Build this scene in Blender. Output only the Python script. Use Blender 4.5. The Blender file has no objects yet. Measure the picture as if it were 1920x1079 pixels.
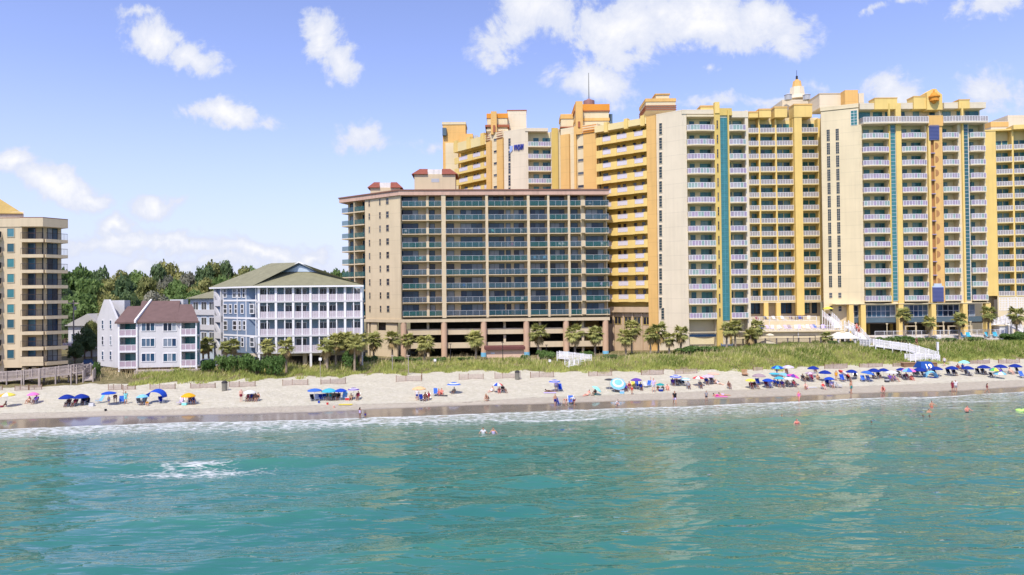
import bpy, math, random
import numpy as np
from mathutils import Vector, Matrix
random.seed(7); RNG = np.random.default_rng(7)
SC = bpy.context.scene
COL = SC.collection
rad = math.radians

# ---------------------------------------------------------------- camera
H = 15.0; FPX = 1280.0; HOR = 556.0; ROLL = 0.010
_F = Vector((0, 1, (HOR - 539.5) / FPX)).normalized()
_R = Vector((1, 0, -ROLL)).normalized()
_U = _R.cross(_F).normalized(); _R = _F.cross(_U).normalized()
cam_d = bpy.data.cameras.new('camera'); cam = bpy.data.objects.new('camera', cam_d); COL.objects.link(cam)
cam_d.sensor_width = 36.0; cam_d.lens = 36.0 * FPX / 1920.0; cam_d.clip_end = 20000; cam_d.clip_start = 0.5
cam.matrix_world = Matrix(((_R.x, _U.x, -_F.x, 0), (_R.y, _U.y, -_F.y, 0), (_R.z, _U.z, -_F.z, H), (0, 0, 0, 1)))
SC.camera = cam

# ---------------------------------------------------------------- light
SUN = Vector((-0.22, -0.68, 1.05)).normalized()
sun_d = bpy.data.lights.new('sun', 'SUN'); sun_d.energy = 3.6; sun_d.angle = rad(0.53); sun_d.color = (1.0, 0.94, 0.84)
sun = bpy.data.objects.new('sun', sun_d); COL.objects.link(sun)
sun.rotation_euler = SUN.to_track_quat('Z', 'Y').to_euler(); sun.location = SUN * 300
SC.view_settings.view_transform = 'Standard'; SC.view_settings.look = 'None'
SC.view_settings.exposure = 0.45; SC.view_settings.gamma = 1.0
SC.cycles.use_denoising = True
SC.cycles.max_bounces = 6; SC.cycles.transparent_max_bounces = 12
SC.cycles.caustics_reflective = False; SC.cycles.caustics_refractive = False

# ---------------------------------------------------------------- sky: Nishita + clouds at their own directions
W = bpy.data.worlds.new('World'); SC.world = W; W.use_nodes = True
nt = W.node_tree; nt.nodes.clear()
def wn(t, **k):
    n = nt.nodes.new(t)
    for a, b in k.items(): setattr(n, a, b)
    return n
def wmath(op, a, b=None, c=None, clamp=False):
    n = wn('ShaderNodeMath', operation=op, use_clamp=clamp)
    for i, v in enumerate((a, b, c)):
        if v is None: continue
        if isinstance(v, (int, float)): n.inputs[i].default_value = v
        else: nt.links.new(v, n.inputs[i])
    return n.outputs[0]
sky = wn('ShaderNodeTexSky', sky_type='NISHITA'); sky.sun_disc = False
sky.sun_elevation = math.asin(SUN.z); sky.sun_rotation = math.atan2(SUN.x, SUN.y)
sky.altitude = 0; sky.air_density = 1.0; sky.dust_density = 0.6; sky.ozone_density = 2.5
tc = wn('ShaderNodeTexCoord')
sep = wn('ShaderNodeSeparateXYZ'); nt.links.new(tc.outputs['Generated'], sep.inputs[0])
ysafe = wmath('MAXIMUM', sep.outputs[1], 0.02)
uu = wmath('DIVIDE', sep.outputs[0], ysafe); vv = wmath('DIVIDE', sep.outputs[2], ysafe)
comb = wn('ShaderNodeCombineXYZ'); nt.links.new(uu, comb.inputs[0]); nt.links.new(vv, comb.inputs[1])
def noise(scale, detail, vec, rough=0.55, dist=0.0):
    n = wn('ShaderNodeTexNoise'); n.inputs['Scale'].default_value = scale; n.inputs['Detail'].default_value = detail
    n.inputs['Roughness'].default_value = rough; n.inputs['Distortion'].default_value = dist
    nt.links.new(vec, n.inputs['Vector']); return n
# warp
wnz = noise(9.0, 4, comb.outputs[0], 0.6)
wsub = wn('ShaderNodeVectorMath', operation='SUBTRACT'); nt.links.new(wnz.outputs['Color'], wsub.inputs[0]); wsub.inputs[1].default_value = (0.5, 0.5, 0.5)
wsc = wn('ShaderNodeVectorMath', operation='SCALE'); nt.links.new(wsub.outputs[0], wsc.inputs[0]); wsc.inputs['Scale'].default_value = 0.085
wad = wn('ShaderNodeVectorMath', operation='ADD'); nt.links.new(comb.outputs[0], wad.inputs[0]); nt.links.new(wsc.outputs[0], wad.inputs[1])
CLOUDS = [  # px, py, half width, half height, tilt deg, strength
 (305, 62, 62, 46, -20, 1.0), (372, 100, 62, 36, -15, .95), (250, 80, 36, 20, 0, .4), (600, 70, 46, 48, -30, .95), (635, 105, 50, 48, -20, .95),
 (262, 8, 46, 16, 0, .6), (420, 212, 95, 26, -6, 1.0), (350, 205, 40, 20, 0, .6), (495, 222, 50, 24, -6, .7), (676, 256, 56, 34, -6, .8), (775, 264, 40, 20, 0, .45),
 (820, 274, 40, 18, 0, .5),
 (25, 318, 60, 34, 0, 1.1), (100, 345, 100, 36, -14, 1.15), (165, 370, 44, 20, -14, 1.0), (295, 388, 60, 24, 0, .95), (215, 420, 42, 26, 0, 1.1),
 (330, 450, 170, 26, -3, .95), (480, 466, 170, 24, -3, .9), (200, 456, 120, 26, 0, .9), (575, 470, 70, 18, 0, .9), (380, 492, 260, 20, 0, .7),
 (1010, 20, 75, 70, 0, 1.0), (960, 70, 75, 42, 15, .8), (1170, 50, 130, 70, 0, 1.05), (1300, 30, 130, 62, 0, 1.1), (1430, 45, 110, 55, -10, 1.0),
 (1490, 80, 50, 34, 0, .8), (1120, 140, 110, 42, -4, .9), (1190, 110, 60, 42, 0, .85), (1060, 130, 50, 30, 0, .6), (1325, 130, 36, 26, 0, .5),
 (1330, 195, 80, 20, 0, .75), (1440, 202, 60, 16, 0, .7), (1535, 165, 36, 24, 0, .6), (1680, 168, 55, 36, 0, .9), (1850, 165, 75, 42, -12, .95),
 (1850, 12, 75, 34, 10, .85), (1700, 8, 50, 16, 10, .6), (1640, 22, 30, 12, 0, .5), (905, 95, 40, 30, 0, .6),
]
def sky_uv(px, py):
    d = _F + _R * ((px - 960) / FPX) + _U * ((539.5 - py) / FPX)
    return d.x / d.y, d.z / d.y
mask = None
for (px, py, rw, rh, tilt, st) in CLOUDS:
    u, v = sky_uv(px, py)
    mp = wn('ShaderNodeMapping', vector_type='TEXTURE'); nt.links.new(wad.outputs[0], mp.inputs[0])
    mp.inputs['Location'].default_value = (u, v, 0); mp.inputs['Rotation'].default_value = (0, 0, rad(tilt))
    mp.inputs['Scale'].default_value = (rw * 1.45 / FPX, rh * 1.45 / FPX, 1)
    ln = wn('ShaderNodeVectorMath', operation='LENGTH'); nt.links.new(mp.outputs[0], ln.inputs[0])
    m = wmath('MULTIPLY_ADD', ln.outputs['Value'], -st, st)
    mask = m if mask is None else wmath('SMOOTH_MAX', mask, m, 0.12)
front = wmath('GREATER_THAN', sep.outputs[1], 0.03)
cn = noise(11.0, 12, comb.outputs[0], 0.70, 0.5)
cn2 = noise(46.0, 6, comb.outputs[0], 0.6, 0.2)
dn = wmath('ADD', wmath('MULTIPLY', mask, 1.0), wmath('MULTIPLY_ADD', cn.outputs['Fac'], 1.6, -0.87))
dn = wmath('ADD', dn, wmath('MULTIPLY_ADD', cn2.outputs['Fac'], 0.55, -0.275))
mr = wn('ShaderNodeMapRange', interpolation_type='SMOOTHSTEP'); nt.links.new(dn, mr.inputs[0])
mr.inputs[1].default_value = 0.15; mr.inputs[2].default_value = 0.52; mr.inputs[4].default_value = 0.96
cov = wmath('MULTIPLY', mr.outputs[0], front)
# thin veil towards the horizon
veil = wn('ShaderNodeMapRange'); nt.links.new(sep.outputs[2], veil.inputs[0])
veil.inputs[1].default_value = 0.30; veil.inputs[2].default_value = 0.0; veil.inputs[3].default_value = 0.0; veil.inputs[4].default_value = 0.90
tint = wn('ShaderNodeMixRGB', blend_type='MULTIPLY'); tint.inputs[0].default_value = 1.0
nt.links.new(sky.outputs[0], tint.inputs[1]); tint.inputs[2].default_value = (1.84, 1.55, 1.85, 1)
vm = wn('ShaderNodeMixRGB'); nt.links.new(wmath('POWER', veil.outputs[0], 1.35), vm.inputs[0]); nt.links.new(tint.outputs[0], vm.inputs[1])
vm.inputs[2].default_value = (4.45, 5.1, 7.0, 1)
cs = wn('ShaderNodeMapRange', interpolation_type='SMOOTHSTEP'); nt.links.new(dn, cs.inputs[0]); cs.inputs[1].default_value = 0.25; cs.inputs[2].default_value = 1.25
ccol = wn('ShaderNodeMixRGB'); nt.links.new(cs.outputs[0], ccol.inputs[0]); ccol.inputs[1].default_value = (5.6, 6.0, 7.2, 1); ccol.inputs[2].default_value = (8.2, 8.1, 8.1, 1)
cm = wn('ShaderNodeMixRGB'); nt.links.new(cov, cm.inputs[0]); nt.links.new(vm.outputs[0], cm.inputs[1]); nt.links.new(ccol.outputs[0], cm.inputs[2])
bg = wn('ShaderNodeBackground'); bg.inputs[1].default_value = 0.095; nt.links.new(cm.outputs[0], bg.inputs[0])
wo = wn('ShaderNodeOutputWorld'); nt.links.new(bg.outputs[0], wo.inputs[0])
W.cycles.sampling_method = 'MANUAL'; W.cycles.sample_map_resolution = 512

# ---------------------------------------------------------------- pixel -> world helpers (to measure where things stand)
def ray(px, py):
    return _F + _R * ((px - 960) / FPX) + _U * ((539.5 - py) / FPX)
def P(px, D, py=600):
    d = ray(px, py); return Vector((d.x / d.y * D, D))
def zat(px, py, D):
    d = ray(px, py); return H + d.z / d.y * D
def at_z(px, py, z):
    d = ray(px, py); t = (z - H) / d.z; return Vector((d.x * t, d.y * t))
def curve(pts, z):
    w = [at_z(px, py, z) for px, py in pts]; xs = np.array([p.x for p in w]); ys = np.array([p.y for p in w])
    sl0 = (ys[2] - ys[0]) / (xs[2] - xs[0]); sl1 = (ys[-1] - ys[-3]) / (xs[-1] - xs[-3])
    xs = np.concatenate([[xs[0] - 4000], xs, [xs[-1] + 4000]]); ys = np.concatenate([[ys[0] - 4000 * .02], ys, [ys[-1] + 4000 * .02]])
    return lambda x: np.interp(x, xs, ys)
Yshore = curve([(0, 807), (160, 800), (320, 794), (480, 791), (640, 786), (820, 780), (1000, 774), (1140, 768), (1300, 763), (1500, 754), (1660, 747), (1760, 745), (1920, 735)], 0)
Ywet = curve([(0, 786), (160, 781), (320, 778), (480, 775), (640, 770), (720, 766), (880, 759), (1000, 757), (1140, 752), (1300, 748), (1500, 741), (1660, 735), (1800, 732), (1920, 724)], .35)
Ydamp = curve([(0, 776), (160, 772), (320, 768), (480, 764), (640, 759), (880, 753), (1000, 746), (1200, 739), (1400, 731), (1660, 723), (1920, 713)], .7)
Yfoot = curve([(0, 728), (165, 722), (300, 719), (430, 714), (560, 707), (640, 707), (660, 701), (720, 702), (880, 695), (1000, 697), (1140, 697), (1200, 695), (1380, 694), (1500, 690), (1600, 683), (1760, 681), (1860, 673), (1920, 673)], 2.2)
def zcrest(x): return np.interp(x, [-80, 0, 20, 50, 90], [3.0, 2.75, 3.0, 4.2, 4.4])
def zback(x): return np.interp(x, [-80, 0, 18, 45, 90], [2.7, 2.4, 2.6, 4.4, 4.7])
def smooth(t): t = np.clip(t, 0, 1); return t * t * (3 - 2 * t)
def terrain(x, y):
    x = np.asarray(x, float); y = np.asarray(y, float)
    ys, yw, yd, yf = Yshore(x), Ywet(x), Ydamp(x), Yfoot(x)
    zc, zb = zcrest(x), zback(x)
    z = np.where(y < ys, np.maximum(-9, (y - ys) * .075), 0)
    z = np.where((y >= ys) & (y < yw), .35 * (y - ys) / (yw - ys), z)
    z = np.where((y >= yw) & (y < yd), .35 + .35 * (y - yw) / (yd - yw), z)
    t = (y - yd) / (yf - yd)
    z = np.where((y >= yd) & (y < yf), .7 + 1.5 * t + .10 * np.sin(x * .9 + y * .35) * np.clip(t * 3, 0, 1) * np.clip((1 - t) * 4, 0, 1) * np.sin(y * .8 - x * .31), z)
    z = np.where((y >= yf) & (y < yf + 8), 2.2 + (zc - 2.2) * smooth((y - yf) / 8), z)
    z = np.where((y >= yf + 8) & (y < yf + 13), zc, z)
    z = np.where((y >= yf + 13), zc + (zb - zc) * smooth((y - yf - 13) / 6), z)
    hump = np.clip((y - yf + 2) / 4, 0, 1) * np.clip((yf + 18 - y) / 6, 0, 1)
    z = z + hump * (.16 * np.sin(x * .55 + 1.3 * np.sin(y * .4)) + .11 * np.sin(x * 1.27 + y * .8) + .08 * np.sin(x * 2.3 - y * 1.1))
    return z
def tz(x, y): return float(terrain(np.array([x]), np.array([y]))[0])
def gp(px, py):
    z = 1.0
    for _ in range(30):
        p = at_z(px, py, z); z = z * .5 + tz(p.x, p.y) * .5
    return Vector((p.x, p.y, tz(p.x, p.y)))

# ---------------------------------------------------------------- materials
MATS = {}
def mat(name, color, rough=0.7, var=0.08, scale=0.6, spec=0.3, metal=0.0, bump=0.0, bscale=20.0, rnd=None, streak=0.0, alpha=1.0, island=0.0, joint=0.0):
    """procedural material: colour + large soft noise variation, optional streaks of weather, per-object tint list"""
    if name in MATS: return MATS[name]
    color = tuple(min(.84, c * 1.13) for c in color)
    m = bpy.data.materials.new(name); m.use_nodes = True; t = m.node_tree; N = t.nodes; L = t.links
    b = N['Principled BSDF']; b.inputs['Roughness'].default_value = rough; b.inputs['Metallic'].default_value = metal
    b.inputs['Specular IOR Level'].default_value = spec; b.inputs['Alpha'].default_value = alpha
    co = N.new('ShaderNodeTexCoord'); n1 = N.new('ShaderNodeTexNoise'); n1.inputs['Scale'].default_value = scale; n1.inputs['Detail'].default_value = 6
    L.new(co.outputs['Object'], n1.inputs['Vector'])
    base = None
    if rnd:
        oi = N.new('ShaderNodeObjectInfo'); cr = N.new('ShaderNodeValToRGB'); cr.color_ramp.interpolation = 'CONSTANT'
        ge_ = N.new('ShaderNodeNewGeometry'); ad_ = N.new('ShaderNodeMath'); ad_.operation = 'ADD'; L.new(oi.outputs['Random'], ad_.inputs[0]); L.new(ge_.outputs['Random Per Island'], ad_.inputs[1]); fr_ = N.new('ShaderNodeMath'); fr_.operation = 'FRACT'; L.new(ad_.outputs[0], fr_.inputs[0]); L.new(fr_.outputs[0], cr.inputs[0]); els = cr.color_ramp.elements
        cols = [color] + list(rnd); els[0].position = 0; els[0].color = (*cols[0], 1); els[1].position = 1 / len(cols); els[1].color = (*cols[1], 1)
        for i in range(2, len(cols)):
            e = els.new(i / len(cols)); e.color = (*cols[i], 1)
        base = cr.outputs[0]
    r = N.new('ShaderNodeMapRange'); L.new(n1.outputs['Fac'], r.inputs[0]); r.inputs[1].default_value = .3; r.inputs[2].default_value = .7
    r.inputs[3].default_value = 1 - var; r.inputs[4].default_value = 1 + var
    fac = r.outputs[0]
    if streak:
        mp = N.new('ShaderNodeMapping'); L.new(co.outputs['Object'], mp.inputs[0]); mp.inputs['Scale'].default_value = (1.6, 1.6, .07)
        n2 = N.new('ShaderNodeTexNoise'); n2.inputs['Scale'].default_value = 1.0; n2.inputs['Detail'].default_value = 5; L.new(mp.outputs[0], n2.inputs['Vector'])
        r2 = N.new('ShaderNodeMapRange'); L.new(n2.outputs['Fac'], r2.inputs[0]); r2.inputs[1].default_value = .45; r2.inputs[2].default_value = .75
        r2.inputs[3].default_value = 1; r2.inputs[4].default_value = 1 - streak
        mu = N.new('ShaderNodeMath'); mu.operation = 'MULTIPLY'; L.new(fac, mu.inputs[0]); L.new(r2.outputs[0], mu.inputs[1]); fac = mu.outputs[0]
    if joint:
        sx = N.new('ShaderNodeSeparateXYZ'); L.new(co.outputs['Object'], sx.inputs[0]); dv = N.new('ShaderNodeMath'); dv.operation = 'MULTIPLY_ADD'; L.new(sx.outputs[2], dv.inputs[0]); dv.inputs[1].default_value = 1 / joint; dv.inputs[2].default_value = .4
        fr = N.new('ShaderNodeMath'); fr.operation = 'FRACT'; L.new(dv.outputs[0], fr.inputs[0]); r4 = N.new('ShaderNodeMapRange'); L.new(fr.outputs[0], r4.inputs[0]); r4.inputs[1].default_value = .0; r4.inputs[2].default_value = .06; r4.inputs[3].default_value = .86; r4.inputs[4].default_value = 1
        mu = N.new('ShaderNodeMath'); mu.operation = 'MULTIPLY'; L.new(fac, mu.inputs[0]); L.new(r4.outputs[0], mu.inputs[1]); fac = mu.outputs[0]
    if island:
        ge = N.new('ShaderNodeNewGeometry'); r3 = N.new('ShaderNodeMapRange'); L.new(ge.outputs['Random Per Island'], r3.inputs[0])
        r3.inputs[3].default_value = 1 - island; r3.inputs[4].default_value = 1 + island
        mu = N.new('ShaderNodeMath'); mu.operation = 'MULTIPLY'; L.new(fac, mu.inputs[0]); L.new(r3.outputs[0], mu.inputs[1]); fac = mu.outputs[0]
    mx = N.new('ShaderNodeVectorMath'); mx.operation = 'SCALE'
    if base: L.new(base, mx.inputs[0])
    else: mx.inputs[0].default_value = color
    L.new(fac, mx.inputs['Scale']); L.new(mx.outputs[0], b.inputs['Base Color'])
    if bump:
        n3 = N.new('ShaderNodeTexNoise'); n3.inputs['Scale'].default_value = bscale; L.new(co.outputs['Object'], n3.inputs['Vector'])
        bp = N.new('ShaderNodeBump'); bp.inputs['Strength'].default_value = bump; bp.inputs['Distance'].default_value = .05
        L.new(n3.outputs['Fac'], bp.inputs['Height']); L.new(bp.outputs[0], b.inputs['Normal'])
    MATS[name] = m; return m
def leaf_mat(name, c1, c2, scale=0.35, trans=0.38):
    if name in MATS: return MATS[name]
    c1, c2 = tuple(c * 1.38 for c in c1), tuple(c * 1.33 for c in c2)
    m = bpy.data.materials.new(name); m.use_nodes = True; t = m.node_tree; N = t.nodes; L = t.links
    b = N['Principled BSDF']; b.inputs['Roughness'].default_value = .6; b.inputs['Specular IOR Level'].default_value = .2
    co = N.new('ShaderNodeTexCoord'); n1 = N.new('ShaderNodeTexNoise'); n1.inputs['Scale'].default_value = scale; n1.inputs['Detail'].default_value = 4
    L.new(co.outputs['Object'], n1.inputs['Vector'])
    ge = N.new('ShaderNodeNewGeometry'); oi = N.new('ShaderNodeObjectInfo')
    a = N.new('ShaderNodeMath'); a.operation = 'MULTIPLY_ADD'; L.new(ge.outputs['Random Per Island'], a.inputs[0]); a.inputs[1].default_value = .5
    s = N.new('ShaderNodeMath'); s.operation = 'MULTIPLY_ADD'; L.new(n1.outputs['Fac'], s.inputs[0]); s.inputs[1].default_value = 1.4; s.inputs[2].default_value = -.55
    L.new(s.outputs[0], a.inputs[2]); 
    s2 = N.new('ShaderNodeMath'); s2.operation = 'MULTIPLY_ADD'; s2.use_clamp = True; L.new(oi.outputs['Random'], s2.inputs[0]); s2.inputs[1].default_value = .4; L.new(a.outputs[0], s2.inputs[2])
    mx = N.new('ShaderNodeMixRGB'); L.new(s2.outputs[0], mx.inputs[0]); mx.inputs[1].default_value = (*c1, 1); mx.inputs[2].default_value = (*c2, 1)
    L.new(mx.outputs[0], b.inputs['Base Color'])
    tr = N.new('ShaderNodeBsdfTranslucent'); L.new(mx.outputs[0], tr.inputs[0]); ms = N.new('ShaderNodeMixShader'); ms.inputs[0].default_value = trans
    L.new(b.outputs[0], ms.inputs[1]); L.new(tr.outputs[0], ms.inputs[2]); L.new(ms.outputs[0], N['Material Output'].inputs[0])
    MATS[name] = m; return m

CREAM = mat('cream_stucco', (.61, .515, .335), .85, .05, .25, bump=.15, bscale=6, streak=.07, joint=2.95)
CREAM2 = mat('pale_stucco', (.60, .52, .385), .85, .05, .25, streak=.07, joint=2.95)
YELLOW = mat('yellow_stucco', (.66, .48, .165), .85, .05, .3, streak=.08)
YELDK = mat('golden_stucco', (.55, .40, .12), .85, .05, .3, streak=.08)
ORANGE = mat('orange_stucco', (.61, .375, .13), .85, .05, .3, streak=.10, joint=2.95)
DORANGE = mat('deep_orange_stucco', (.58, .24, .035), .85, .06, .3)
RUST = mat('rust_trim', (.30, .10, .05), .8, .06)
BEIGE = mat('beige_stucco', (.535, .435, .285), .85, .05, .2, bump=.12, bscale=5, streak=.08, joint=2.85)
BEIGE2 = mat('tan_stucco', (.52, .425, .285), .85, .05, .2, streak=.12)
PINKBAND = mat('dusty_pink_cornice', (.50, .33, .25), .8, .06, .4, streak=.2)
COPING = mat('brown_coping', (.20, .10, .07), .7, .05)
PEACH = mat('peach_column_paint', (.52, .35, .235), .8, .05, .4, streak=.1)
TILE = mat('red_roof_tile', (.21, .058, .036), .7, .15, 2.0)
WHITE = mat('white_paint', (.66, .65, .65), .6, .04, .8)
WHITESID = mat('white_siding', (.50, .49, .49), .7, .04, .5, streak=.06)
LAVWHITE = mat('lavender_railing_paint', (.55, .50, .53), .6, .05, .8)
BLUESID = mat('slate_blue_siding', (.155, .205, .285), .75, .06, .6, streak=.06)
BLUEREC = mat('blue_grey_siding', (.22, .30, .36), .75, .06, .6)
PALEBLUE = mat('pale_blue_siding', (.42, .49, .56), .75, .05, .6)
OLIVE = mat('olive_shingle', (.19, .182, .112), .85, .12, .9, bump=.2, bscale=9)
BROWNSH = mat('brown_shingle', (.125, .078, .070), .85, .10, 1.2, bump=.2, bscale=9)
GLASSDK = mat('dark_window_glass', (.018, .055, .095), .06, .15, .8, spec=.38, rnd=[(.018, .055, .11), (.025, .06, .10), (.035, .085, .14), (.19, .23, .28), (.01, .018, .035), (.08, .13, .19), (.015, .04, .09), (.26, .29, .32)])
GLASSTEAL = mat('teal_window_glass', (.03, .13, .135), .08, .15, .8, spec=.4, rnd=[(.04, .18, .18), (.025, .08, .10), (.06, .22, .22), (.03, .12, .15), (.16, .28, .28)])
PANETEAL = mat('teal_pane', (.035, .15, .17), .12, .15, .8, spec=.4, rnd=[(.045, .19, .21), (.03, .11, .13), (.07, .20, .24), (.025, .09, .12)])
PANEDARK = mat('dark_pane', (.03, .035, .045), .08, .15, .8, spec=.6, rnd=[(.05, .055, .06), (.09, .1, .11), (.02, .02, .03)])
RAILGLASS = mat('teal_railing_glass', (.035, .11, .12), .12, .1, .8, spec=.4, alpha=.50, rnd=[(.03, .125, .12), (.03, .09, .11), (.06, .12, .15), (.03, .12, .11), (.07, .10, .13)])
PANELV = mat('tinted_railing_panel', (.42, .33, .46), .35, .06, .8, alpha=.62, rnd=[(.48, .43, .50), (.36, .48, .45), (.44, .36, .48), (.46, .47, .50), (.50, .47, .50), (.40, .34, .45), (.32, .46, .42)])
PANELY = mat('pale_railing_panel', (.42, .38, .38), .5, .05, .8, alpha=.55)
DARKMETAL = mat('dark_metal', (.03, .028, .03), .5, .1)
GREYMETAL = mat('grey_metal', (.35, .36, .38), .5, .1)
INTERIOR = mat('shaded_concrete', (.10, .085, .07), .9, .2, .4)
SLABUNDER = mat('slab_concrete', (.52, .44, .34), .85, .08, .5)
LOUVER = mat('slate_blue_louver', (.12, .14, .30), .6, .06)
SIGNBLUE = mat('sign_blue', (.03, .05, .30), .4, .05)
SIGNPALE = mat('sign_pale_blue', (.35, .45, .75), .4, .05)
SPANDREL = mat('blue_grey_spandrel', (.075, .115, .145), .6, .1)
WOODGREY = mat('weathered_wood', (.34, .29, .26), .9, .18, 1.5, streak=.2)
WOODBR = mat('brown_wood', (.20, .12, .07), .85, .15, 1.5)
ROOFGREY = mat('grey_roof_membrane', (.40, .38, .36), .9, .1)

# ---------------------------------------------------------------- mesh builder
class MB:
    def __init__(s): s.v = []; s.f = []
    def add(s, vs, fs, M=None):
        o = len(s.v)
        s.v += [tuple(M @ Vector(p)) for p in vs] if M is not None else [tuple(p) for p in vs]
        s.f += [tuple(i + o for i in f) for f in fs]; return s
    def box(s, x0, x1, y0, y1, z0, z1, M=None):
        return s.add([(x0, y0, z0), (x1, y0, z0), (x1, y1, z0), (x0, y1, z0), (x0, y0, z1), (x1, y0, z1), (x1, y1, z1), (x0, y1, z1)],
                     [(0, 3, 2, 1), (4, 5, 6, 7), (0, 1, 5, 4), (1, 2, 6, 5), (2, 3, 7, 6), (3, 0, 4, 7)], M)
    def prism(s, poly, z0, z1, M=None):
        n = len(poly)
        a = sum(poly[i][0] * poly[(i + 1) % n][1] - poly[(i + 1) % n][0] * poly[i][1] for i in range(n))
        if a < 0: poly = list(reversed(poly))
        vs = [(p[0], p[1], z0) for p in poly] + [(p[0], p[1], z1) for p in poly]
        return s.add(vs, [tuple(range(n - 1, -1, -1)), tuple(range(n, 2 * n))] + [(i, (i + 1) % n, n + (i + 1) % n, n + i) for i in range(n)], M)
    def frus(s, cx, cy, z0, z1, r0, r1, n=12, M=None, cap=True):
        vs = []
        for z, r in ((z0, r0), (z1, r1)):
            vs += [(cx + r * math.cos(2 * math.pi * i / n), cy + r * math.sin(2 * math.pi * i / n), z) for i in range(n)]
        fs = [(i, (i + 1) % n, n + (i + 1) % n, n + i) for i in range(n)]
        if cap: fs += [tuple(range(n - 1, -1, -1)), tuple(range(n, 2 * n))]
        return s.add(vs, fs, M)
    def tube(s, pts, rs, n=6, M=None):
        pts = [Vector(p) for p in pts]
        if isinstance(rs, (int, float)): rs = [rs] * len(pts)
        vs = []; up = None
        for i, p in enumerate(pts):
            t = (pts[min(i + 1, len(pts) - 1)] - pts[max(i - 1, 0)]).normalized()
            if up is None: up = Vector((1, 0, 0)) if abs(t.x) < .9 else Vector((0, 1, 0))
            a = t.cross(up).normalized(); b = t.cross(a).normalized(); up = b.cross(t).normalized() if False else up
            vs += [tuple(p + (a * math.cos(2 * math.pi * k / n) + b * math.sin(2 * math.pi * k / n)) * rs[i]) for k in range(n)]
        m = len(pts)
        fs = [(i * n + k, i * n + (k + 1) % n, (i + 1) * n + (k + 1) % n, (i + 1) * n + k) for i in range(m - 1) for k in range(n)]
        fs += [tuple(range(n - 1, -1, -1)), tuple(range((m - 1) * n, m * n))]
        return s.add(vs, fs, M)
    def ell(s, c, r, nu=12, nv=8, M=None):
        vs = [(c[0], c[1], c[2] - r[2])]
        for j in range(1, nv):
            th = math.pi * j / nv
            vs += [(c[0] + r[0] * math.sin(th) * math.cos(2 * math.pi * i / nu), c[1] + r[1] * math.sin(th) * math.sin(2 * math.pi * i / nu), c[2] - r[2] * math.cos(th)) for i in range(nu)]
        vs.append((c[0], c[1], c[2] + r[2]))
        fs = [(0, 1 + (i + 1) % nu, 1 + i) for i in range(nu)]
        for j in range(nv - 2):
            fs += [(1 + j * nu + i, 1 + j * nu + (i + 1) % nu, 1 + (j + 1) * nu + (i + 1) % nu, 1 + (j + 1) * nu + i) for i in range(nu)]
        e = len(vs) - 1
        fs += [(e, 1 + (nv - 2) * nu + i, 1 + (nv - 2) * nu + (i + 1) % nu) for i in range(nu)]
        return s.add(vs, fs, M)
    def mesh(s, name, m, off=None):
        me = bpy.data.meshes.new(name); v = s.v
        if off is not None: v = [(a - off[0], b - off[1], c - off[2]) for a, b, c in v]
        me.from_pydata(v, [], s.f); 
        for q in (m if isinstance(m, (list, tuple)) else [m]): me.materials.append(q)
        me.update(); return me
    def build(s, name, m, parent=None, off=None, smooth=False):
        """off None: world coordinates are made relative to the parent's world position"""
        if off is None: off = wpos(parent) if parent else (0, 0, 0)
        return link(name, s.mesh(name, m, off), parent, smooth)
def wpos(o):
    v = Vector((0, 0, 0))
    while o is not None: v += o.location; o = o.parent
    return v
def link(name, me, parent=None, smooth=False):
    o = bpy.data.objects.new(name, me); COL.objects.link(o)
    if parent: o.parent = parent
    if smooth: me.polygons.foreach_set('use_smooth', [True] * len(me.polygons))
    return o
def tag(o, label, cat, group=None, kind=None):
    o['label'] = label; o['category'] = cat
    if group: o['group'] = group
    if kind: o['kind'] = kind
    return o
def thing(name, label, cat, loc, rz=0, group=None, scale=1):
    o = bpy.data.objects.new(name, None); COL.objects.link(o); o.location = loc; o.rotation_euler = (0, 0, rz); o.scale = (scale,) * 3
    o.empty_display_size = .2
    return tag(o, label, cat, group)
def kids(o): return [c for c in bpy.data.objects if c.parent is o]
class WF:
    """a wall frame: u runs along the wall from A to B (left to right seen from outside), d inwards, z up"""
    def __init__(s, A, B):
        s.A = Vector((A[0], A[1])); s.B = Vector((B[0], B[1])); s.L = (s.B - s.A).length; s.t = (s.B - s.A) / s.L
        s.i = Vector((-s.t.y, s.t.x)); s.ang = math.atan2(s.t.y, s.t.x)
        s.M = Matrix(((s.t.x, s.i.x, 0, s.A.x), (s.t.y, s.i.y, 0, s.A.y), (0, 0, 1, 0), (0, 0, 0, 1)))
    def hit(s, px, py, d=0.0):
        r = ray(px, py); r2 = Vector((r.x, r.y)); A = s.A + s.i * d
        k = A.dot(s.i) / r2.dot(s.i); p = r2 * k
        return (p - A).dot(s.t), H + r.z * k
    def u(s, px, d=0.0, py=450): return s.hit(px, py, d)[0]
    def z(s, px, py, d=0.0): return s.hit(px, py, d)[1]
    def pt(s, u, d): return s.A + s.t * u + s.i * d
    def put(s, name, me, parent, u, z, d=0.0):
        p = s.pt(u, d); w = wpos(parent); o = link(name, me, parent)
        o.location = (p.x - w.x, p.y - w.y, z - w.z); o.rotation_euler = (0, 0, s.ang); return o
def sub(name, me, parent): return link(name, me, parent)
_mc = {}
def cached(key, fn):
    if key not in _mc: _mc[key] = fn()
    return _mc[key]
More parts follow.
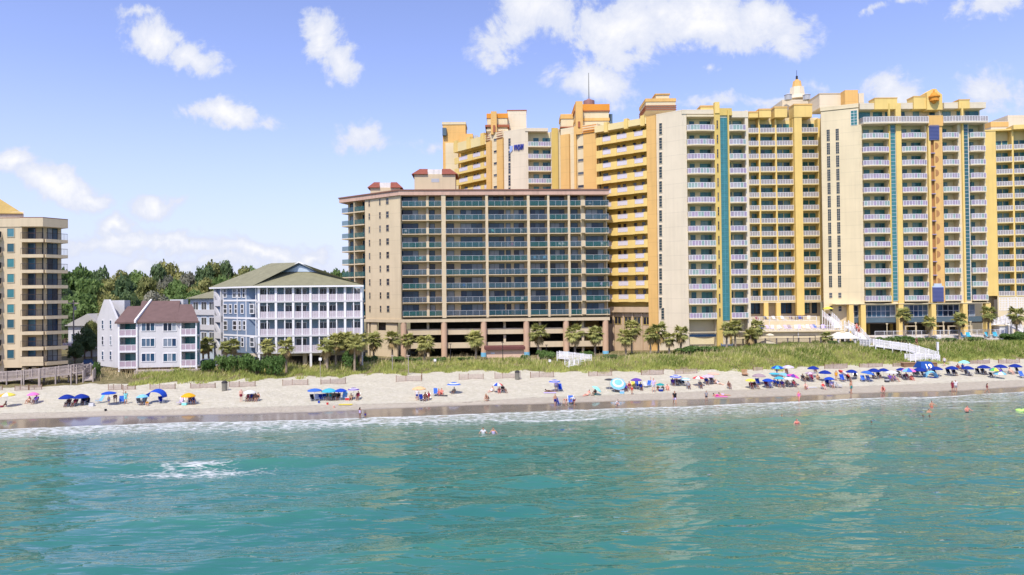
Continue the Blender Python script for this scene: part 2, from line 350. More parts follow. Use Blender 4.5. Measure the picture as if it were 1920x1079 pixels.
def window_mesh(w, h, nx, nz, fm, t=.05, dep=.12, arch=False):
    def f():
        b = MB()
        b.box(-t, w + t, -.04, dep, -t, 0).box(-t, w + t, -.04, dep, h, h + t).box(-t, 0, -.04, dep, 0, h).box(w, w + t, -.04, dep, 0, h)
        for i in range(1, nx): b.box(w * i / nx - t * .45, w * i / nx + t * .45, -.02, .06, 0, h)
        for i in range(1, nz): b.box(0, w, -.022, .055, h * i / nz - t * .45, h * i / nz + t * .45)
        return b.mesh('window', fm)
    return cached(('win', round(w, 2), round(h, 2), nx, nz, fm.name, t), f)
SLITGLASS = mat('slit_glass', (.025, .04, .045), .15, .1, .8, spec=.4)
def pane_mesh(w, h, gm, n=1):
    def f():
        b = MB()
        for i in range(n): b.box(w * i / n + (.004 if i else 0), w * (i + 1) / n, .02, .05, 0, h)
        return b.mesh('pane', gm)
    return cached(('pane', round(w, 2), round(h, 2), gm.name, n), f)
def put_window(wf, parent, u, z, w, h, nx=1, nz=2, fm=None, gm=None, d=0.0, name='window', t=.05):
    fm = fm or WHITE; gm = gm or GLASSDK
    o = wf.put(name, window_mesh(w, h, nx, nz, fm, t), parent, u, z, d - .03)
    sub('pane', pane_mesh(w, h, gm, nx), o); return o
def bars_rail(w, h, dep=0.0, bow=0.0, step=.55, pm=WHITE, panel=None, n=1, side=True):
    """white post-and-rail balustrade (open frame) along x, optional returns to the wall at depth dep; returns (frame mesh, panel mesh)"""
    key = ('rail', round(w, 2), round(h, 2), round(dep, 2), round(bow, 2), step, pm.name, panel.name if panel else '', side)
    def f():
        k = max(2, int(round(w / step))); nseg = k
        pts = [(w * i / nseg, -bow * (1 - (2 * i / nseg - 1) ** 2)) for i in range(nseg + 1)]
        if side and dep > 0: pts = [(0, dep)] + pts + [(w, dep)]
        a = MB(); q = MB()
        for i, (x, y) in enumerate(pts):
            a.box(x - .035, x + .035, y - .035, y + .035, 0, h)
        for (x0, y0), (x1, y1) in zip(pts, pts[1:]):
            L = math.hypot(x1 - x0, y1 - y0); an = math.atan2(y1 - y0, x1 - x0)
            M = Matrix.Translation((x0, y0, 0)) @ Matrix.Rotation(an, 4, 'Z')
            a.box(.036, L - .036, -.03, .03, h - .08, h, M); a.box(.036, L - .036, -.025, .025, .04, .10, M)
            if panel: q.box(.036, L - .036, -.008, .008, .101, h - .081, M)
        return a.mesh('railing', pm), (q.mesh('railing_panel', panel) if panel else None)
    return cached(key, f)
def ordinal(n): return ['ground', 'first', 'second', 'third', 'fourth', 'fifth', 'sixth', 'seventh', 'eighth', 'ninth', 'tenth', 'eleventh', 'twelfth', 'thirteenth', 'fourteenth', 'fifteenth'][n]
# ---------------------------------------------------------------- the ground: one sheet from the sea bed to the horizon
def grid_mesh(name, X, Y, Z, m, attrs):
    nx, ny = X.shape
    co = np.stack([X, Y, Z], -1).reshape(-1, 3).astype(np.float32)
    i = np.arange(nx * ny).reshape(nx, ny)
    q = np.stack([i[:-1, :-1], i[1:, :-1], i[1:, 1:], i[:-1, 1:]], -1).reshape(-1, 4).astype(np.int32)
    me = bpy.data.meshes.new(name); me.vertices.add(len(co)); me.vertices.foreach_set('co', co.ravel())
    me.loops.add(q.size); me.loops.foreach_set('vertex_index', q.ravel())
    me.polygons.add(len(q)); me.polygons.foreach_set('loop_start', np.arange(0, q.size, 4, dtype=np.int32)); me.polygons.foreach_set('loop_total', np.full(len(q), 4, np.int32))
    me.polygons.foreach_set('use_smooth', np.ones(len(q), bool))
    for k, a in attrs.items():
        at = me.attributes.new(k, 'FLOAT', 'POINT'); at.data.foreach_set('value', a.ravel().astype(np.float32))
    me.materials.append(m); me.update(calc_edges=True); me.validate(); return me
def nodes_of(name):
    m = bpy.data.materials.new(name); m.use_nodes = True; return m, m.node_tree.nodes, m.node_tree.links
class SH:
    """small shader helper"""
    def __init__(s, name): s.m, s.N, s.L = nodes_of(name); s.b = s.N['Principled BSDF']; s.co = s.N.new('ShaderNodeTexCoord')
    def _i(s, sock, v):
        if isinstance(v, (int, float)): sock.default_value = v
        elif isinstance(v, tuple): sock.default_value = v if len(v) == len(sock.default_value) else (*v, 1)
        else: s.L.new(v, sock)
    def math(s, op, a, b=None, c=None, clamp=False):
        n = s.N.new('ShaderNodeMath'); n.operation = op; n.use_clamp = clamp
        for k, v in enumerate((a, b, c)):
            if v is not None: s._i(n.inputs[k], v)
        return n.outputs[0]
    def attr(s, k): n = s.N.new('ShaderNodeAttribute'); n.attribute_name = k; return n.outputs['Fac']
    def mapping(s, scale, rot=(0, 0, 0)):
        n = s.N.new('ShaderNodeMapping'); s.L.new(s.co.outputs['Object'], n.inputs[0]); n.inputs['Scale'].default_value = scale; n.inputs['Rotation'].default_value = rot; return n.outputs[0]
    def noise(s, scale, detail=5, vec=None, rough=.55, dist=0.0):
        n = s.N.new('ShaderNodeTexNoise'); n.inputs['Scale'].default_value = scale; n.inputs['Detail'].default_value = detail; n.inputs['Roughness'].default_value = rough; n.inputs['Distortion'].default_value = dist
        s.L.new(vec if vec is not None else s.co.outputs['Object'], n.inputs['Vector']); return n.outputs['Fac']
    def ramp(s, v, a, b, lo=0.0, hi=1.0, sm=True):
        n = s.N.new('ShaderNodeMapRange'); n.interpolation_type = 'SMOOTHSTEP' if sm else 'LINEAR'
        s._i(n.inputs[0], v)
        for k, x in ((1, a), (2, b), (3, lo), (4, hi)): n.inputs[k].default_value = x
        return n.outputs[0]
    def mix(s, f, a, b):
        n = s.N.new('ShaderNodeMixRGB'); s._i(n.inputs[0], f); s._i(n.inputs[1], a); s._i(n.inputs[2], b); return n.outputs[0]
    def bump(s, h, strength, dist, prev=None):
        n = s.N.new('ShaderNodeBump'); n.inputs['Strength'].default_value = strength; n.inputs['Distance'].default_value = dist; s.L.new(h, n.inputs['Height'])
        if prev is not None: s.L.new(prev, n.inputs['Normal'])
        return n.outputs[0]

g = SH('beach_ground')
wet, veg, damp = g.attr('wet'), g.attr('veg'), g.attr('damp')
n_big = g.noise(.25, 6); n_mid = g.noise(1.6, 6); n_fine = g.noise(9, 5); foot = g.noise(2.4, 3, rough=.7)
sand = g.mix(g.ramp(n_mid, .35, .7), (.51, .48, .365), (.60, .565, .46))
sand = g.mix(g.ramp(n_fine, .4, .72, 0, .45), sand, (.43, .37, .28))
dampc = g.mix(g.ramp(n_mid, .3, .7), (.39, .345, .27), (.45, .405, .325))
wetc = g.mix(g.ramp(n_big, .3, .7), (.165, .135, .105), (.22, .185, .145))
tr = g.noise(.9, 3, g.mapping((.35, 1.0, 1), (0, 0, .14)), .6, 1.5); sand = g.mix(g.ramp(tr, .56, .70, 0, .38), sand, (.40, .36, .29))
c = g.mix(g.ramp(g.math('ADD', damp, g.math('MULTIPLY_ADD', n_mid, .5, -.25)), .35, .65), sand, dampc)
wr = g.math('MULTIPLY', g.ramp(g.math('ABSOLUTE', g.math('SUBTRACT', g.math('ADD', damp, g.math('MULTIPLY_ADD', n_big, .5, -.25)), .5)), .0, .10, 1, 0), g.ramp(n_mid, .42, .6))
c = g.mix(g.math('MULTIPLY', wr, .55), c, (.16, .13, .10))
wm = g.ramp(g.math('ADD', wet, g.math('MULTIPLY_ADD', n_big, .5, -.25)), .3, .75)
c = g.mix(wm, c, wetc)
vm_ = g.ramp(g.math('ADD', veg, g.math('MULTIPLY_ADD', n_mid, .8, -.4)), .3, .7)
c = g.mix(vm_, c, g.mix(g.ramp(n_mid, .3, .7), (.13, .12, .05), (.24, .20, .10)))
g.L.new(c, g.b.inputs['Base Color']); g.L.new(g.math('MULTIPLY_ADD', wm, -.80, .9), g.b.inputs['Roughness'])
g.L.new(g.math('MULTIPLY_ADD', wm, .75, .12), g.b.inputs['Specular IOR Level'])
dry = g.math('SUBTRACT', 1.0, wm, clamp=True)
bh = g.math('MULTIPLY', g.math('ADD', foot, g.math('MULTIPLY', n_fine, .5)), dry)
g.L.new(g.bump(bh, .9, .25), g.b.inputs['Normal'])
xs = np.concatenate([np.linspace(-4000, -300, 12), np.arange(-260, -110, 4), np.arange(-110, 125, .8), np.arange(125, 300, 4), np.linspace(340, 4000, 12)])
ss = np.concatenate([[-4000, -2000, -600, -200], np.arange(-110, -6, 6), np.arange(-6, 52, .4), np.arange(52, 140, 5), [160, 220, 320, 500, 900, 1800, 4000, 8000]])
X, S = np.meshgrid(xs, ss, indexing='ij'); Y = Yshore(X) + S
Z = terrain(X, Y) + RNG.normal(0, .012, X.shape) * ((S > 8) & (S < 50))
yw, yd, yf = Ywet(X), Ydamp(X), Yfoot(X)
wetA = np.clip((yw - Y) / 3.0 + .5, 0, 1); dampA = np.clip((yd - Y) / 2.6 + .5, 0, 1)
vegA = np.clip((Y - yf) / 2.2 + .35, 0, 1)
ground = link('beach_ground', grid_mesh('beach_ground', X, Y, Z, g.m, {'wet': wetA, 'damp': dampA, 'veg': vegA})); ground['kind'] = 'structure'

# ---------------------------------------------------------------- the sea
xs = np.concatenate([np.linspace(-4000, -260, 14), np.arange(-220, -95, 3), np.arange(-95, 110, .42), np.arange(110, 240, 3), np.linspace(280, 4000, 14)])
ss = np.concatenate([np.arange(-2.2, 20, .2), np.arange(20, 75, .38), np.arange(75, 120, 2), [130, 160, 220, 400, 900, 2000, 4200]])
X, S = np.meshgrid(xs, ss, indexing='ij'); Y = Yshore(X) - S
fade = smooth((S - 1.0) / 14); far = np.clip(1 - (S - 75) / 60, .0, 1)
def wave(x, s, lam, ang, ph, amp, sharp=1.0, warp=0.0, wl=40):
    k = 2 * math.pi / lam; a = rad(ang)
    t = k * (x * math.sin(a) + s * math.cos(a)) + ph + warp * np.sin(2 * math.pi * x / wl + ph) + .6 * warp * np.sin(2 * math.pi * x / (wl * .43) + s * .05)
    w = .5 + .5 * np.sin(t); return amp * (w ** sharp * 2 - .8)
Z = np.zeros_like(X)
Z += wave(X, S, 15.5, 6, .6, .16, 1.8, .9, 70) * (.55 + .45 * np.sin(X * .055 + S * .04))
Z += wave(X, S, 8.2, -9, 2.1, .075, 1.5, .8, 34)
for lam, ang, amp in ((5.1, 14, .036), (3.7, -22, .028), (2.9, 31, .022), (2.2, -38, .016), (1.7, 9, .014), (4.4, 48, .02)):
    Z += wave(X, S, lam, ang, lam * 7.3, amp, 1.3, .7, lam * 6)
Z *= (.12 + .88 * fade) * far
# the wave that breaks at the left and the green swell lines near it
pb = gp(370, 878); pbx, pby = at_z(372, 872, 0.2).x, at_z(372, 872, 0.2).y
sb = float(Yshore(pbx)) - pby
ridge = lambda x0, s0, wx, ws, a, tilt=0.0: a * np.exp(-((X - x0) / wx) ** 2 - ((S - s0 - tilt * (X - x0)) / ws) ** 2)
Z += ridge(pbx - 4, sb - .2, 24, 1.5, .48, .02) + ridge(pbx + 34, sb + 15, 26, 1.8, .26, -.03) + ridge(-18, 46, 22, 1.4, .20)
pr = at_z(1480, 785, .3); Z += ridge(pr.x + 6, float(Yshore(pr.x)) - pr.y, 17, 1.3, .42, .05)
pr2 = at_z(1640, 772, .3); Z += ridge(pr2.x, float(Yshore(pr2.x)) - pr2.y, 15, 1.1, .30, .03)
brk = 5.2 + 1.1 * np.sin(X * .11 + .8) + .6 * np.sin(X * .31)
Z += .16 * np.exp(-((S - brk) / .8) ** 2) * np.clip((30 - X) / 30, .15, 1)
Z += .02
# foam amounts
foam = 1.1 * np.exp(-((S - .15 - .3 * np.sin(X * .35) - .2 * np.sin(X * .9)) / .38) ** 2)
lx = np.interp(X, [-70, -20, 5, 20, 45, 70, 90], [.70, .70, .62, .58, .54, .46, .56])
wid = np.interp(X, [-70, -20, 5, 30, 60, 90], [7.6, 7.6, 7.6, 7.6, 6.5, 6.0])
foam = np.maximum(foam, lx * np.exp(-(np.clip(S - .3, 0, 99) / wid) ** 4))
foam = np.maximum(foam, .95 * np.exp(-((S - brk) / .55) ** 2) * np.clip(.55 + .6 * np.sin(X * .085 + 2.2) + .3 * np.sin(X * .23), 0, 1) * np.clip((22 - X) / 8, 0, 1))
foam = np.maximum(foam, .80 * np.exp(-(((X - pbx) / 3.4) ** 2 + ((S - sb - .3) / 1.7) ** 2)))
foam = np.maximum(foam, .74 * np.exp(-(((X - pbx - .5) / 8.6) ** 2 + ((S - sb - 2.9) / 1.5) ** 2)))
for (px, py, wx, ws, a) in ((305, 975, .9, .25, .8), (1835, 752, 7, .8, .85), (1775, 759, 2.2, .35, .8), (1790, 765, 2.4, .35, .85), (1750, 768, 3, .35, .7), (1620, 760, 9, .5, .6), (1700, 768, 2.4, .3, .6)):
    q = at_z(px, py, .1); foam = np.maximum(foam, a * np.exp(-(((X - q.x) / wx) ** 2 + ((Y - q.y) / ws) ** 2)))
shal = np.exp(-np.clip(S, 0, 999) / np.interp(X, [-60, 0, 30, 70], [8, 8, 13, 12])); shal = shal * (1 - .3 * smooth((S - 12) / 10))
crest = np.clip((Z - .10) / .45, 0, 1)
w = SH('sea_water')
fo, sh, cr = w.attr('foam'), w.attr('shallow'), w.attr('crest')
st = w.mapping((.55, 1.5, 1)); lace = w.noise(2.2, 7, st, .68, 1.1); lace2 = w.noise(6.5, 4, st, .6, .6); blot = w.noise(.11, 4, w.mapping((.6, 1.6, 1)), .55, .4)
vo = w.N.new('ShaderNodeTexVoronoi'); vo.feature = 'DISTANCE_TO_EDGE'; vo.inputs['Scale'].default_value = 1.1
wv = w.N.new('ShaderNodeVectorMath'); wv.operation = 'MULTIPLY_ADD'; w.L.new(st, wv.inputs[0]); wv.inputs[1].default_value = (1, 1, 1)
nz = w.N.new('ShaderNodeTexNoise'); nz.inputs['Scale'].default_value = 1.4; nz.inputs['Detail'].default_value = 4; w.L.new(st, nz.inputs['Vector'])
w.L.new(nz.outputs['Color'], wv.inputs[2]); w.L.new(wv.outputs[0], vo.inputs['Vector'])
net = w.ramp(vo.outputs['Distance'], .0, .28, .42, -.10)
fsum = w.math('ADD', fo, w.math('ADD', net, w.math('ADD', w.math('MULTIPLY_ADD', lace, 1.5, -.83), w.math('MULTIPLY_ADD', lace2, .5, -.25))))
fm = w.math('MULTIPLY', w.math('MULTIPLY', w.ramp(fsum, .50, 1.12), .9), w.ramp(fo, .08, .3))
deep = w.mix(w.ramp(blot, .3, .7), (.024, .138, .112), (.032, .156, .120))
deep = w.mix(w.math('MULTIPLY', cr, .5), deep, (.040, .185, .118))
body = w.mix(w.math('MULTIPLY', sh, 1.0, clamp=True), deep, (.24, .27, .19))
colr = w.mix(fm, body, (.62, .64, .63))
w.L.new(colr, w.b.inputs['Base Color'])
w.L.new(w.math('MULTIPLY_ADD', fm, .7, .03), w.b.inputs['Roughness']); w.b.inputs['IOR'].default_value = 1.42
w.L.new(w.math('MULTIPLY_ADD', fm, -.8, .95), w.b.inputs['Specular IOR Level'])
r1 = w.noise(.66, 1.7, w.mapping((.36, 1.35, 1), (0, 0, .08)), .5, .6); r2 = w.noise(1.8, 1.5, w.mapping((.42, 1.3, 1), (0, 0, -.10)), .5, .4)
bb = w.bump(r1, .9, .29); bb = w.bump(r2, .9, .065, bb); bb = w.bump(fm, .6, .12, bb)
w.L.new(bb, w.b.inputs['Normal'])
sea = link('sea', grid_mesh('sea', X[:, ::-1], Y[:, ::-1], Z[:, ::-1], w.m, {'foam': foam[:, ::-1], 'shallow': shal[:, ::-1], 'crest': crest[:, ::-1]})); sea['kind'] = 'structure'
# ================================================================ BUILDINGS
def V2(p): return (p[0], p[1])
def rails(parent, wf, bal, w, h, dep, bow, u, z, d, pm, panel, step=.55):
    fr, pn = bars_rail(w, h, dep, bow, step, pm, panel)
    o = link('railing', fr, bal)
    if pn:
        o2 = link('railing_panel', pn, bal)
    return o
def slab_mesh(w, dep, th, bow, m, front=0.0):
    def f():
        n = 8 if bow else 1
        top = [(w * i / n, -front - bow * (1 - (2 * i / n - 1) ** 2)) for i in range(n + 1)]
        return MB().prism(top + [(w, dep), (0, dep)], -th, 0).mesh('balcony', m)
    return cached(('slab', round(w, 2), round(dep, 2), th, bow, m.name, front), f)
def balcony(parent, wf, u0, u1, z, dep, out=0.0, bow=0.0, th=.22, sm=None, pm=WHITE, panel=None, h=1.05, step=.55, name='balcony', ret=True):
    """a balcony whose slab runs from depth dep out to -out in front of the wall frame; z is the floor top"""
    w = u1 - u0
    b = wf.put(name, slab_mesh(w, dep + out, th, bow, sm or CREAM), parent, u0, z, -out)
    fr, pn = bars_rail(w - .1, h, (dep + out) * .8 if ret else 0, bow, step, pm, panel, side=ret)
    for nm, me in (('railing', fr), ('railing_panel', pn)):
        if me: o = link(nm, me, b); o.location = (.05, .06, .002)
    return b

# ---------------------------------------------------------------- beige tower with teal glass balconies
A = P(752, 142); B = P(1142, 144); C = P(641, 152.5)
bt = thing('apartment_tower', 'beige twelve storey tower with teal glass balconies and pink cornice on round columns', 'building', (A.x + 20, A.y + 8, 2.4))
F = WF(A, B); Lw = WF(C, A)
zt = F.z(830, 389.6); zb = F.z(830, 594.9); ZF = [zb + (zt - zb) * k / 8 for k in range(9)]      # slab undersides
ZFB = list(ZF)
zroof = F.z(830, 366.5); ztop = F.z(830, 356)
REC = 1.9
tL = (C - A).normalized(); inL = Lw.i
s0 = REC / tL.dot(F.i); q0 = A + tL * s0
uS = Lw.u(684.5); S_ = Lw.pt(uS, 0)
core = [q0, F.pt(F.L - .02, REC), F.pt(F.L - 1, 17), C + F.i * 9 + F.t * 3, C + inL * 2.0, S_ + inL * 2.0, S_]
MB().prism([V2(p) for p in core], ZF[0] - .4, zroof).build('wall', BEIGE, bt)
fin = MB(); fin.box(Lw.L - s0, Lw.L - .003, .003, .32, ZF[0] - .39, zroof - .003, Lw.M)
fin.build('corner_wall', BEIGE, bt)
# underside band + roof slab + cornice
Cb = C + F.i * 9
outl = [F.pt(-.25, -.35), F.pt(F.L + .25, -.35), F.pt(F.L + .2, 17), Cb + F.t * 3, C - tL * -.3 - inL * .3]
MB().prism([V2(p) for p in outl], zroof + .002, ztop - .25).build('cornice', PINKBAND, bt)
outl2 = [F.pt(-.4, -.5), F.pt(F.L + .4, -.5), F.pt(F.L + .3, 17.2), Cb + F.t * 3, C + tL * .45 - inL * .45]
MB().prism([V2(p) for p in outl2], ztop - .248, ztop).build('coping', COPING, bt)
band = [F.pt(-.1, -.25), F.pt(F.L + .1, -.25), F.pt(F.L - .9, 16.9), C + F.i * 8.9 + F.t * 3, C + tL * .1 - inL * .1]
MB().prism([V2(p) for p in band], ZF[0] - 1.05, ZF[0] - .402).build('base_slab', BEIGE2, bt)
bays = [(755, 828), (836, 910.5), (915.5, 988.5), (993.5, 1026.5), (1030.5, 1065), (1069, 1089.5), (1097, 1138.5)]
pil = [(828, 836), (910.5, 915.5), (988.5, 993.5), (1026.5, 1030.5), (1065, 1069)]
for a, b in pil:
    MB().box(F.u(a), F.u(b), -.22, REC - .003, ZF[0] - .2, zroof - .002, F.M).build('pilaster', BEIGE, bt)
for a, b in ((799, 804), (1089.5, 1097)):
    MB().box(F.u(a) + .05, F.u(b) - .05, .9 if a > 1000 else .5, REC - .003, ZF[0] - .1, zroof - .003, F.M).build('dividing_wall', BEIGE, bt)
MB().box(F.L - .28, F.L - .03, .9, REC - .004, ZF[0] - .2, zroof - .004, F.M).build('end_wall', BEIGE, bt)
doors = [(752.5, 784, 3), (797 + 9, 815, 1), (838, 851, 1), (864, 904, 4), (917, 945, 3), (949, 957, 1), (964, 982, 2), (995, 1021, 3), (1032, 1058, 3), (1071, 1083, 1), (1099, 1131, 3)]
for k, z in enumerate(ZF):
    zf = z + .24
    for i, (a, b) in enumerate(bays):
        u0, u1 = F.u(a), F.u(b)
        if i == 0: u0 = F.u(754.5)
        if i == 6: u1 += .35
        bal = F.put('balcony', slab_mesh(u1 - u0, REC + .35, .16, 0, BEIGE), bt, u0, zf, -.35)
        wgl = u1 - u0 - .08
        def gl(w=wgl):
            m1, m2 = MB(), MB(); n = max(2, int(w / 1.25))
            m1.box(0, w, .05, .075, .08, 1.06); 
            for j in range(n + 1): m2.box(w * j / n - .025, w * j / n + .025, .03, .046, 0, 1.1)
            m2.box(0, w, .022, .1, 1.062, 1.12)
            return m1.mesh('glass_railing', RAILGLASS), m2.mesh('railing_posts', GREYMETAL)
        g1, g2 = cached(('gl', round(wgl, 2)), gl)
        for nm, me in (('glass_railing', g1), ('railing_posts', g2)):
            o = link(nm, me, bal); o.location = (.04, .02, .002)
    if True:
        for a, b in ((799.5, 804.5), (1089.5, 1097)):
            MB().box(F.u(a), F.u(b), -.34, .25, zf + .003, zf + 1.25, F.M).build('planter_wall', BEIGE, bt)
    for a, b, n in doors:
        u0, u1 = F.u(a, REC), F.u(b, REC)
        put_window(F, bt, u0, zf + .06, u1 - u0, 2.22, n, 1, DARKMETAL, GLASSDK, REC, 'sliding_door', .06)
zL0 = Lw.z(713, 580); zL8 = Lw.z(713, 379.7)
for k in range(9):
    z = zL0 + (zL8 - zL0) * k / 8 - .6
    for pc, wd, n in ((693, 2.4, 1), (713, 2.6, 1), (727, 4.6, 1)):
        u = Lw.u(pc); ww = wd / 112 * Lw.L * 1.05
        put_window(Lw, bt, u - ww / 2, z, ww, 1.32, n, 2, BEIGE2, PANEDARK, 0, 'window', .06)
    zf = ZF[k] + .24
    for a, b in ((642, 664), (665.5, 684)):
        u0, u1 = Lw.u(a), Lw.u(b)
        bal = Lw.put('balcony', slab_mesh(u1 - u0, 2.2, .24, 0, BEIGE), bt, u0, zf, -.2)
        w = u1 - u0 - .08
        g1 = cached(('gls', round(w, 2)), lambda: MB().box(0, w, .05, .075, .08, 1.06).mesh('glass_railing', RAILGLASS))
        o = link('glass_railing', g1, bal); o.location = (.04, .02, .002)
        put_window(Lw, bt, u0 + .5, zf + .05, (u1 - u0) * .6, 2.2, 2, 1, DARKMETAL, GLASSDK, 1.96, 'balcony_door', .06)
MB().box(Lw.u(664), Lw.u(665.4), -.1, 1.99, ZF[0] - .3, zroof - .005, Lw.M).build('side_pillar', BEIGE, bt)
# open parking levels under it
zg = 2.0
zlev = [(F.z(870, 617), F.z(870, 628)), (F.z(870, 643), F.z(870, 653.5))]
gm = MB()
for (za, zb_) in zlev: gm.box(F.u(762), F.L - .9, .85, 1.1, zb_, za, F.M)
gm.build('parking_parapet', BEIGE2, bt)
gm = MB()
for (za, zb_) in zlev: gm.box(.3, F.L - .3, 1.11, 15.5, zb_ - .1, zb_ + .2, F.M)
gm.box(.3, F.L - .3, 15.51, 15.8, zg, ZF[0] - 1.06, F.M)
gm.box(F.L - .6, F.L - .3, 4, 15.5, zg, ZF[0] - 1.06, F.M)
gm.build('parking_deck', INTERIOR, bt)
for px in (800, 945, 1012, 1093): MB().box(F.u(px) - .25, F.u(px) + .25, 1.502, 2.0, zg, ZF[0] - 1.06, F.M).build('parking_pillar', BEIGE2, bt)
for px in (755, 831, 905.5, 985.5, 1060, 1134):
    u = F.u(px, -.1); p = F.pt(u, .35)
    c = MB().frus(p.x, p.y, zg - .5, ZF[0] - 1.052, .62, .62, 20).build('column', PEACH, bt, smooth=False)
    if px > 890: MB().frus(p.x, p.y, zg - .4, zg + 1.3, .66, .66, 20).build('column_base', mat('sky_blue_paint', (.16, .42, .62), .6), c)
# lower left wing wall with openings
wl = MB(); ua, ub = Lw.u(688), Lw.u(742); o0, o1 = Lw.u(704), Lw.u(721)
z1 = ZF[0] - 1.06; zo1 = Lw.z(713, 604); zo0 = Lw.z(713, 620)
wl.box(Lw.u(692.5), o0, .2, .5, zg - .5, z1, Lw.M).box(o0, o1, .2, .5, zo1, z1 - .002, Lw.M).box(o0, o1, .2, .5, zg - .5, zo0, Lw.M).box(o1, ub, .2, .5, zg - .5, z1 - .001, Lw.M)
wl.box(ub + .4, Lw.L, 1.5, 1.8, zg - .5, ZF[0] - 2.6, Lw.M)
wl.build('lower_wall', BEIGE, bt)
MB().box(Lw.u(687.5), Lw.u(690), .1, .6, zg - .5, z1, Lw.M).build('side_post', BEIGE2, bt)
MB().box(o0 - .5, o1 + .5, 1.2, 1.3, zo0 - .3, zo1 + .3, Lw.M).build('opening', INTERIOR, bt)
# rooftop penthouses with red tile mansards
def penthouse(pxa, pxb, ytop, D, depth, hipw):
    f = WF(P(pxa, D), P(pxb, D + .5)); zt_ = f.z((pxa + pxb) / 2, ytop)
    ph = MB().box(0.35, f.L - .35, 0, depth, ztop - .6, zt_ - 1.3, f.M).build('penthouse', BEIGE, bt)
    MB().box(hipw, f.L - hipw, .1, depth - .1, zt_ - 1.295, zt_ - .2, f.M).build('roof_screen', mat('light_roof_screen', (.66, .62, .58), .8, .1, .5, streak=.2), ph)
    t = MB()
    for a, b in ((0, hipw), (f.L - hipw, f.L)):
        w = b - a; i = .34
        lo = [(a - .25, -.4), (b + (0 if a else 0), -.4), (b, depth + .2), (a - .25, depth + .2)] if a == 0 else [(a, -.4), (b + .25, -.4), (b + .25, depth + .2), (a, depth + .2)]
        c = (a + w * .72 if a == 0 else a + w * .28)
        hi = [(a + w * .45 if a == 0 else a, .7), (b if a == 0 else b - w * .45, .7), (b if a == 0 else b - w * .45, depth - .9), (a + w * .45 if a == 0 else a, depth - .9)]
        vs = [(*q, zt_ - 1.35) for q in lo] + [(*q, zt_) for q in hi]
        t.add(vs, [(3, 2, 1, 0), (4, 5, 6, 7), (0, 1, 5, 4), (1, 2, 6, 5), (2, 3, 7, 6), (3, 0, 4, 7)], f.M)
    t.build('tiled_roof', TILE, ph)
    return ph, f, zt_
ph, f, z_ = penthouse(776, 859, 316, 151, 7, 3.3)
MB().box(f.L * .42, f.L * .6, -.02, .02, z_ - 3.1, z_ - 2.3, f.M).build('vent', GREYMETAL, ph)
penthouse(693, 755, 341, 149, 5, 2.4)

# ---------------------------------------------------------------- yellow resort: shared pieces
def tiny_windows(wf, parent, px, pys, hw, hh, rows=3, cols=1, gm=None, width_u=None):
    for py in pys:
        u, z = wf.hit(px, py)
        put_window(wf, parent, u - hw / 2, z - hh / 2, hw, hh, cols, rows, CREAM2, gm or GLASSTEAL, -.06, 'window', .05)
def stack(parent, wf, u0, u1, zs, dep, out, bow, doorspec, panel=PANELV, th=.22, sm=CREAM, door_h=2.25, gm=GLASSTEAL, ret=True):
    """one vertical stack of balconies with their doors; zs are slab undersides"""
    for z in zs:
        balcony(parent, wf, u0, u1, z + th, dep, out, bow, th, sm, WHITE, panel, 1.08, .62, ret=ret)
        for a, b, n in doorspec:
            w = u1 - u0
            put_window(wf, parent, u0 + a * w, z + th + .05, (b - a) * w, door_h, n, 1, mat('teal_door_frame', (.05, .22, .22), .5), gm, dep, 'balcony_door', .06)
REC2 = 1.7
def recessed_front(parent, wf, zlo, zhi, openings, back_depth, wall_m, back_m, rec=REC2, ubeg=0.0, uend=None):
    """front wall = piers between recessed openings (full height), plus a back wall in each recess"""
    uend = wf.L if uend is None else uend
    w = MB(); cur = ubeg
    for (a, b) in openings:
        if a > cur + .02: w.box(cur, a, 0, rec + .3, zlo, zhi, wf.M)
        cur = b
    if uend > cur + .02: w.box(cur, uend, 0, rec + .3, zlo, zhi, wf.M)
    w.build('front_wall', wall_m, parent)
    b_ = MB()
    for (a, b) in openings: b_.box(a + .003, b - .003, rec, rec + .295, zlo + .003, zhi - .003, wf.M)
    b_.build('recess_wall', back_m, parent)

# ---------------------------------------------------------------- resort tower in the middle
G0 = P(1123, 151); C1 = P(1284, 139); F1 = P(1408, 139.5)
mt = thing('resort_tower', 'tall cream and yellow resort tower with teal window column directly right of the beige tower', 'building', (C1.x + 3, C1.y + 8, 3.5), group='yellow resort towers')
GL = WF(G0, C1); FR = WF(C1, F1)
zT = FR.z(1284, 206); zgr = 3.5
z0 = FR.z(1315, 599); zN = FR.z(1315, 247.5); ZM = [z0 + (zN - z0) * k / 13 for k in range(14)]
dz = (zN - z0) / 13
uG = GL.u(1216); uO = GL.u(1233)
gal_in = 1.8
poly = [GL.pt(0.01, gal_in), GL.pt(uG, gal_in), GL.pt(uG, .01), GL.pt(GL.L - .01, .01), FR.pt(0.01, 2.0), FR.pt(FR.L - .01, 2.0), FR.pt(FR.L - .5, 16), GL.pt(0, 16)]
MB().prism([V2(p) for p in poly], zgr - 1, zT - 1.2).build('core', CREAM2, mt)
MB().box(uO, GL.L, -.01 + .0, .3, zgr - 1, zT, GL.M).build('side_wall', CREAM2, mt)
MB().box(uG, uO - .003, -.35, .3, zgr - 1, zT - .2, GL.M).build('orange_wall', ORANGE, mt)
MB().box(0.0, uG - .003, gal_in - .15, gal_in - .01, zgr - 1, zT - 1.21, GL.M).build('gallery_wall', YELDK, mt)
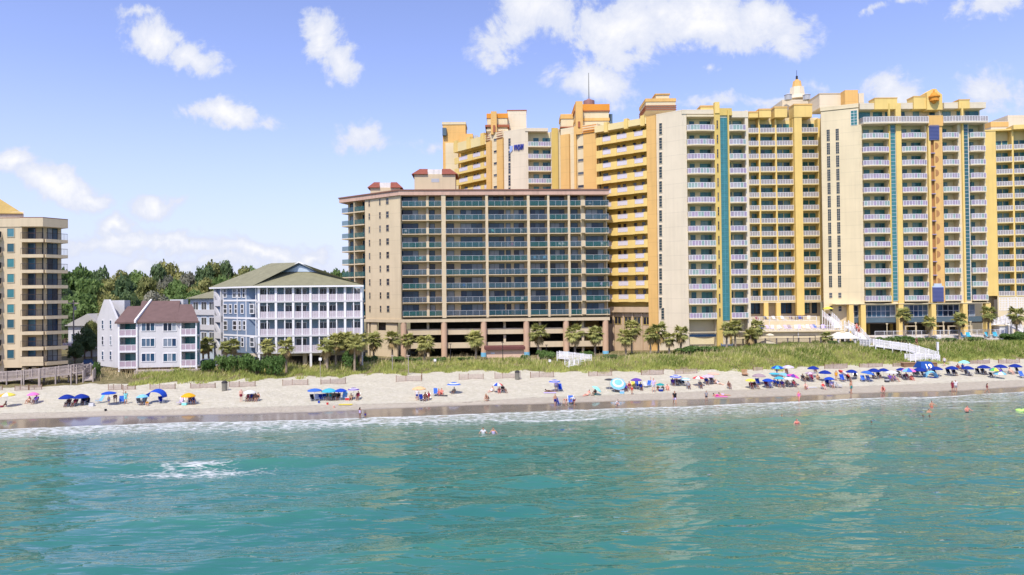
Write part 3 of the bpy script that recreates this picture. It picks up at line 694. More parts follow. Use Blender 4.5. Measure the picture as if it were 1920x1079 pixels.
# open galleries: yellow parapets with white railings between them, one per floor
gz0 = GL.z(1180, 562); gzN = GL.z(1180, 259.5)
nG = 13
for k in range(nG):
    z = gz0 + (gzN - gz0) * k / (nG - 1) 
    w = uG - .01
    def gal(w=w):
        a = MB(); rr = []; a.box(0, w, 0, gal_in + .3, -.25, 0)
        segs = [(0, .13, 'y'), (.13, .30, 'r'), (.30, .42, 'y'), (.42, .62, 'r'), (.62, .76, 'y'), (.76, .93, 'r'), (.93, 1, 'y')]
        for s, e, t in segs:
            if t == 'y': a.box(s * w, e * w, -.22, .02, -.55, 1.12)
            else:
                r = MB(); rr.append(r); a.box(s * w, e * w, -.1, .02, -.5, .06)
                n = 6
                for j in range(n + 1): x = s * w + .03 + (e - s) * w * .98 * j / n; r.box(x - .03, x + .03, -.07, -.02, .06, 1.0)
                r.box(s * w + .01, e * w - .01, -.09, 0, 1.0, 1.09)
                r.box(s * w + .01, e * w - .01, -.052, -.04, .12, .98)
        return a.mesh('gallery', YELLOW), [r.mesh('railing', LAVWHITE) for r in rr]
    ga, gr = cached(('gal', round(w, 2)), gal)
    o = GL.put('gallery', ga, mt, 0, z, -.2)
    for g_ in gr: link('railing', g_, o)
    for fx in (.05, .34, .45, .66, .82, .93):
        put_window(GL, mt, fx * uG, z + .1, .75 if fx > .1 else 1.3, 2.0, 1, 1, YELDK, PANEDARK if fx > .1 else GLASSDK, gal_in - .17, 'gallery_door', .04)
lb = MB().box(.02, uG - .02, .6, gal_in - .16, zgr - 1, gz0 - 2.6, GL.M).build('lower_wall', mat('shaded_tan_stucco', (.46, .34, .22), .85, .08, .4, streak=.15), mt)  # tan darkened in the colour for the shade below the galleries
for fx in (.12, .3, .5, .68, .86):
    put_window(GL, mt, fx * uG, gz0 - 5.3, 1.5, 1.5, 2, 1, YELDK, PANEDARK, .57, 'window', .08)
    MB().box(fx * uG - .4, fx * uG - .1, .3, .58, zgr - 1, gz0 - 2.7, GL.M).build('lower_pier', mat('shaded_tan_stucco', (.46, .34, .22)), mt)
MB().box(.02, uG - .02, -.2, .59, gz0 - 2.75, gz0 - 1.6, GL.M).build('walkway_parapet', mat('shaded_tan_stucco', (.46, .34, .22)), mt)
MB().box(-.3, uG - .01, -.45, gal_in, gzN + 2.35, zT - .35, GL.M).build('gallery_parapet', mat('light_yellow_stucco', (.64, .52, .26), .85, .05, .3), mt)
for fx in (.18, .58, .9): MB().box(fx * uG, fx * uG + .9, -.7, .3, gzN + 2.0, zT + .1, GL.M).build('parapet_block', YELLOW, mt)
tiny_windows(GL, mt, 1239, [GL_y for GL_y in [242 + 27.2 * k for k in range(13)] ], .62, 2.3, 4, 1, SLITGLASS)
tiny_windows(GL, mt, 1243, [588], .62, 2.3, 4, 1, SLITGLASS)
# front
u = lambda px: FR.u(px)
op = [(u(1290), u(1341)), (u(1368.5), u(1400))]
recessed_front(mt, FR, zgr - 1, zT - .15, op, 3, CREAM2, mat('recess_stucco', (.62, .54, .35), .85, .05), rec=REC2)
stack(mt, FR, op[0][0], op[0][1], ZM, REC2, .55, .35, [(.20, .36, 1), (.58, .96, 3)])
stack(mt, FR, op[1][0], op[1][1], ZM, REC2, .55, .25, [(.12, .30, 1), (.46, .94, 2)])
MB().box(u(1341), u(1351.5), -.5, -.004, zgr - 1, zT + .9, FR.M).build('pilaster', YELDK, mt)
MB().box(u(1342), u(1350.5), -.65, .4, zT - .9, zT + 1.4, FR.M).build('pilaster_cap', YELLOW, mt)
MB().box(u(1366), u(1368.5), -.5, -.004, zgr - 1, zT - .2, FR.M).build('pilaster', YELDK, mt)
MB().box(u(1352), u(1375), -.25, .6, zT - 1.2, zT + .25, FR.M).build('parapet_block', YELDK, mt)
put_window(FR, mt, u(1352.5), ZM[0] - .2, u(1365.5) - u(1352.5), zN + 2.8 - ZM[0] + .2, 2, 46, mat('teal_mullion', (.10, .30, .33), .4), PANETEAL, -.1, 'curtain_window', .045)
for k in range(14): put_window(FR, mt, u(1344.8), ZM[k] + .5, .28, 1.7, 1, 3, YELDK, PANEDARK, -.52, 'slit_window', .03)
MB().box(-.1, u(1341) - .003, -.12, 2.5, zT - .9, zT, FR.M).build('roof_parapet', CREAM2, mt)
MB().box(u(1375.2), FR.L, -.12, 2.5, zT - 1.6, zT - .3, FR.M).build('roof_parapet', CREAM2, mt)
MB().box(u(1290), u(1341) - .003, -.3, 1.6, zT - 1.5, zT - 1.1, FR.M).build('canopy_slab', CREAM, mt)
# dark ground floor openings
gm = MB(); gm.box(u(1290), u(1340), -.06, -.003, FR.z(1315, 632), FR.z(1315, 627), FR.M); gm.build('ground_window', GLASSDK, mt)
MB().box(u(1288), u(1405), -.12, -.006, FR.z(1315, 624), FR.z(1315, 622.5), FR.M).build('ledge', CREAM, mt)
# roof block
def roof_block(parent, pxa, pxb, ytop, ybot, D, depth, m, name='roof_block', trims=()):
    f = WF(P(pxa, D), P(pxb, D)); za, zb2 = f.z((pxa + pxb) / 2, ybot), f.z((pxa + pxb) / 2, ytop)
    b = MB().box(0, f.L, 0, depth, za, zb2, f.M).build(name, m, parent)
    for (ya, yb, tm, ex) in trims:
        MB().box(-ex, f.L + ex, -ex, depth + ex, f.z((pxa + pxb) / 2, yb), f.z((pxa + pxb) / 2, ya), f.M).build('trim_band', tm, b)
    return b, f
roof_block(mt, 1216, 1272, 186, 208, 146, 7, CREAM, trims=((185, 191, ORANGE, .12), (198, 199.3, RUST, .15), (201.5, 202.8, RUST, .15), (205, 206.5, RUST, .15)))
roof_block(mt, 1235, 1260, 177, 190, 147, 4, CREAM, trims=((176, 178, ORANGE, .2),))
roof_block(mt, 1319, 1352, 199, 207, 142, 3, YELLOW, trims=((198, 200.5, ORANGE, .1),))

# ---------------------------------------------------------------- resort tower at the right (widest)
K0 = P(1545, 153); K1 = P(1616, 150); K2 = P(1853, 150)
rt = thing('resort_tower', 'widest yellow resort tower with an orange slatted strip down its front', 'building', (K1.x + 12, K1.y + 8, 4.5), group='yellow resort towers')
KL = WF(K0, K1); KF = WF(K1, K2)
zT = KF.z(1616, 194); zgr = 4.5
z0 = KF.z(1700, 565.6); zN = KF.z(1700, 261.8); ZR = [z0 + (zN - z0) * k / 12 for k in range(13)]; zTopB = KF.z(1700, 233.5)
dz = (zN - z0) / 12
poly = [KL.pt(.01, .01), KL.pt(KL.L - .01, .01), KF.pt(.01, 2.0), KF.pt(KF.L - .01, 2.0), KF.pt(KF.L - .5, 17), KL.pt(0, 17)]
zarc = KF.z(1700, 570)
MB().prism([V2(p) for p in poly], zarc, zT - 1.0).build('core', CREAM, rt)
MB().prism([V2(p) for p in [KL.pt(.01, .01), KL.pt(KL.L * .8, .01), KL.pt(KL.L * .8, 14), KL.pt(0, 14)]], zgr - 1, zarc - .01).build('lower_wall', CREAM, rt)
MB().box(-.1, KL.L, -.12, 1.5, zT - .9, zT, KL.M).build('roof_parapet', CREAM, rt)
ys_ = [215 + 25.1 * k for k in range(13)]
for px, w_ in ((1556, .62), (1573, .62)):
    u_ = KL.u(px)
    for k in range(14):
        z = ZR[0] + dz * (k - 1 + .15) if k else ZR[0] - dz + .4
        z = ZR[0] + dz * (k - .85)
        if k < 2: put_window(KL, rt, u_ - .3, z + .5, .6, 1.1, 1, 2, CREAM2, PANEDARK, 0, 'window', .06)
        else: put_window(KL, rt, u_ - w_ / 2, z - .1, w_, 2.55, 2, 5, CREAM2, SLITGLASS, 0, 'window', .03)
uu_, zz_ = KL.hit(1604, 221); put_window(KL, rt, uu_ - .9, zz_ - 1.6, 1.2, 3.2, 2, 5, WHITE, GLASSTEAL, 0, 'window', .06)
u = lambda px: KF.u(px)
op = [(u(1619), u(1667.5)), (u(1692), u(1738)), (u(1768), u(1799)), (u(1820), u(1848.5))]
recessed_front(rt, KF, zarc, zTopB + .0, op, 3, CREAM, mat('recess_stucco', (.62, .54, .35)), rec=REC2)
specs = [[(.22, .42, 1), (.62, .98, 3)], [(.20, .40, 1), (.62, .98, 3)], [(.30, .60, 2)], [(.28, .62, 2)]]
for (a, b), sp, bw in zip(op, specs, (.4, .4, .25, .25)):
    stack(rt, KF, a, b, ZR, REC2, .55, bw, sp)
# top floor terrace
balcony(rt, KF, u(1618), u(1740), zTopB + .25, 1.5, 1.1, .3, .3, CREAM2, WHITE, PANELY, 1.2, .62)
balcony(rt, KF, u(1767.5), u(1851), zTopB + .25, 1.5, 1.1, .3, .3, CREAM2, WHITE, PANELY, 1.2, .62)
MB().box(0, KF.L, 1.5, 2.3, zTopB + .005, zT - .6, KF.M).build('top_wall', CREAM, rt)
for a, b, n in ((1620, 1641, 3), (1648, 1664, 2), (1671, 1679, 2), (1693, 1707, 2), (1724, 1734, 1), (1755, 1764, 1), (1780, 1794, 2), (1807, 1815, 2), (1823, 1847, 3)):
    put_window(KF, rt, u(a), zTopB + .35, u(b) - u(a), 2.7, n, 3, mat('teal_door_frame', (.05, .22, .22)), GLASSTEAL, 1.47, 'top_window', .06)
for a, b in ((1616, 1643), (1685.5, 1715.5), (1774, 1800.5), (1821.5, 1853)): MB().box(u(a), u(b), -.1, 2.0, zT - 1.35, zT - .02, KF.M).build('roof_parapet', CREAM2, rt)
for a, b, y in ((1643, 1685, 186), (1716, 1740, 183), (1801, 1821, 189)):
    zt_ = KF.z((a + b) / 2, y); p_ = MB().box(u(a), u(b), -.35, 2.2, zTopB + 3.3, zt_, KF.M).build('parapet_block', YELLOW, rt)
    MB().box(u(a) - .06, u(b) + .06, -.41, 2.26, zt_ + .001, zt_ + .22, KF.M).build('parapet_cap', ORANGE, p_)
MB().box(u(1668), u(1671), -.4, -.004, zarc, zT - .2, KF.M).build('pilaster', YELDK, rt)
MB().box(u(1681.5), u(1691.5), -.4, -.004, zarc, zT - .2, KF.M).build('pilaster', YELLOW, rt)
MB().box(u(1805), u(1808.5), -.4, -.004, zarc, zT - .2, KF.M).build('pilaster', YELLOW, rt)
for a, b in ((1671.5, 1681), (1809, 1817.5)):
    put_window(KF, rt, u(a), ZR[0] + .2, u(b) - u(a), zTopB - ZR[0] - .4, 1, 48, WHITE, PANETEAL, -.1, 'curtain_window', .05)
    for k in range(1): pass
# orange slatted strip
ou0, ou1 = u(1740.5), u(1767)
MB().box(ou0, u(1745), -.6, -.004, ZR[0] - .3, zTopB - .4, KF.M).build('orange_strip', YELLOW, rt)
zs0, zs1 = KF.z(1755, 531), KF.z(1755, 262)
o_ = MB().box(u(1751.5), ou1, -.6, -.004, ZR[0] - .3, zTopB + 1.2, KF.M).build('orange_strip', ORANGE, rt)
MB().box(u(1745.2), u(1751.3), -.16, -.005, ZR[0] - .3, zTopB - .4, KF.M).build('strip_shade', mat('shaded_recess_brown', (.34, .17, .07), .8), rt)  # dark brown paints the shadow side of the strip
for k in range(11):
    z = ZR[1] + dz * (k + .55)
    MB().box(u(1744.8), u(1752.5), -.75, -.2, z + 1.0, z + 1.18, KF.M).build('slat', mat('lavender_slat', (.30, .25, .36), .6), rt)
    m = MB(); n = 10; r = .78; uc = u(1753.2)
    m.add([(uc + r * math.sin(math.pi * i / n), -.62, z - .3 + r * math.cos(math.pi * i / n)) for i in range(n + 1)] + [(uc + r * math.sin(math.pi * i / n), -.3, z - .3 + r * math.cos(math.pi * i / n)) for i in range(n + 1)],
          [tuple(range(n + 1)), tuple(range(2 * n + 1, n, -1))] + [(i + 1, i, n + 1 + i, n + 2 + i) for i in range(n)], KF.M)
    m.build('half_moon_shade', mat('shaded_recess_brown', (.34, .17, .07), .8), rt)  # brown bodies painted as the shade inside half-moon openings
MB().box(u(1740), u(1768), -.8, -.62, zTopB - .6, zTopB + 1.7, KF.M).build('orange_cap', ORANGE, rt)
def louver(pa, pb, ya, yb, dome=False):
    m = MB(); za, zb_ = KF.z(1750, yb), KF.z(1750, ya); n = max(6, int((zb_ - za) / .28))
    m.box(u(pa), u(pb), -.7, -.62, za, zb_, KF.M)
    for i in range(n): z = za + (zb_ - za) * (i + .2) / n; m.box(u(pa) + .05, u(pb) - .05, -.82, -.701, z, z + .12, KF.M)
    o = m.build('louver', LOUVER, rt)
    if dome:
        q = MB(); q.prism([(u(pa), -.7), (u(pb), -.7), (u(pb), -.2), (u(pa), -.2)], zb_ + .001, zb_ + .25, KF.M)
        q.prism([(u(pa) + .4, -.68), (u(pb) - .4, -.68), (u(pb) - .4, -.22), (u(pa) + .4, -.22)], zb_ + .25, zb_ + .8, KF.M); q.build('louver_cap', PALEBLUE, o)
louver(1742, 1761, 235.5, 264); louver(1743, 1764, 539, 566, True)
# crest with a lantern emblem
zc0, zc1 = KF.z(1752, 206), KF.z(1752, 166)
cr_ = MB(); cu0, cu1 = u(1739), u(1768); w_ = cu1 - cu0
cr_.add([(cu0, -.7, zTopB + 3), (cu1, -.7, zTopB + 3), (cu1, -.7, zc1 - 1.6), (cu1 - .9, -.7, zc1 - .9), (cu0 + w_ * .62, -.7, zc1 - .3), (cu0 + w_ * .38, -.7, zc1 - .3), (cu0 + .35, -.7, zc1 - .9), (cu0, -.7, zc1 - 1.1),
         (cu0, 1.9, zTopB + 3), (cu1, 1.9, zTopB + 3), (cu1, 1.9, zc1 - 1.6), (cu1 - .9, 1.9, zc1 - .9), (cu0 + w_ * .62, 1.9, zc1 - .3), (cu0 + w_ * .38, 1.9, zc1 - .3), (cu0 + .35, 1.9, zc1 - .9), (cu0, 1.9, zc1 - 1.1)],
        [tuple(range(8)), tuple(range(15, 7, -1))] + [(i, 8 + i, 8 + (i + 1) % 8, (i + 1) % 8) for i in range(8)], KF.M)
crest = cr_.build('crest', YELLOW, rt)
em = MB(); M_ = KF.M @ Matrix.Translation((cu0 + w_ * .42, -.95, 0))
ze = zc1 - 3.6
em.frus(0, 0, ze, ze + .5, .25, .6, 12, M_).frus(0, 0, ze + .502, ze + 1.3, .95, .95, 12, M_).frus(0, 0, ze + 1.302, ze + 1.6, 1.15, 1.15, 12, M_).frus(0, 0, ze + 1.602, ze + 2.3, .9, .5, 12, M_).frus(0, 0, ze + 2.302, ze + 3.0, .22, .1, 8, M_)
em.build('emblem', DORANGE, crest)
# arcade
zw1, zw0, zsp = KF.z(1700, 573), KF.z(1700, 594), KF.z(1700, 605)
for px, w_ in ((1592, 8), (1614.5, 9), (1685, 9), (1746, 8.5), (1805, 8.5), (1848, 9)):
    uu0, uu1 = KF.u(px - w_ / 2), KF.u(px + w_ / 2)
    MB().box(uu0, uu1, -.5, .6, zgr - 1, zarc - .003, KF.M).build('arcade_column', YELLOW, rt)
for a, b in ((1595, 1610), (1619, 1680), (1690, 1741), (1751, 1800), (1810, 1830)):
    put_window(KF, rt, u(a), zw0, u(b) - u(a), zw1 - zw0, max(2, int((b - a) / 8.5)), 2, GREYMETAL, GLASSDK, 1.0, 'arcade_window', .12)
MB().box(u(1594), u(1852), 1.0, 1.3, zsp, zw0 - .1, KF.M).build('spandrel', SPANDREL, rt)
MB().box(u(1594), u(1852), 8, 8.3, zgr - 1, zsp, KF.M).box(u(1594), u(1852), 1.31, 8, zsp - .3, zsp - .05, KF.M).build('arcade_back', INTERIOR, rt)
MB().box(-6, KF.L, -.6, 2.2, zarc, zarc + .12 - .005, KF.M).build('arcade_ledge', CREAM, rt)
for px in (1655, 1700, 1730, 1770, 1790, 1830): MB().box(u(px) - .3, u(px) + .3, 6.5, 7, zgr - 1, zsp - .31, KF.M).build('inner_pillar', YELDK, rt)
# roof blocks behind, with the stepped lantern
roof_block(rt, 1543, 1590, 176, 202, 160, 6, CREAM2, trims=((175, 176.5, BEIGE2, .1),))
roof_block(rt, 1591, 1616, 169, 196, 158, 5, ORANGE); roof_block(rt, 1617, 1627, 175, 196, 159, 4, CREAM2)
b, f = roof_block(rt, 1473, 1541, 187, 206, 168, 9, CREAM2)
lt = MB(); p = P(1501, 172)
for (ya, yb, r0, r1, n) in ((188, 182, 3.0, 2.7, 8), (182, 165, 2.0, 1.7, 8)): lt.frus(p.x, p.y, zat(1501, ya, 172), zat(1501, yb, 172) - .01, r0, r1, n)
lt.build('lantern', CREAM2, b)
MB().frus(p.x, p.y, zat(1501, 165, 172), zat(1501, 153, 172), 1.25, 1.0, 8).frus(p.x, p.y, zat(1501, 153, 172), zat(1501, 150, 172), .6, .5, 8).build('lantern_top', ORANGE, b)
MB().frus(p.x, p.y, zat(1501, 150, 172), zat(1501, 143, 172), .30, .28, 6).frus(p.x, p.y, zat(1501, 143, 172), zat(1501, 132, 172), .07, .05, 6).build('antenna', DARKMETAL, b)
for px in (1484, 1519): q = P(px, 166); MB().frus(q.x, q.y, zat(px, 188, 166), zat(px, 179, 166), .9, .9, 8).frus(q.x, q.y, zat(px, 179, 166), zat(px, 176, 166), 1.0, .3, 8).build('roof_fan', GREYMETAL, b)

# ---------------------------------------------------------------- wing between the two towers
W0 = P(1405, 158); W1 = P(1546, 158)
wg = thing('resort_wing', 'narrow yellow resort wing with four balcony columns above the pool terrace', 'building', (W0.x + 8, W0.y + 6, 4.5), group='yellow resort towers')
WW = WF(W0, W1); u = lambda px: WW.u(px)
z0 = WW.z(1480, 565.5); zN = WW.z(1480, 250.5); ZW = [z0 + (zN - z0) * k / 13 for k in range(14)]; zT = WW.z(1480, 218)
MB().box(-6, WW.L, 2.01, 14, 3.5, zT, WW.M).build('core', CREAM, wg)
op = [(u(1406), u(1425)), (u(1428), u(1456)), (u(1459), u(1489)), (u(1504), u(1536.5))]
recessed_front(wg, WW, z0 + .2, zT - .6, op, 3, YELLOW, mat('recess_yellow', (.64, .52, .25), .85, .05), rec=REC2, ubeg=-6)
for (a, b), sp in zip(op, ([(.5, .95, 1)], [(.2, .45, 1), (.5, .95, 2)], [(.1, .5, 2), (.6, .95, 1)], [(.08, .55, 2), (.65, .95, 1)])):
    stack(wg, WW, a, b, ZW, REC2, .15, .0, sp, panel=PANELY, sm=mat('light_yellow_stucco', (.64, .52, .26)))
MB().box(u(1489.5), u(1503.5), -.9, -.004, z0 - 3.2, zT + .3, WW.M).build('pilaster', YELLOW, wg)
for a, b, y in ((1424, 1446, 209), (1453, 1476, 205), (1489, 1523, 200), (1405, 1422, 214)):
    zt_ = WW.z((a + b) / 2, y); p_ = MB().box(u(a), u(b), -1.0, 1.8, WW.z(1480, 222), zt_, WW.M).build('parapet_block', YELLOW, wg)
    MB().box(u(a) - .08, u(b) + .08, -1.08, 1.88, zt_ + .001, zt_ + .35, WW.M).build('parapet_cap', ORANGE, p_)
MB().box(-6, WW.L, 1.7, 2.0, zT - .6, zT + .02, WW.M).build('roof_parapet', CREAM, wg)
# ground floor doors
for a, b, n in ((1410, 1418, 1), (1420, 1428, 1), (1460, 1478, 4), (1480, 1488, 1), (1508, 1522, 3), (1528, 1536, 1)):
    put_window(WW, wg, u(a), WW.z(1480, 588), u(b) - u(a), 3.0, n, 3, DARKMETAL, GLASSTEAL if a == 1508 else GLASSDK, 1.98, 'terrace_door', .1)
MB().box(0, WW.L, -.1, 2.0, z0 - .3, z0 + .19, WW.M).build('ground_ledge', CREAM, wg)
for px in (1434, 1457, 1497): MB().box(u(px) - .5, u(px) + .5, -.3, .4, 4, z0 - .31, WW.M).build('ground_column', YELLOW, wg)

# ---------------------------------------------------------------- wing at the right edge
E0 = P(1850, 166); E1 = P(2010, 163)
ew = thing('resort_wing', 'yellow resort wing cut off by the right edge behind two palms', 'building', (E0.x + 8, E0.y + 6, 4.5), group='yellow resort towers')
EE = WF(E0, E1); u = lambda px: EE.u(px)
z0 = EE.z(1885, 556.5); zN = EE.z(1885, 282); ZE = [z0 + (zN - z0) * k / 12 for k in range(13)]; zT = EE.z(1885, 245)
MB().box(.0, EE.L, 2.01, 13, 3.5, zT, EE.M).build('core', CREAM, ew)
op = [(u(1870.5), u(1900.5)), (u(1904), u(1933)), (u(1940), u(1972))]
recessed_front(ew, EE, z0 + .2, zT, op, 3, YELLOW, mat('recess_yellow', (.64, .52, .25)), rec=REC2)
for (a, b), sp in zip(op, ([(.1, .55, 2), (.65, .95, 1)],) * 3): stack(ew, EE, a, b, ZE, REC2, .15, 0, sp, panel=PANELY, sm=mat('light_yellow_stucco', (.64, .52, .26)))
MB().box(u(1900), EE.L, -1, 2.2, zT + .002, EE.z(1910, 236), EE.M).build('parapet_block', YELLOW, ew)
MB().box(0, u(1900) - .01, -.1, 2.2, zT + .002, EE.z(1870, 243), EE.M).build('roof_parapet', YELLOW, ew)
roof_block(ew, 1865, 1897, 228, 246, 172, 5, CREAM2, trims=((229, 238, ORANGE, .1),)); roof_block(ew, 1897, 1960, 216, 246, 174, 6, CREAM2)
for a, b in ((1872, 1886), (1889, 1903), (1906, 1922)): put_window(EE, ew, u(a), EE.z(1885, 581), u(b) - u(a), 2.8, 5, 5, WHITE, PANEDARK, -.02, 'lattice_window', .16)
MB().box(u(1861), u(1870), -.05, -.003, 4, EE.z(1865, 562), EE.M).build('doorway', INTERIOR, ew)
MB().box(u(1868), EE.L, -.06, .0, 3.5, z0 + .18, EE.M).build('lower_wall', CREAM, ew)

# ---------------------------------------------------------------- resort tower far back, with the sign
at_ = thing('resort_tower', 'orange and cream resort tower with a blue sign, rising behind the beige tower', 'building', (5, 172, 3), group='yellow resort towers')
zgr = 3
S0 = P(948, 166); S1 = P(989, 163); S2 = P(1050, 163.5)
SL = WF(S0, S1); SF = WF(S1, S2)
zT = SF.z(989, 240.5)
MB().prism([V2(p) for p in [SL.pt(0, .01), SL.pt(SL.L - .01, .01), SF.pt(.01, 2.0), SF.pt(SF.L, 2.0), SF.pt(SF.L, 12), SL.pt(0, 12)]], zgr, zT - .5).build('core', CREAM2, at_)
MB().box(0, SL.L, -.01, .3, zgr, zT, SL.M).build('sign_wall', CREAM2, at_)
for k in range(6):
    uu_, zz_ = SL.hit(955.5, 270 + 23 * k); put_window(SL, at_, uu_ - .3, zz_ - 1.3, .62, 2.6, 1, 4, CREAM2, PANEDARK, -.02, 'window', .05)
zN = SF.z(1015, 276.5); ZA = [zN - 2.95 * k for k in range(15)]
a, b = SF.u(992), SF.u(1035)
recessed_front(at_, SF, zgr, zT - .8, [(a, b)], 3, CREAM2, mat('recess_stucco', (.62, .54, .35)), rec=REC2)
stack(at_, SF, a, b, ZA[:7], REC2, .2, 0, [(.27, .48, 1), (.68, 1.0, 3)], panel=PANELV)
MB().box(-.1, SF.L - 2.4, -.15, 2, zT - .79, zT, SF.M).build('roof_parapet', CREAM2, at_)
MB().box(SF.u(1036), SF.u(1048), -.4, -.004, zgr, zT, SF.M).build('pilaster', YELDK, at_)
MB().box(SF.u(1049), SF.u(1057), -.2, 3, zgr, zT - .2, SF.M).build('end_wall', CREAM, at_)
for k in range(5): uu_, zz_ = SF.hit(1054, 253 + 23.4 * k); MB().box(uu_ - .15, uu_ + .15, -.24, -.2, zz_ - .2, zz_ + .2, SF.M).build('vent', DARKMETAL, at_)
# sign letters
cu = bpy.data.curves.new('sign_letters', 'FONT'); cu.body = 'WYNDHAM'; cu.size = 2.3; cu.extrude = .12; cu.shear = .12; cu.align_x = 'LEFT'; cu.space_character = .92
to = bpy.data.objects.new('tmp_text', cu); COL.objects.link(to); dg = bpy.context.evaluated_depsgraph_get(); dg.update()
me = bpy.data.meshes.new_from_object(to.evaluated_get(dg)); bpy.data.objects.remove(to); me.materials.clear(); me.materials.append(SIGNBLUE)
xs_ = [v.co.x for v in me.vertices]; wid = max(xs_) - min(xs_)
ul, zl = SL.hit(964, 282); ur, _ = SL.hit(982, 282); scx = (ur - ul) / wid
sg = thing('wall_sign', 'blue lettered sign on the cream wall of the orange and cream resort tower', 'sign', (*SL.pt(ul, -.15), zl - .2))
so = link('sign_letters', me, sg); so.rotation_euler = (rad(90), 0, SL.ang); so.scale = (scx, .9, 1)
bl = MB(); 
for i in range(3): bl.box(-1.1 + i * .28, -.9 + i * .28, -.1, .1, -.35 + .25 * i, 1.3, Matrix.Rotation(SL.ang, 4, 'Z'))
bl.build('sign_emblem', SIGNPALE, sg, off=(0, 0, 0))
# pilastered lift tower left of it
TL0 = P(917, 170); TL1 = P(948, 166.2); T = WF(TL0, TL1); u = lambda px: T.u(px)
zt_ = T.z(930, 248)
MB().box(0, T.L, 0.01, 8, zgr, zt_, T.M).build('lift_tower', CREAM, at_)
MB().box(0, u(924), -.5, 0, zgr, T.z(930, 262), T.M).box(u(935.5), T.L, -.5, 0, zgr, T.z(930, 262), T.M).build('orange_pilasters', ORANGE, at_)
for y in (249.5, 253.5, 257.5, 261.5): MB().box(-.1, u(923), -.65, -.502, T.z(930, y + 1), T.z(930, y), T.M).box(u(936), T.L + .05, -.65, -.502, T.z(930, y + 1), T.z(930, y), T.M).build('trim_band', RUST, at_)
for k in range(5): uu_, zz_ = T.hit(930, 262.5 + 22.2 * k); put_window(T, at_, uu_ - .7, zz_ - .2, 1.4, .5, 1, 1, CREAM, PANEDARK, -.02, 'window', .06)
roof_block(at_, 917, 955, 213, 250, 169.5, 7, CREAM, 'lift_head', trims=((213.5, 222, DORANGE, .15), (235, 239, RUST, .5), (243, 247, CREAM, .2)))
roof_block(at_, 924, 935, 209, 252, 168.2, 1.2, ORANGE, 'orange_fin')
b, f = roof_block(at_, 928, 932, 235, 248, 167.9, .2, RUST, 'fin_ornament')
roof_block(at_, 955, 991, 208, 245, 172, 8, CREAM2, 'stair_head', trims=((206.5, 208, RUST, .1),))
# galleries further left
GA0 = P(857, 186); GA1 = P(917, 176); GA = WF(GA0, GA1)
gzN = GA.z(890, 290); zt_ = GA.z(890, 262)
MB().box(0, GA.L, gal_in, 10, zgr, zt_, GA.M).build('gallery_core', YELDK, at_)
for k in range(7):
    z = gzN - 2.95 * k; w = GA.L
    def gal(w=w):
        a = MB(); rr = []; a.box(0, w, 0, gal_in + .3, -.25, 0)
        for s, e, t in [(0, .14, 'y'), (.14, .42, 'r'), (.42, .58, 'y'), (.58, .82, 'r'), (.82, .92, 'y'), (.92, 1, 'r')]:
            if t == 'y': a.box(s * w, e * w, -.22, .02, -.55, 1.12)
            else:
                r = MB(); rr.append(r); a.box(s * w, e * w, -.1, .02, -.5, .06)
                for j in range(7): x = s * w + .03 + (e - s) * w * .98 * j / 6; r.box(x - .03, x + .03, -.07, -.02, .06, 1.0)
                r.box(s * w + .01, e * w - .01, -.09, 0, 1.0, 1.09); r.box(s * w + .01, e * w - .01, -.052, -.04, .12, .98)
        return a.mesh('gallery', YELLOW), [r.mesh('railing', LAVWHITE) for r in rr]
    ga, gr = cached(('gal', round(w, 2)), gal); o = GA.put('gallery', ga, at_, 0, z - .9, -.2)
    for g_ in gr: link('railing', g_, o)
    for fx in (.12, .42, .52, .78, .90): put_window(GA, at_, fx * w, z - .8, 1.4 if fx < .2 else .7, 2.0, 1, 1, YELDK, GLASSDK if fx < .2 else PANEDARK, gal_in - .02, 'gallery_door', .04)
MB().box(-.3, GA.L, -.5, gal_in, gzN + 1.8, zt_ + .2, GA.M).build('gallery_parapet', mat('light_yellow_stucco', (.64, .52, .26)), at_)
for fx in (.0, .42, .85): MB().box(fx * GA.L, fx * GA.L + 1.5, -.7, .3, gzN + 1.7, zt_ + .9, GA.M).build('parapet_block', YELLOW, at_)
roof_block(at_, 833, 876, 231, 620, 190, 6, ORANGE, 'stair_tower', trims=((229, 234, CREAM, .15),)); roof_block(at_, 838, 862, 268, 620, 189.2, .75, CREAM, 'stair_panel')
roof_block(at_, 866, 890, 251, 300, 189.5, 4, ORANGE, 'roof_block'); b, f = roof_block(at_, 832.5, 840, 240, 254, 189.0, .9, SPANDREL, 'corner_window')
roof_block(at_, 892, 899, 254, 262, 180, 1.2, GREYMETAL, 'roof_unit')
# orange tower with the mast
X0 = P(1055, 157); X1 = P(1124, 152); XT = WF(X0, X1); u = lambda px: XT.u(px)
zt_ = XT.z(1090, 236)
MB().box(0, XT.L, .01, 8, zgr, zt_, XT.M).build('orange_tower', CREAM, at_)
for a, b, m in ((1055, 1071, ORANGE), (1098, 1123, ORANGE)): MB().box(u(a), u(b), -.6, 0, zgr, XT.z(1090, 249), XT.M).build('orange_pilaster', m, at_)
MB().box(u(1080), u(1084), -.5, 0, zgr, zt_, XT.M).build('orange_strip', ORANGE, at_)
for y in (236, 240.5, 244.5, 248.5): MB().box(u(1097), u(1123), -.8, -.602, XT.z(1110, y + 1.3), XT.z(1110, y), XT.M).build('trim_band', DORANGE, at_)
for k in range(5): uu_, zz_ = XT.hit(1090, 252 + 24.5 * k); put_window(XT, at_, uu_ - .8, zz_ - .25, 1.6, .55, 1, 1, CREAM, PANEDARK, -.02, 'window', .06)
hb, f = roof_block(at_, 1083, 1146, 196, 240, 156, 8, CREAM, 'tower_head', trims=((196, 208, DORANGE, .2), (207.8, 209.5, RUST, .25), (222, 227, ORANGE, .15)))
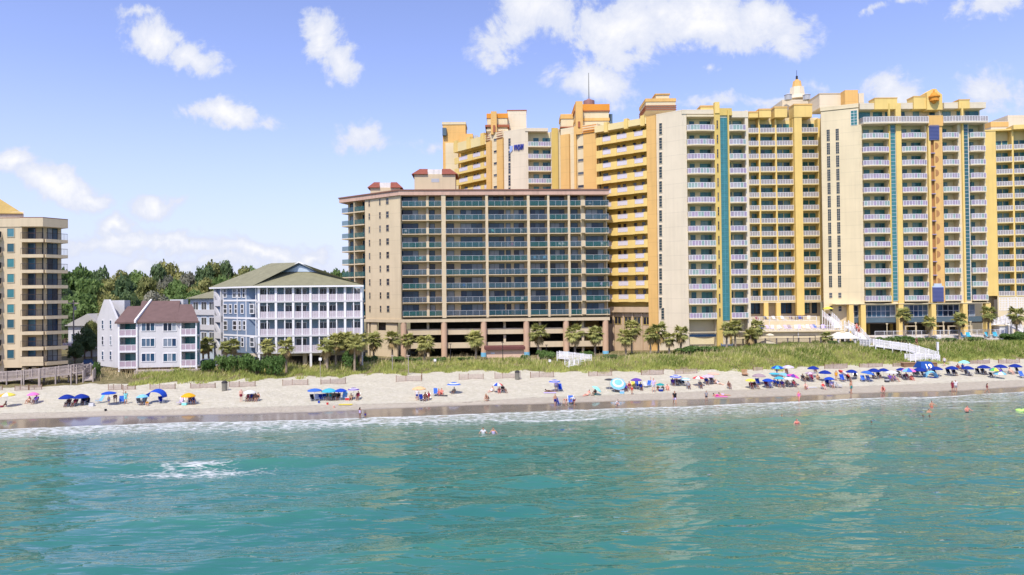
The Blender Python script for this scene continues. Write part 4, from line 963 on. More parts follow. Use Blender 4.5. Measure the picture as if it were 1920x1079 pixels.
roof_block(at_, 1084, 1097, 190, 252, 154, 2, ORANGE, 'orange_fin'); roof_block(at_, 1088, 1092, 228, 239, 153.8, .2, RUST, 'fin_ornament')
roof_block(at_, 1056, 1082, 214, 240, 160, 5, CREAM, 'tower_head', trims=((215, 223, ORANGE, .15), (238, 240, RUST, .2)))
p = P(1109, 158); z = zat(1109, 194, 158)
MB().frus(p.x, p.y, z - 1, z + .5, 1.3, 1.3, 12).frus(p.x, p.y, z + .5, z + 1.0, 1.0, .35, 12).build('dome', mat('dull_red_metal', (.30, .15, .13), .6), hb)
MB().frus(p.x, p.y, z + 1.0, zat(1109, 137, 158), .09, .05, 6).build('mast', DARKMETAL, hb)
roof_block(at_, 1146.5, 1153, 214, 232, 157, 2, SPANDREL, 'roof_unit')
# ---------------------------------------------------------------- slate blue motel
A = P(482, 120); B = P(680, 121.5); C = P(403, 129)
bm = thing('motel', 'slate blue four storey motel with white balcony frames and olive hip roof', 'building', (A.x + 8, A.y + 7, 2.8))
F = WF(A, B); Lw = WF(C, A)
zb = [F.z(485 + 0, y) for y in (661, 629.5, 597, 565)]; zeave = F.z(600, 537)
RC = 1.9
tL = (C - A).normalized(); q0 = A + tL * (RC / tL.dot(F.i))
E3 = B - (A - C) * 1.0
core = [q0, F.pt(F.L - .01, RC), E3, C + F.i * 2, C]
MB().prism([V2(p) for p in core], zb[0] - .3, zeave).build('wall', BLUESID, bm)
MB().box(.05, F.L - .05, RC - .05, RC - .003, zb[0], zeave - .01, F.M).build('recess_wall', BLUEREC, bm)
colpx = [484.5, 516.6, 549, 581.5, 614, 646, 677.5]; mids = [500, 533, 565.5, 597.5, 630, 662]
ends = [F.u(p) for p in colpx]
for i, x in enumerate(ends):
    x = min(max(x, .2), F.L - .2); MB().box(x - .19, x + .19, -.05, .33, 2.4 if i in (0, 3, 6) else zb[0] - .3, zeave - .004, F.M).build('post', WHITE, bm)
for p in mids: x = F.u(p); MB().box(x - .09, x + .09, .02, .2, zb[0], zeave - .006, F.M).build('thin_post', WHITE, bm)
for k, z in enumerate(zb):
    MB().box(-.05, F.L + .05, -.10, RC - .06, z - .28, z, F.M).build('balcony_floor', WHITESID, bm)
    for i in range(6):
        u0, u1 = ends[i] + .2, ends[i + 1] - .2
        fr, pn = bars_rail(u1 - u0, 1.12, 0, 0, .28, LAVWHITE, mat('lavender_balusters', (.48, .43, .46), .6, .05, alpha=.72), side=False)
        o = F.put('railing', fr, bm, u0, z + .002, .09); link('baluster_panel', pn, o)
        if (i + k) % 3 != 5:
            um = (u0 + u1) / 2; off = -.9 if i % 2 == 0 else .5
            put_window(F, bm, um + off - 1.0 + (.5 if i == 2 else 0), z + .1, 1.75, 2.0, 2, 1, WHITE, PANEDARK, RC - .06, 'sliding_door', .1)
# left wall: bands, corner boards, windows
for y in (564, 596.5, 629):
    z = Lw.z(440, y); MB().box(Lw.u(418), Lw.L - .01, -.06, -.003, z - .16, z + .16, Lw.M).build('white_band', WHITE, bm)
for px in (418.5, 444.5, 461, 479.5): MB().box(Lw.u(px) - .1, Lw.u(px) + .1, -.064, -.002, zb[0], zeave - .01, Lw.M).build('corner_board', WHITE, bm)
for yc, xs_ in ((549.5, (422, 440, 449, 457.5)), (579.5, (422.5, 432.5, 443.5 - .8, 454.5, 472.5)), (610.5, (423, 440.5, 450, 458.5)), (642, (423, 434, 444.5 - .8, 455, 473))):
    for px in xs_:
        w = 1.15 if px in (422, 440, 422.5, 472.5, 423, 440.5, 473) else .72
        uu_, zz_ = Lw.hit(px, yc); put_window(Lw, bm, uu_ - w / 2, zz_ - .75, w, 1.5, 1, 2, WHITE, PANEDARK, -.02, 'window', .14)
# stair tower at the back corner, white rails zigzag
st = MB(); us0, us1 = Lw.u(404), Lw.u(417.5)
st.box(us0, us0 + .3, -.4, 0, 2.5, zeave - .02, Lw.M).box(us1 - .3, us1, -.4, 0, 2.5, zeave - .02, Lw.M)
for i, z in enumerate(zb):
    st.box(us0, us1, -.38, -.02, z - .9, z + .25, Lw.M)
    st.add([(us0 + .3, -.35, z + .9 + .3), (us0 + .3, -.35, z + 2.1), (us1 - .3, -.35, z + .1), (us1 - .3, -.35, z - .9), (us0 + .3, -.05, z + 1.2), (us0 + .3, -.05, z + 2.1), (us1 - .3, -.05, z + .1), (us1 - .3, -.05, z - .9)],
           [(0, 3, 2, 1), (4, 5, 6, 7), (0, 1, 5, 4), (1, 2, 6, 5), (2, 3, 7, 6), (3, 0, 4, 7)], Lw.M)
st.build('stair_frame', WHITESID, bm)
# hip roof with a gablet
def p3(px, py, D): q = P(px, D); return (q.x, q.y, zat(px, py, D))
ov = .5
e1 = F.pt(-.6, -.7); e2 = F.pt(F.L + .3, -.7); e4 = C + tL * .8 - Lw.i * .7; e3 = E3 + F.t * .8 + F.i * .6
ze = zeave + .12; E = [(p.x, p.y, ze) for p in (e1, e2, e3, e4)]
G1, G2 = p3(527, 510.5, 125), p3(601, 510.5, 125); T1 = p3(561.7, 492.5, 124.6); T2 = p3(508.7, 494, 131)
mid4 = (E[3][0] * .5 + T2[0] * .5, E[3][1] * .5 + T2[1] * .5, E[3][2] * .5 + T2[2] * .5)
rf = MB().add(E + [G1, G2, T1, T2], [(0, 1, 5, 4), (0, 4, 6), (0, 6, 7), (0, 7, 3), (1, 2, 7), (1, 7, 6), (1, 6, 5), (2, 3, 7), (3, 2, 1, 0)])
roof = rf.build('roof', OLIVE, bm)
gb = MB(); off = (0, -.06, 0)
gb.add([(G1[0] + .3, G1[1] - .05, G1[2]), (G2[0] - .3, G2[1] - .05, G2[2]), (T1[0], G1[1] - .05, T1[2] - .12)], [(0, 1, 2)]).build('gable', BLUESID, roof)
gt = MB()
c_ = Vector(((G1[0] + G2[0]) / 2 , G1[1] - .10, 0))
def tri(a, b, c, th): gt.add([a, b, c, (a[0], a[1] - .06, a[2]), (b[0], b[1] - .06, b[2]), (c[0], c[1] - .06, c[2])], [(0, 2, 1), (3, 4, 5), (0, 1, 4, 3), (1, 2, 5, 4), (2, 0, 3, 5)])
MB().tube([(G1[0], G1[1] - .12, G1[2]), (T1[0], T1[1] - .2, T1[2]), (G2[0], G2[1] - .12, G2[2])], .15, 5).build('gable_trim', WHITE, roof)
tri((G1[0] * .72 + T1[0] * .28, G1[1] - .08, G1[2] + .05), (G2[0] * .72 + T1[0] * .28, G2[1] - .08, G2[2] + .05), (T1[0], G1[1] - .08, T1[2] - .5), .05); gt.build('gable_panel', PALEBLUE, roof)
MB().prism([(p[0], p[1]) for p in E], ze - .28, ze - .005).build('eave_fascia', WHITE, roof)
# stilts and dark undercroft
for px in (520, 572, 612, 655): x = F.u(px, 2); MB().box(x - .35, x + .35, 1.2, 1.9, 2.2, zb[0] - .29, F.M).build('stilt', BEIGE2, bm)
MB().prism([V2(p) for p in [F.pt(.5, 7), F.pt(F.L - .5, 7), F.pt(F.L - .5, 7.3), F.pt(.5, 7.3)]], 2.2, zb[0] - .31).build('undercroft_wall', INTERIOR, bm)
MB().prism([V2(p) for p in [q0 + F.t * .2, F.pt(F.L - .2, RC + .1), E3 - F.i * .3, C + F.i * 2]], zb[0] - .9, zb[0] - .305).build('undercroft_slab', SLABUNDER, bm)
# rear wing
R0 = P(357, 139); R1 = P(404, 133); RW = WF(R0, R1); zr = RW.z(380, 560)
rw = MB().box(0, RW.L + 1, 0, 8, 2.5, zr, RW.M).build('rear_wing', PALEBLUE, bm)
for y in (575, 604, 632):
    for px in (367.5, 383, 398): uu_, zz_ = RW.hit(px, y); put_window(RW, rw, uu_ - .95, zz_ - .75, 1.9, 1.6, 2, 1, WHITE, PANEDARK, -.02, 'window', .12)
for y in (586, 614, 643): z = RW.z(380, y); MB().box(-.02, RW.L, -.3, -.003, z - .5, z + .55, RW.M).build('gallery_front', WHITESID, rw)
ra = [RW.pt(-.5, -.8), RW.pt(RW.L + 1, -.8), RW.pt(RW.L + 1, 9), RW.pt(-.5, 9)]; zz = zr + .02
ridge_ = RW.pt(RW.L + .8, 4); ridge2 = RW.pt(4.5, 4)
MB().add([(p.x, p.y, zz) for p in ra] + [(ridge_.x, ridge_.y, RW.z(402, 541)), (ridge2.x, ridge2.y, RW.z(402, 541))], [(0, 1, 4, 5), (1, 2, 4), (2, 3, 5, 4), (3, 0, 5), (3, 2, 1, 0)]).build('wing_roof', OLIVE, rw)

# ---------------------------------------------------------------- white townhouse with brown roof
D0 = 113.5
A = P(222, D0); B = P(369, D0 + 1.5); F = WF(A, B); C = A + Vector((-.78, .62)) * 8.6; Lw = WF(C, A)
th = thing('townhouse', 'white three storey beach house with brown shingle roof and corner balconies', 'building', (A.x + 5, A.y + 5, 2.8))
zbot = F.z(300, 689); zeave = F.z(300, 604); fl = [F.z(300, y) for y in (690, 660, 631.5)]
u = lambda px, d=0: F.u(px, d)
zrdg = zat(300, 564.5, D0 + 6)
back = 9.0
bl, br, cl, crr = u(258), u(338), 0.0, F.L
poly = [F.pt(0, 1.7), F.pt(bl, 1.7), F.pt(bl, 0), F.pt(br, 0), F.pt(br, 1.7), F.pt(F.L, 1.7), F.pt(F.L - 5, back), C + F.i * 3 + F.t * 2, C, A + (C - A).normalized() * 2.2]
MB().prism([V2(p) for p in poly], zbot, zeave).build('wall', WHITESID, th)
# side gable wall
sw = MB(); zk = Lw.z(190, 570)
pr = [(0, zbot), (Lw.L, zbot), (Lw.L, zeave), (Lw.u(204), zat(204, 562, D0 + 4)), (Lw.u(195), zat(195, 562, D0 + 4)), (0, Lw.z(185, 598))]
sw.add([(a, -.02, b) for a, b in pr] + [(a, .3, b) for a, b in pr], [tuple(range(6)), tuple(range(11, 5, -1))] + [(i, 6 + i, 6 + (i + 1) % 6, (i + 1) % 6) for i in range(6)], Lw.M); sw.build('side_wall', WHITESID, th)
for y in (609, 639, 667):
    for px in (193.5, 208.5): uu_, zz_ = Lw.hit(px, y); put_window(Lw, th, uu_ - .35, zz_ - .7, .7, 1.4, 1, 2, WHITE, GLASSDK, -.06, 'side_window', .08)
    for px, n in ((278, 3), (318.5, 3)):
        uu_, zz_ = F.hit(px, y + 4.5 - (1 if y > 620 else 0)); put_window(F, th, uu_ - 1.0, zz_ - .62, 2.0, 1.25, 3, 1, WHITE, GLASSDK, -.02, 'window', .1)
for z in fl:
    for a, b in ((u(224), bl), (br, F.L)):
        w = b - a
        bal = F.put('balcony', slab_mesh(w, 2.0, .22, 0, WHITE), th, a, z + .22, -.3)
        fr, pn = bars_rail(w - .04, 1.05, 0, 0, .9, WHITE, mat('lavender_slats', (.42, .33, .38), .6, .05, alpha=.8), side=False)
        for nm, me in (('railing', fr), ('railing_panel', pn)): o = link(nm, me, bal); o.location = (.02, .08, .002)
        put_window(F, th, a + .25, z + .28, w - .5, 1.95, 3, 1, mat('teal_grey_frame', (.14, .22, .23), .5), GLASSTEAL, 1.68, 'sliding_door', .08)
for px in (223.5, 257, 339, 368): x = u(px); MB().box(x - .12, x + .12, -.28, -.05, 2.5, zeave - .005, F.M).build('porch_post', WHITE, th)
# roofs
def slope_roof(ua, ub, ze, zr, dep, m, d0=-.6, th_=.25, sk=0):
    return MB().add([(ua, d0, ze), (ub, d0, ze), (ub - sk, dep, zr), (ua - sk, dep, zr), (ua, d0, ze - th_), (ub, d0, ze - th_), (ub - sk, dep, ze - th_), (ua - sk, dep, ze - th_)],
                    [(0, 1, 2, 3), (7, 6, 5, 4), (0, 4, 5, 1), (1, 5, 6, 2), (2, 6, 7, 3), (3, 7, 4, 0)], F.M)
r1 = slope_roof(-.35, u(255), zeave + .05, zat(230, 574.5, D0 + 4.5), 4.5, BROWNSH).build('roof', BROWNSH, th)
r2 = slope_roof(u(256.5), u(332), zeave + .08, zrdg, 6, BROWNSH, -.35, sk=1.6).build('roof', BROWNSH, th)
r3 = slope_roof(u(332) + .003, F.L + .5, zeave + .05, zat(350, 571, D0 + 5), 5, BROWNSH, sk=2.9).build('roof', BROWNSH, th)
fw = MB()
x = u(255.8); fw.add([(x - .13, -.7, zeave - .1), (x + .13, -.7, zeave - .1), (x + .13, -.7, zeave + .35), (x - .13, -.7, zeave + .35), (x - .13, 6, zeave - .1), (x + .13, 6, zeave - .1), (x + .13, 6, zrdg + .3), (x - .13, 6, zrdg + .3)],
        [(0, 1, 2, 3), (5, 4, 7, 6), (1, 5, 6, 2), (4, 0, 3, 7), (3, 2, 6, 7), (0, 4, 5, 1)], F.M); fw.build('fire_wall', WHITE, r2)
MB().box(u(208, 4), u(232, 4), 4.2, 6.5, zeave + .5, zat(220, 563.5, D0 + 4), F.M).build('rear_parapet', WHITESID, th)
MB().box(u(318, 6), u(343, 6), 6.05, 8.5, zeave + .5, zat(330, 561.8, D0 + 6), F.M).build('rear_parapet', WHITESID, th)
MB().box(-.5, F.L - 3.5, .5, back - 1, zbot - .5, zbot - .01, F.M).build('deck_base', WOODBR, th)
MB().box(u(258), F.L + .6, -1.6, .4, zbot - 1.2, zbot - .35, F.M).build('deck', WOODGREY, th)

# ---------------------------------------------------------------- tan condominium at the left edge
D0 = 116
Z0 = P(-150, D0); Z1 = P(41, D0); Z2 = P(84, D0 + .3); Z3 = Z2 + Vector((.5, .866)) * 3.5
ct = thing('apartment_tower', 'tan ten storey block with dark railings, cut off by the left edge', 'building', (Z1.x - 4, Z1.y + 6, 2.8))
F0 = WF(Z0, Z1); F1_ = WF(Z1, Z2); F2 = WF(Z2, Z3)
zt, z9 = F1_.z(60, 454.6), F1_.z(60, 686); ZC = [z9 + (zt - z9) * k / 8 for k in range(9)]
ztop = F1_.z(60, 408); zrb = F1_.z(60, 425.5)
rec = 1.7
MB().prism([V2(p) for p in [F0.pt(0, .01), F0.pt(F0.L, .01), F1_.pt(0, rec), F1_.pt(F1_.L - .6, rec), F2.pt(.6, rec), F2.pt(F2.L, rec), F2.pt(F2.L, 6), F0.pt(F0.L - 8, 12), F0.pt(0, 15)]], ZC[0] - .3, zrb + .3).build('wall', BEIGE2, ct)
top = [F0.pt(0, -.1), F0.pt(F0.L, -.1), F1_.pt(0, -.5), F1_.pt(F1_.L, -.5), F2.pt(F2.L + .1, -.3), F2.pt(F2.L, 6.1), F0.pt(F0.L - 8, 12.1), F0.pt(0, 15.1)]
MB().prism([V2(p) for p in top], zrb, ztop - .15).build('roof_parapet', BEIGE2, ct); MB().prism([V2(p) for p in top], ztop - .148, ztop).build('coping', COPING, ct)
for k, z in enumerate(ZC):
    zf = z + .55
    for f, nm in ((F1_, 0), (F2, 1)):
        w = f.L
        bal = f.put('balcony', cached(('cslab', round(w, 2)), lambda: MB().box(0, w, 0, rec + .5, -.55, 0).mesh('balcony', BEIGE2)), ct, 0, zf, -.45)
        def rl(w=w):
            a = MB(); n = int(w / .22)
            for j in range(n + 1): a.box(.05 + (w - .1) * j / n - .014, .05 + (w - .1) * j / n + .014, .05, .08, 0, 1.0)
            a.box(.03, w - .03, .04, .1, 1.0, 1.07); return a.mesh('railing', DARKMETAL)
        o = link('railing', cached(('crail', round(w, 2)), rl), bal); o.location.z = .003
    if k == 0:
        MB().box(0, F1_.L, -.47, -.42, zf, zf + 1.0, F1_.M).build('solid_parapet', BEIGE2, ct)
    put_window(F1_, ct, F1_.u(53, rec), zf + .05, F1_.u(67, rec) - F1_.u(53, rec), 2.1 if k != 1 else 1.5, 1, 2, COPING, mat('blue_window_glass', (.03, .09, .17), .07, .2, .8, spec=.6, rnd=[(.05, .16, .28), (.02, .06, .12), (.10, .22, .32)]), rec, 'balcony_door', .06)
    put_window(F2, ct, .5, zf + .05, 2.3, 2.15, 3, 1, DARKMETAL, GLASSDK, rec, 'sliding_door', .07)
    for px, wd in ((20.5, 1.15), (-40, 1.15)):
        uu_, zz_ = F0.hit(px, 436 + 28.9 * k * 0 + (8 - k) * 28.45); put_window(F0, ct, uu_ - wd / 2, zz_ - .75, wd, 1.4, 1, 1, BEIGE2, PANETEAL, -.02, 'window', .08)
    uu_ = F0.u(4); bal = F0.put('balcony', cached('cslab0', lambda: MB().box(0, 4, 0, 1.2, -.5, 0).mesh('balcony', BEIGE2)), ct, uu_ - 4, zf + .3, -1.2)
    a = MB(); a.box(.03, 3.97, .04, .1, 1.0, 1.07)
    for j in range(19): a.box(.05 + 3.9 * j / 18 - .015, .05 + 3.9 * j / 18 + .015, .05, .08, 0, 1.0); a.box(3.92, 3.95, .1 + j * .055, .12 + j * .055, 0, 1.0)
    o = link('railing', cached('crail0', lambda: a.mesh('railing', DARKMETAL)), bal); o.location.z = .003
# pyramid roof, stilts
cx = [p3(-75, 400, 121), p3(44, 401, 119), p3(30, 401, 133), p3(-80, 401, 133)]; ap = p3(-18, 362, 126)
MB().add(cx + [ap, p3(-40, 362, 126)], [(0, 1, 4, 5), (1, 2, 4), (2, 3, 5, 4), (3, 0, 5), (3, 2, 1, 0)]).build('hip_roof', mat('gold_roof_shingle', (.36, .25, .08), .85, .1, 1.0), ct)
cw = [(c[0], c[1]) for c in cx]; MB().prism([(c[0] * .98 + cx[2][0] * .02, c[1] + .4) for c in cx], ztop + .002, cx[0][2] - .02).build('roof_storey', CREAM2, ct)
for px in (2, 43, 62, 83): x = F1_.u(px); MB().box(x - .35, x + .35, .2, .9, 2.2, ZC[0] - .31, F1_.M).build('stilt', BEIGE2, ct)
MB().box(-8, F1_.L + 2, 5, 5.3, 2.2, ZC[0] - .32, F1_.M).build('undercroft_wall', INTERIOR, ct)
MB().tube([(*F1_.pt(2, .7), ZC[0] - .4), (*F1_.pt(3.6, .7), 2.4)], .1, 5).build('brace', BEIGE2, ct)

# ---------------------------------------------------------------- small grey house between, pole
A = P(128, 150); B = P(188, 150); F = WF(A, B)
sh_ = thing('cottage', 'small grey roofed two storey cottage between the tan block and the white house', 'building', (A.x + 3, A.y + 4, 2.7))
MB().box(0, F.L, 0, 7, 2, F.z(150, 610), F.M).build('wall', WHITESID, sh_)
zr, ze = F.z(165, 592), F.z(165, 611)
MB().add([(-.6, -.6, ze), (F.L + .6, -.6, ze), (F.L + .6, 7.6, ze), (-.6, 7.6, ze), (F.L * .65, -.6, zr + .4), (F.L * .65, 7.6, zr + .4)], [(0, 1, 4), (1, 2, 5, 4), (3, 0, 4, 5), (2, 3, 5), (3, 2, 1, 0)], F.M).build('roof', ROOFGREY, sh_)
for px in (134, 172): put_window(F, sh_, F.u(px), F.z(px, 640), 1.6, 1.6, 2, 1, WHITE, GLASSDK, -.02, 'window', .1)
fr, pn = bars_rail(F.L, 1.1, 1.2, 0, .8, WHITE, mat('lavender_slats', (.42, .33, .38)))
bal = F.put('balcony', slab_mesh(F.L, 1.8, .25, 0, WHITE), sh_, 0, F.z(150, 652), -1.8)
for nm, me in (('railing', fr), ('railing_panel', pn)): o = link(nm, me, bal); o.location = (0, .05, .002)
p = P(138, 140); pole = thing('utility_pole', 'tall wooden utility pole beside the tan block', 'pole', (p.x, p.y, tz(p.x, p.y)))
MB().frus(p.x, p.y, tz(p.x, p.y), zat(138, 563, 140), .16, .11, 8).build('pole', WOODGREY, pole)
MB().box(p.x - 1.1, p.x + 1.1, p.y - .08, p.y + .08, zat(138, 570, 140), zat(138, 568, 140)).build('crossarm', WOODGREY, pole)
MB().frus(p.x + .45, p.y - .2, zat(138, 582, 140), zat(138, 575, 140), .22, .22, 8).build('transformer', GREYMETAL, pole)
# ================================================================ VEGETATION
ORDW = ['first', 'second', 'third', 'fourth', 'fifth', 'sixth', 'seventh', 'eighth', 'ninth', 'tenth', 'eleventh', 'twelfth', 'thirteenth', 'fourteenth', 'fifteenth', 'sixteenth', 'seventeenth', 'eighteenth', 'nineteenth', 'twentieth', 'twenty-first', 'twenty-second', 'twenty-third', 'twenty-fourth', 'twenty-fifth', 'twenty-sixth', 'twenty-seventh', 'twenty-eighth', 'twenty-ninth', 'thirtieth', 'thirty-first']
BARK = mat('bark', (.13, .09, .065), .9, .2, 1.5)
PALMBARK = mat('palm_bark', (.28, .22, .16), .9, .25, 3.0)
LEAFM = [leaf_mat('oak_leaf', (.062, .115, .030), (.175, .245, .075)), leaf_mat('olive_leaf', (.09, .115, .035), (.29, .28, .10)), leaf_mat('pine_leaf', (.035, .07, .03), (.13, .18, .07)), leaf_mat('grey_leaf', (.15, .155, .11), (.28, .27, .20))]
SHRUBM = leaf_mat('shrub_leaf', (.035, .085, .018), (.13, .20, .055)); PALMLEAF = leaf_mat('palm_frond', (.12, .15, .04), (.42, .40, .14), .8, .4)
DRYFROND = mat('dry_frond', (.28, .20, .09), .8, .2, 2.0)
def leaf_cloud(blobs, n, size, seed, flat=.75):
    """many small leaf quads spread over lumpy blobs, with gaps"""
    r = np.random.default_rng(seed); wts = np.array([b[3] ** 2 for b in blobs]); wts = wts / wts.sum()
    k = r.choice(len(blobs), n, p=wts); B = np.array(blobs)[k]
    d = r.normal(size=(n, 3)); d /= np.linalg.norm(d, axis=1)[:, None]; d[:, 2] = np.where(d[:, 2] < -.3, -d[:, 2] * .6, d[:, 2])
    d /= np.linalg.norm(d, axis=1)[:, None]
    lump = 1 + .16 * np.sin(d[:, 0] * 7 + k) * np.sin(d[:, 1] * 6 + 2 * k) * np.cos(d[:, 2] * 5 + k)
    rad_ = B[:, 3] * lump * (r.uniform(.30, 1.04, n) ** .33)
    p = B[:, :3] + d * rad_[:, None] * np.array([1, 1, flat])
    nrm = d + r.normal(0, .55, (n, 3)); nrm /= np.linalg.norm(nrm, axis=1)[:, None]
    a = np.cross(nrm, r.normal(size=(n, 3))); a /= np.linalg.norm(a, axis=1)[:, None]; b = np.cross(nrm, a)
    s = size * r.uniform(.6, 1.35, n)[:, None]
    q = np.stack([p - a * s - b * s * .6, p + a * s * .9 - b * s * .5, p + a * s * .7 + b * s * .6, p - a * s * .8 + b * s * .5], 1)
    return q.reshape(-1, 3)
def quads_mesh(name, q, m, tri=False):
    k = 3 if tri else 4; n = len(q) // k
    me = bpy.data.meshes.new(name); me.vertices.add(len(q)); me.vertices.foreach_set('co', q.astype(np.float32).ravel())
    me.loops.add(len(q)); me.loops.foreach_set('vertex_index', np.arange(len(q), dtype=np.int32))
    me.polygons.add(n); me.polygons.foreach_set('loop_start', np.arange(0, n * k, k, dtype=np.int32)); me.polygons.foreach_set('loop_total', np.full(n, k, np.int32))
    me.materials.append(m); me.update(calc_edges=True); me.validate(); return me
def tree_proto(kind, seed):
    r = random.Random(seed); blobs = []
    if kind == 'pine' and False:
        for i in range(9):
            a = r.uniform(0, 6.28); h = r.uniform(.5, 1.0); rr = (1.15 - h) * .42 + .05; blobs.append((math.cos(a) * rr, math.sin(a) * rr, h, r.uniform(.12, .19)))
        blobs.append((0, 0, .95, .14))
    else:
        for i in range(13):
            a = r.uniform(0, 6.28); rr = r.uniform(.1, .36); blobs.append((math.cos(a) * rr, math.sin(a) * rr, r.uniform(.42, .84) - rr * .35, r.uniform(.15, .25)))
        blobs += [(0, 0, .6, .26), (.05, -.1, .80, .19)]
    q = leaf_cloud(blobs, 3300, .030, seed)
    t = MB().tube([(0, 0, -.05), (.01, 0, .25), (0, .01, .6)], [.032, .024, .010], 7)
    for b in blobs[:7]: t.tube([(0, 0, .28), (b[0] * .5, b[1] * .5, b[2] * .75), (b[0], b[1], b[2])], [.014, .009, .004], 5)
    return q, t
TREEP = []
for kind, m, sd in (('oak', 0, 1), ('oak', 1, 2), ('pine', 2, 3), ('oak', 0, 4), ('oak', 1, 5), ('pine', 0, 6), ('oak', 3, 7), ('oak', 2, 8)):
    q, t = tree_proto(kind, sd); TREEP.append((quads_mesh('crown', q, LEAFM[m]), t.mesh('trunk', BARK), ['dark green broad', 'olive green broad', 'tall dark pine-like', 'green round', 'yellowish green broad', 'narrow deep green', 'pale grey-green', 'very dark bushy'][sd - 1]))
def put_tree(px, ytop, D, i, wid, label, group='trees of the wood behind the houses'):
    p = P(px, D); zb_ = 2.6; h = zat(px, ytop, D) - zb_; cr_, tr_, _ = TREEP[i % len(TREEP)]
    t = thing('tree', label, 'tree', (p.x, p.y, zb_), random.uniform(0, 6.28), group)
    w = wid / 1280 * D / 1.0
    o = link('crown', cr_, t); o.scale = (w * 1.25, w * 1.25, h * 1.02); o2 = link('trunk', tr_, t); o2.scale = (h * .8, h * .8, h)
rows = [ # skyline
 ('on the skyline', 235, [(-330, 500, 0, 60), (-280, 503, 1, 62), (-235, 498, 3, 60), (-190, 502, 7, 58), (-145, 499, 0, 62), (-100, 503, 5, 58), (-60, 500, 1, 56), (-20, 505, 1, 60), (30, 500, 0, 70), (110, 497, 3, 60), (150, 494, 0, 62), (185, 497, 7, 50), (222, 502, 1, 56), (262, 503, 3, 50), (297, 489, 2, 46), (318, 487, 4, 52), (352, 505, 6, 46), (385, 492, 2, 44), (408, 488, 4, 56), (425, 482, 2, 36), (452, 494, 1, 52), (480, 494, 5, 50), (508, 492, 3, 52), (540, 500, 0, 52), (600, 503, 1, 52), (625, 500, 3, 46), (655, 505, 7, 50), (690, 508, 0, 50)]),
 ('in the middle of the wood', 195, [(-300, 525, 0, 70), (-240, 522, 3, 70), (-180, 526, 7, 66), (-120, 523, 1, 66), (-60, 527, 0, 66), (120, 522, 7, 60), (160, 515, 3, 62), (200, 519, 1, 58), (240, 512, 7, 62), (282, 516, 4, 50), (312, 511, 6, 46), (338, 520, 0, 56), (378, 516, 1, 56), (420, 512, 3, 60), (462, 514, 7, 52), (500, 516, 0, 56), (640, 524, 3, 50), (20, 530, 0, 60), (70, 526, 3, 60), (560, 520, 1, 50), (605, 520, 7, 50)]),
 ('at the front of the wood', 165, [(122, 550, 0, 56), (160, 545, 3, 64), (205, 548, 1, 58), (248, 542, 7, 62), (292, 541, 6, 58), (335, 544, 0, 60), (372, 540, 3, 52), (405, 546, 1, 50), (140, 570, 7, 44), (188, 572, 3, 50), (232, 566, 0, 50), (350, 562, 7, 46)]),
]
for nm, D, lst in rows:
    for j, (px, yt, i, w) in enumerate(sorted(lst)):
        put_tree(px, yt, D + random.uniform(-9, 9), i, w, f'{TREEP[i][2]} tree {nm}, {ORDW[j]} from the left there')
# dark little tree and palm-like clump by the cottage
put_tree(158, 612, 136, 7, 36, 'dark bushy small tree in front of the grey cottage', None)
put_tree(172, 600, 143, 4, 34, 'light green feathery tree just left of the white house', None)
put_tree(140, 640, 130, 7, 26, 'low dark tree against the side of the tan block', None)

# palms
def palm_proto(seed):
    r = np.random.default_rng(seed); q = []; dq = []
    for f in range(62):
        dry = f >= 54
        az = r.uniform(0, 2 * math.pi); el = r.uniform(-.55, 1.25) if not dry else r.uniform(-1.25, -.8)
        ca = np.array([math.cos(az), math.sin(az), 0]); side = np.array([-math.sin(az), math.cos(az), 0])
        L = r.uniform(.75, 1.05); pt = ca * math.cos(el) * .55 * L + np.array([0, 0, math.sin(el) * .55 * L])
        ax = ca * math.cos(el - .25) + np.array([0, 0, math.sin(el - .25)]); up = np.cross(side, ax)
        (dq if dry else q).append(np.array([-side * .018, side * .018, pt + side * .012, pt - side * .012]))
        for k in range(15):
            th = (k - 7) / 7 * 1.45 + r.uniform(-.06, .06); d = ax * math.cos(th) + side * math.sin(th)
            ll = (.62 - .16 * abs(th)) * L * r.uniform(.85, 1.1); w = np.cross(d, up) * .046
            mid = pt + d * ll * .6 + up * .03; end = pt + d * ll - np.array([0, 0, .16 * r.uniform(.3, 1.3)])
            (dq if dry else q).append(np.array([pt - w * .4, pt + w * .4, mid + w, mid - w])); (dq if dry else q).append(np.array([mid - w, mid + w, end + w * .12, end - w * .12]))
    t = MB(); n = 10
    t.tube([(0, 0, -1.2), (.02, .01, -.7), (.0, .0, -.35), (0, 0, 0)], [.075, .066, .07, .10], 10)
    return quads_mesh('fronds', np.concatenate(q), PALMLEAF), quads_mesh('dry_fronds', np.concatenate(dq), DRYFROND)
PALMS = [palm_proto(s) for s in (11, 12, 13, 14)]
def put_palm(px, yc, wpx, D, label, group='cabbage palms along the dune'):
    p = P(px, D); zg = tz(p.x, p.y); zc = zat(px, yc, D); R = wpx / 1280 * D * .5 / .88
    t = thing('palm_tree', label, 'palm', (p.x, p.y, zg), 0, group)
    lean = random.uniform(-.25, .25); h = zc - zg
    m = MB(); pts = []; rs = []
    for i in range(9):
        f = i / 8; pts.append((lean * f * f, .1 * math.sin(f * 3), -.3 + (h + .3) * f)); rs.append(.20 - .05 * f + .025 * (i % 2) + (.07 if i == 8 else 0))
    m.tube(pts, rs, 9); m.build('trunk', PALMBARK, t, off=(0, 0, 0))
    fr, dr = PALMS[random.randrange(4)]
    for nm, me in (('fronds', fr), ('dry_fronds', dr)):
        o = link(nm, me, t); o.location = (lean, .1 * math.sin(3), h); o.scale = (R, R, R * 1.02); o.rotation_euler = (0, 0, random.uniform(0, 6.28))
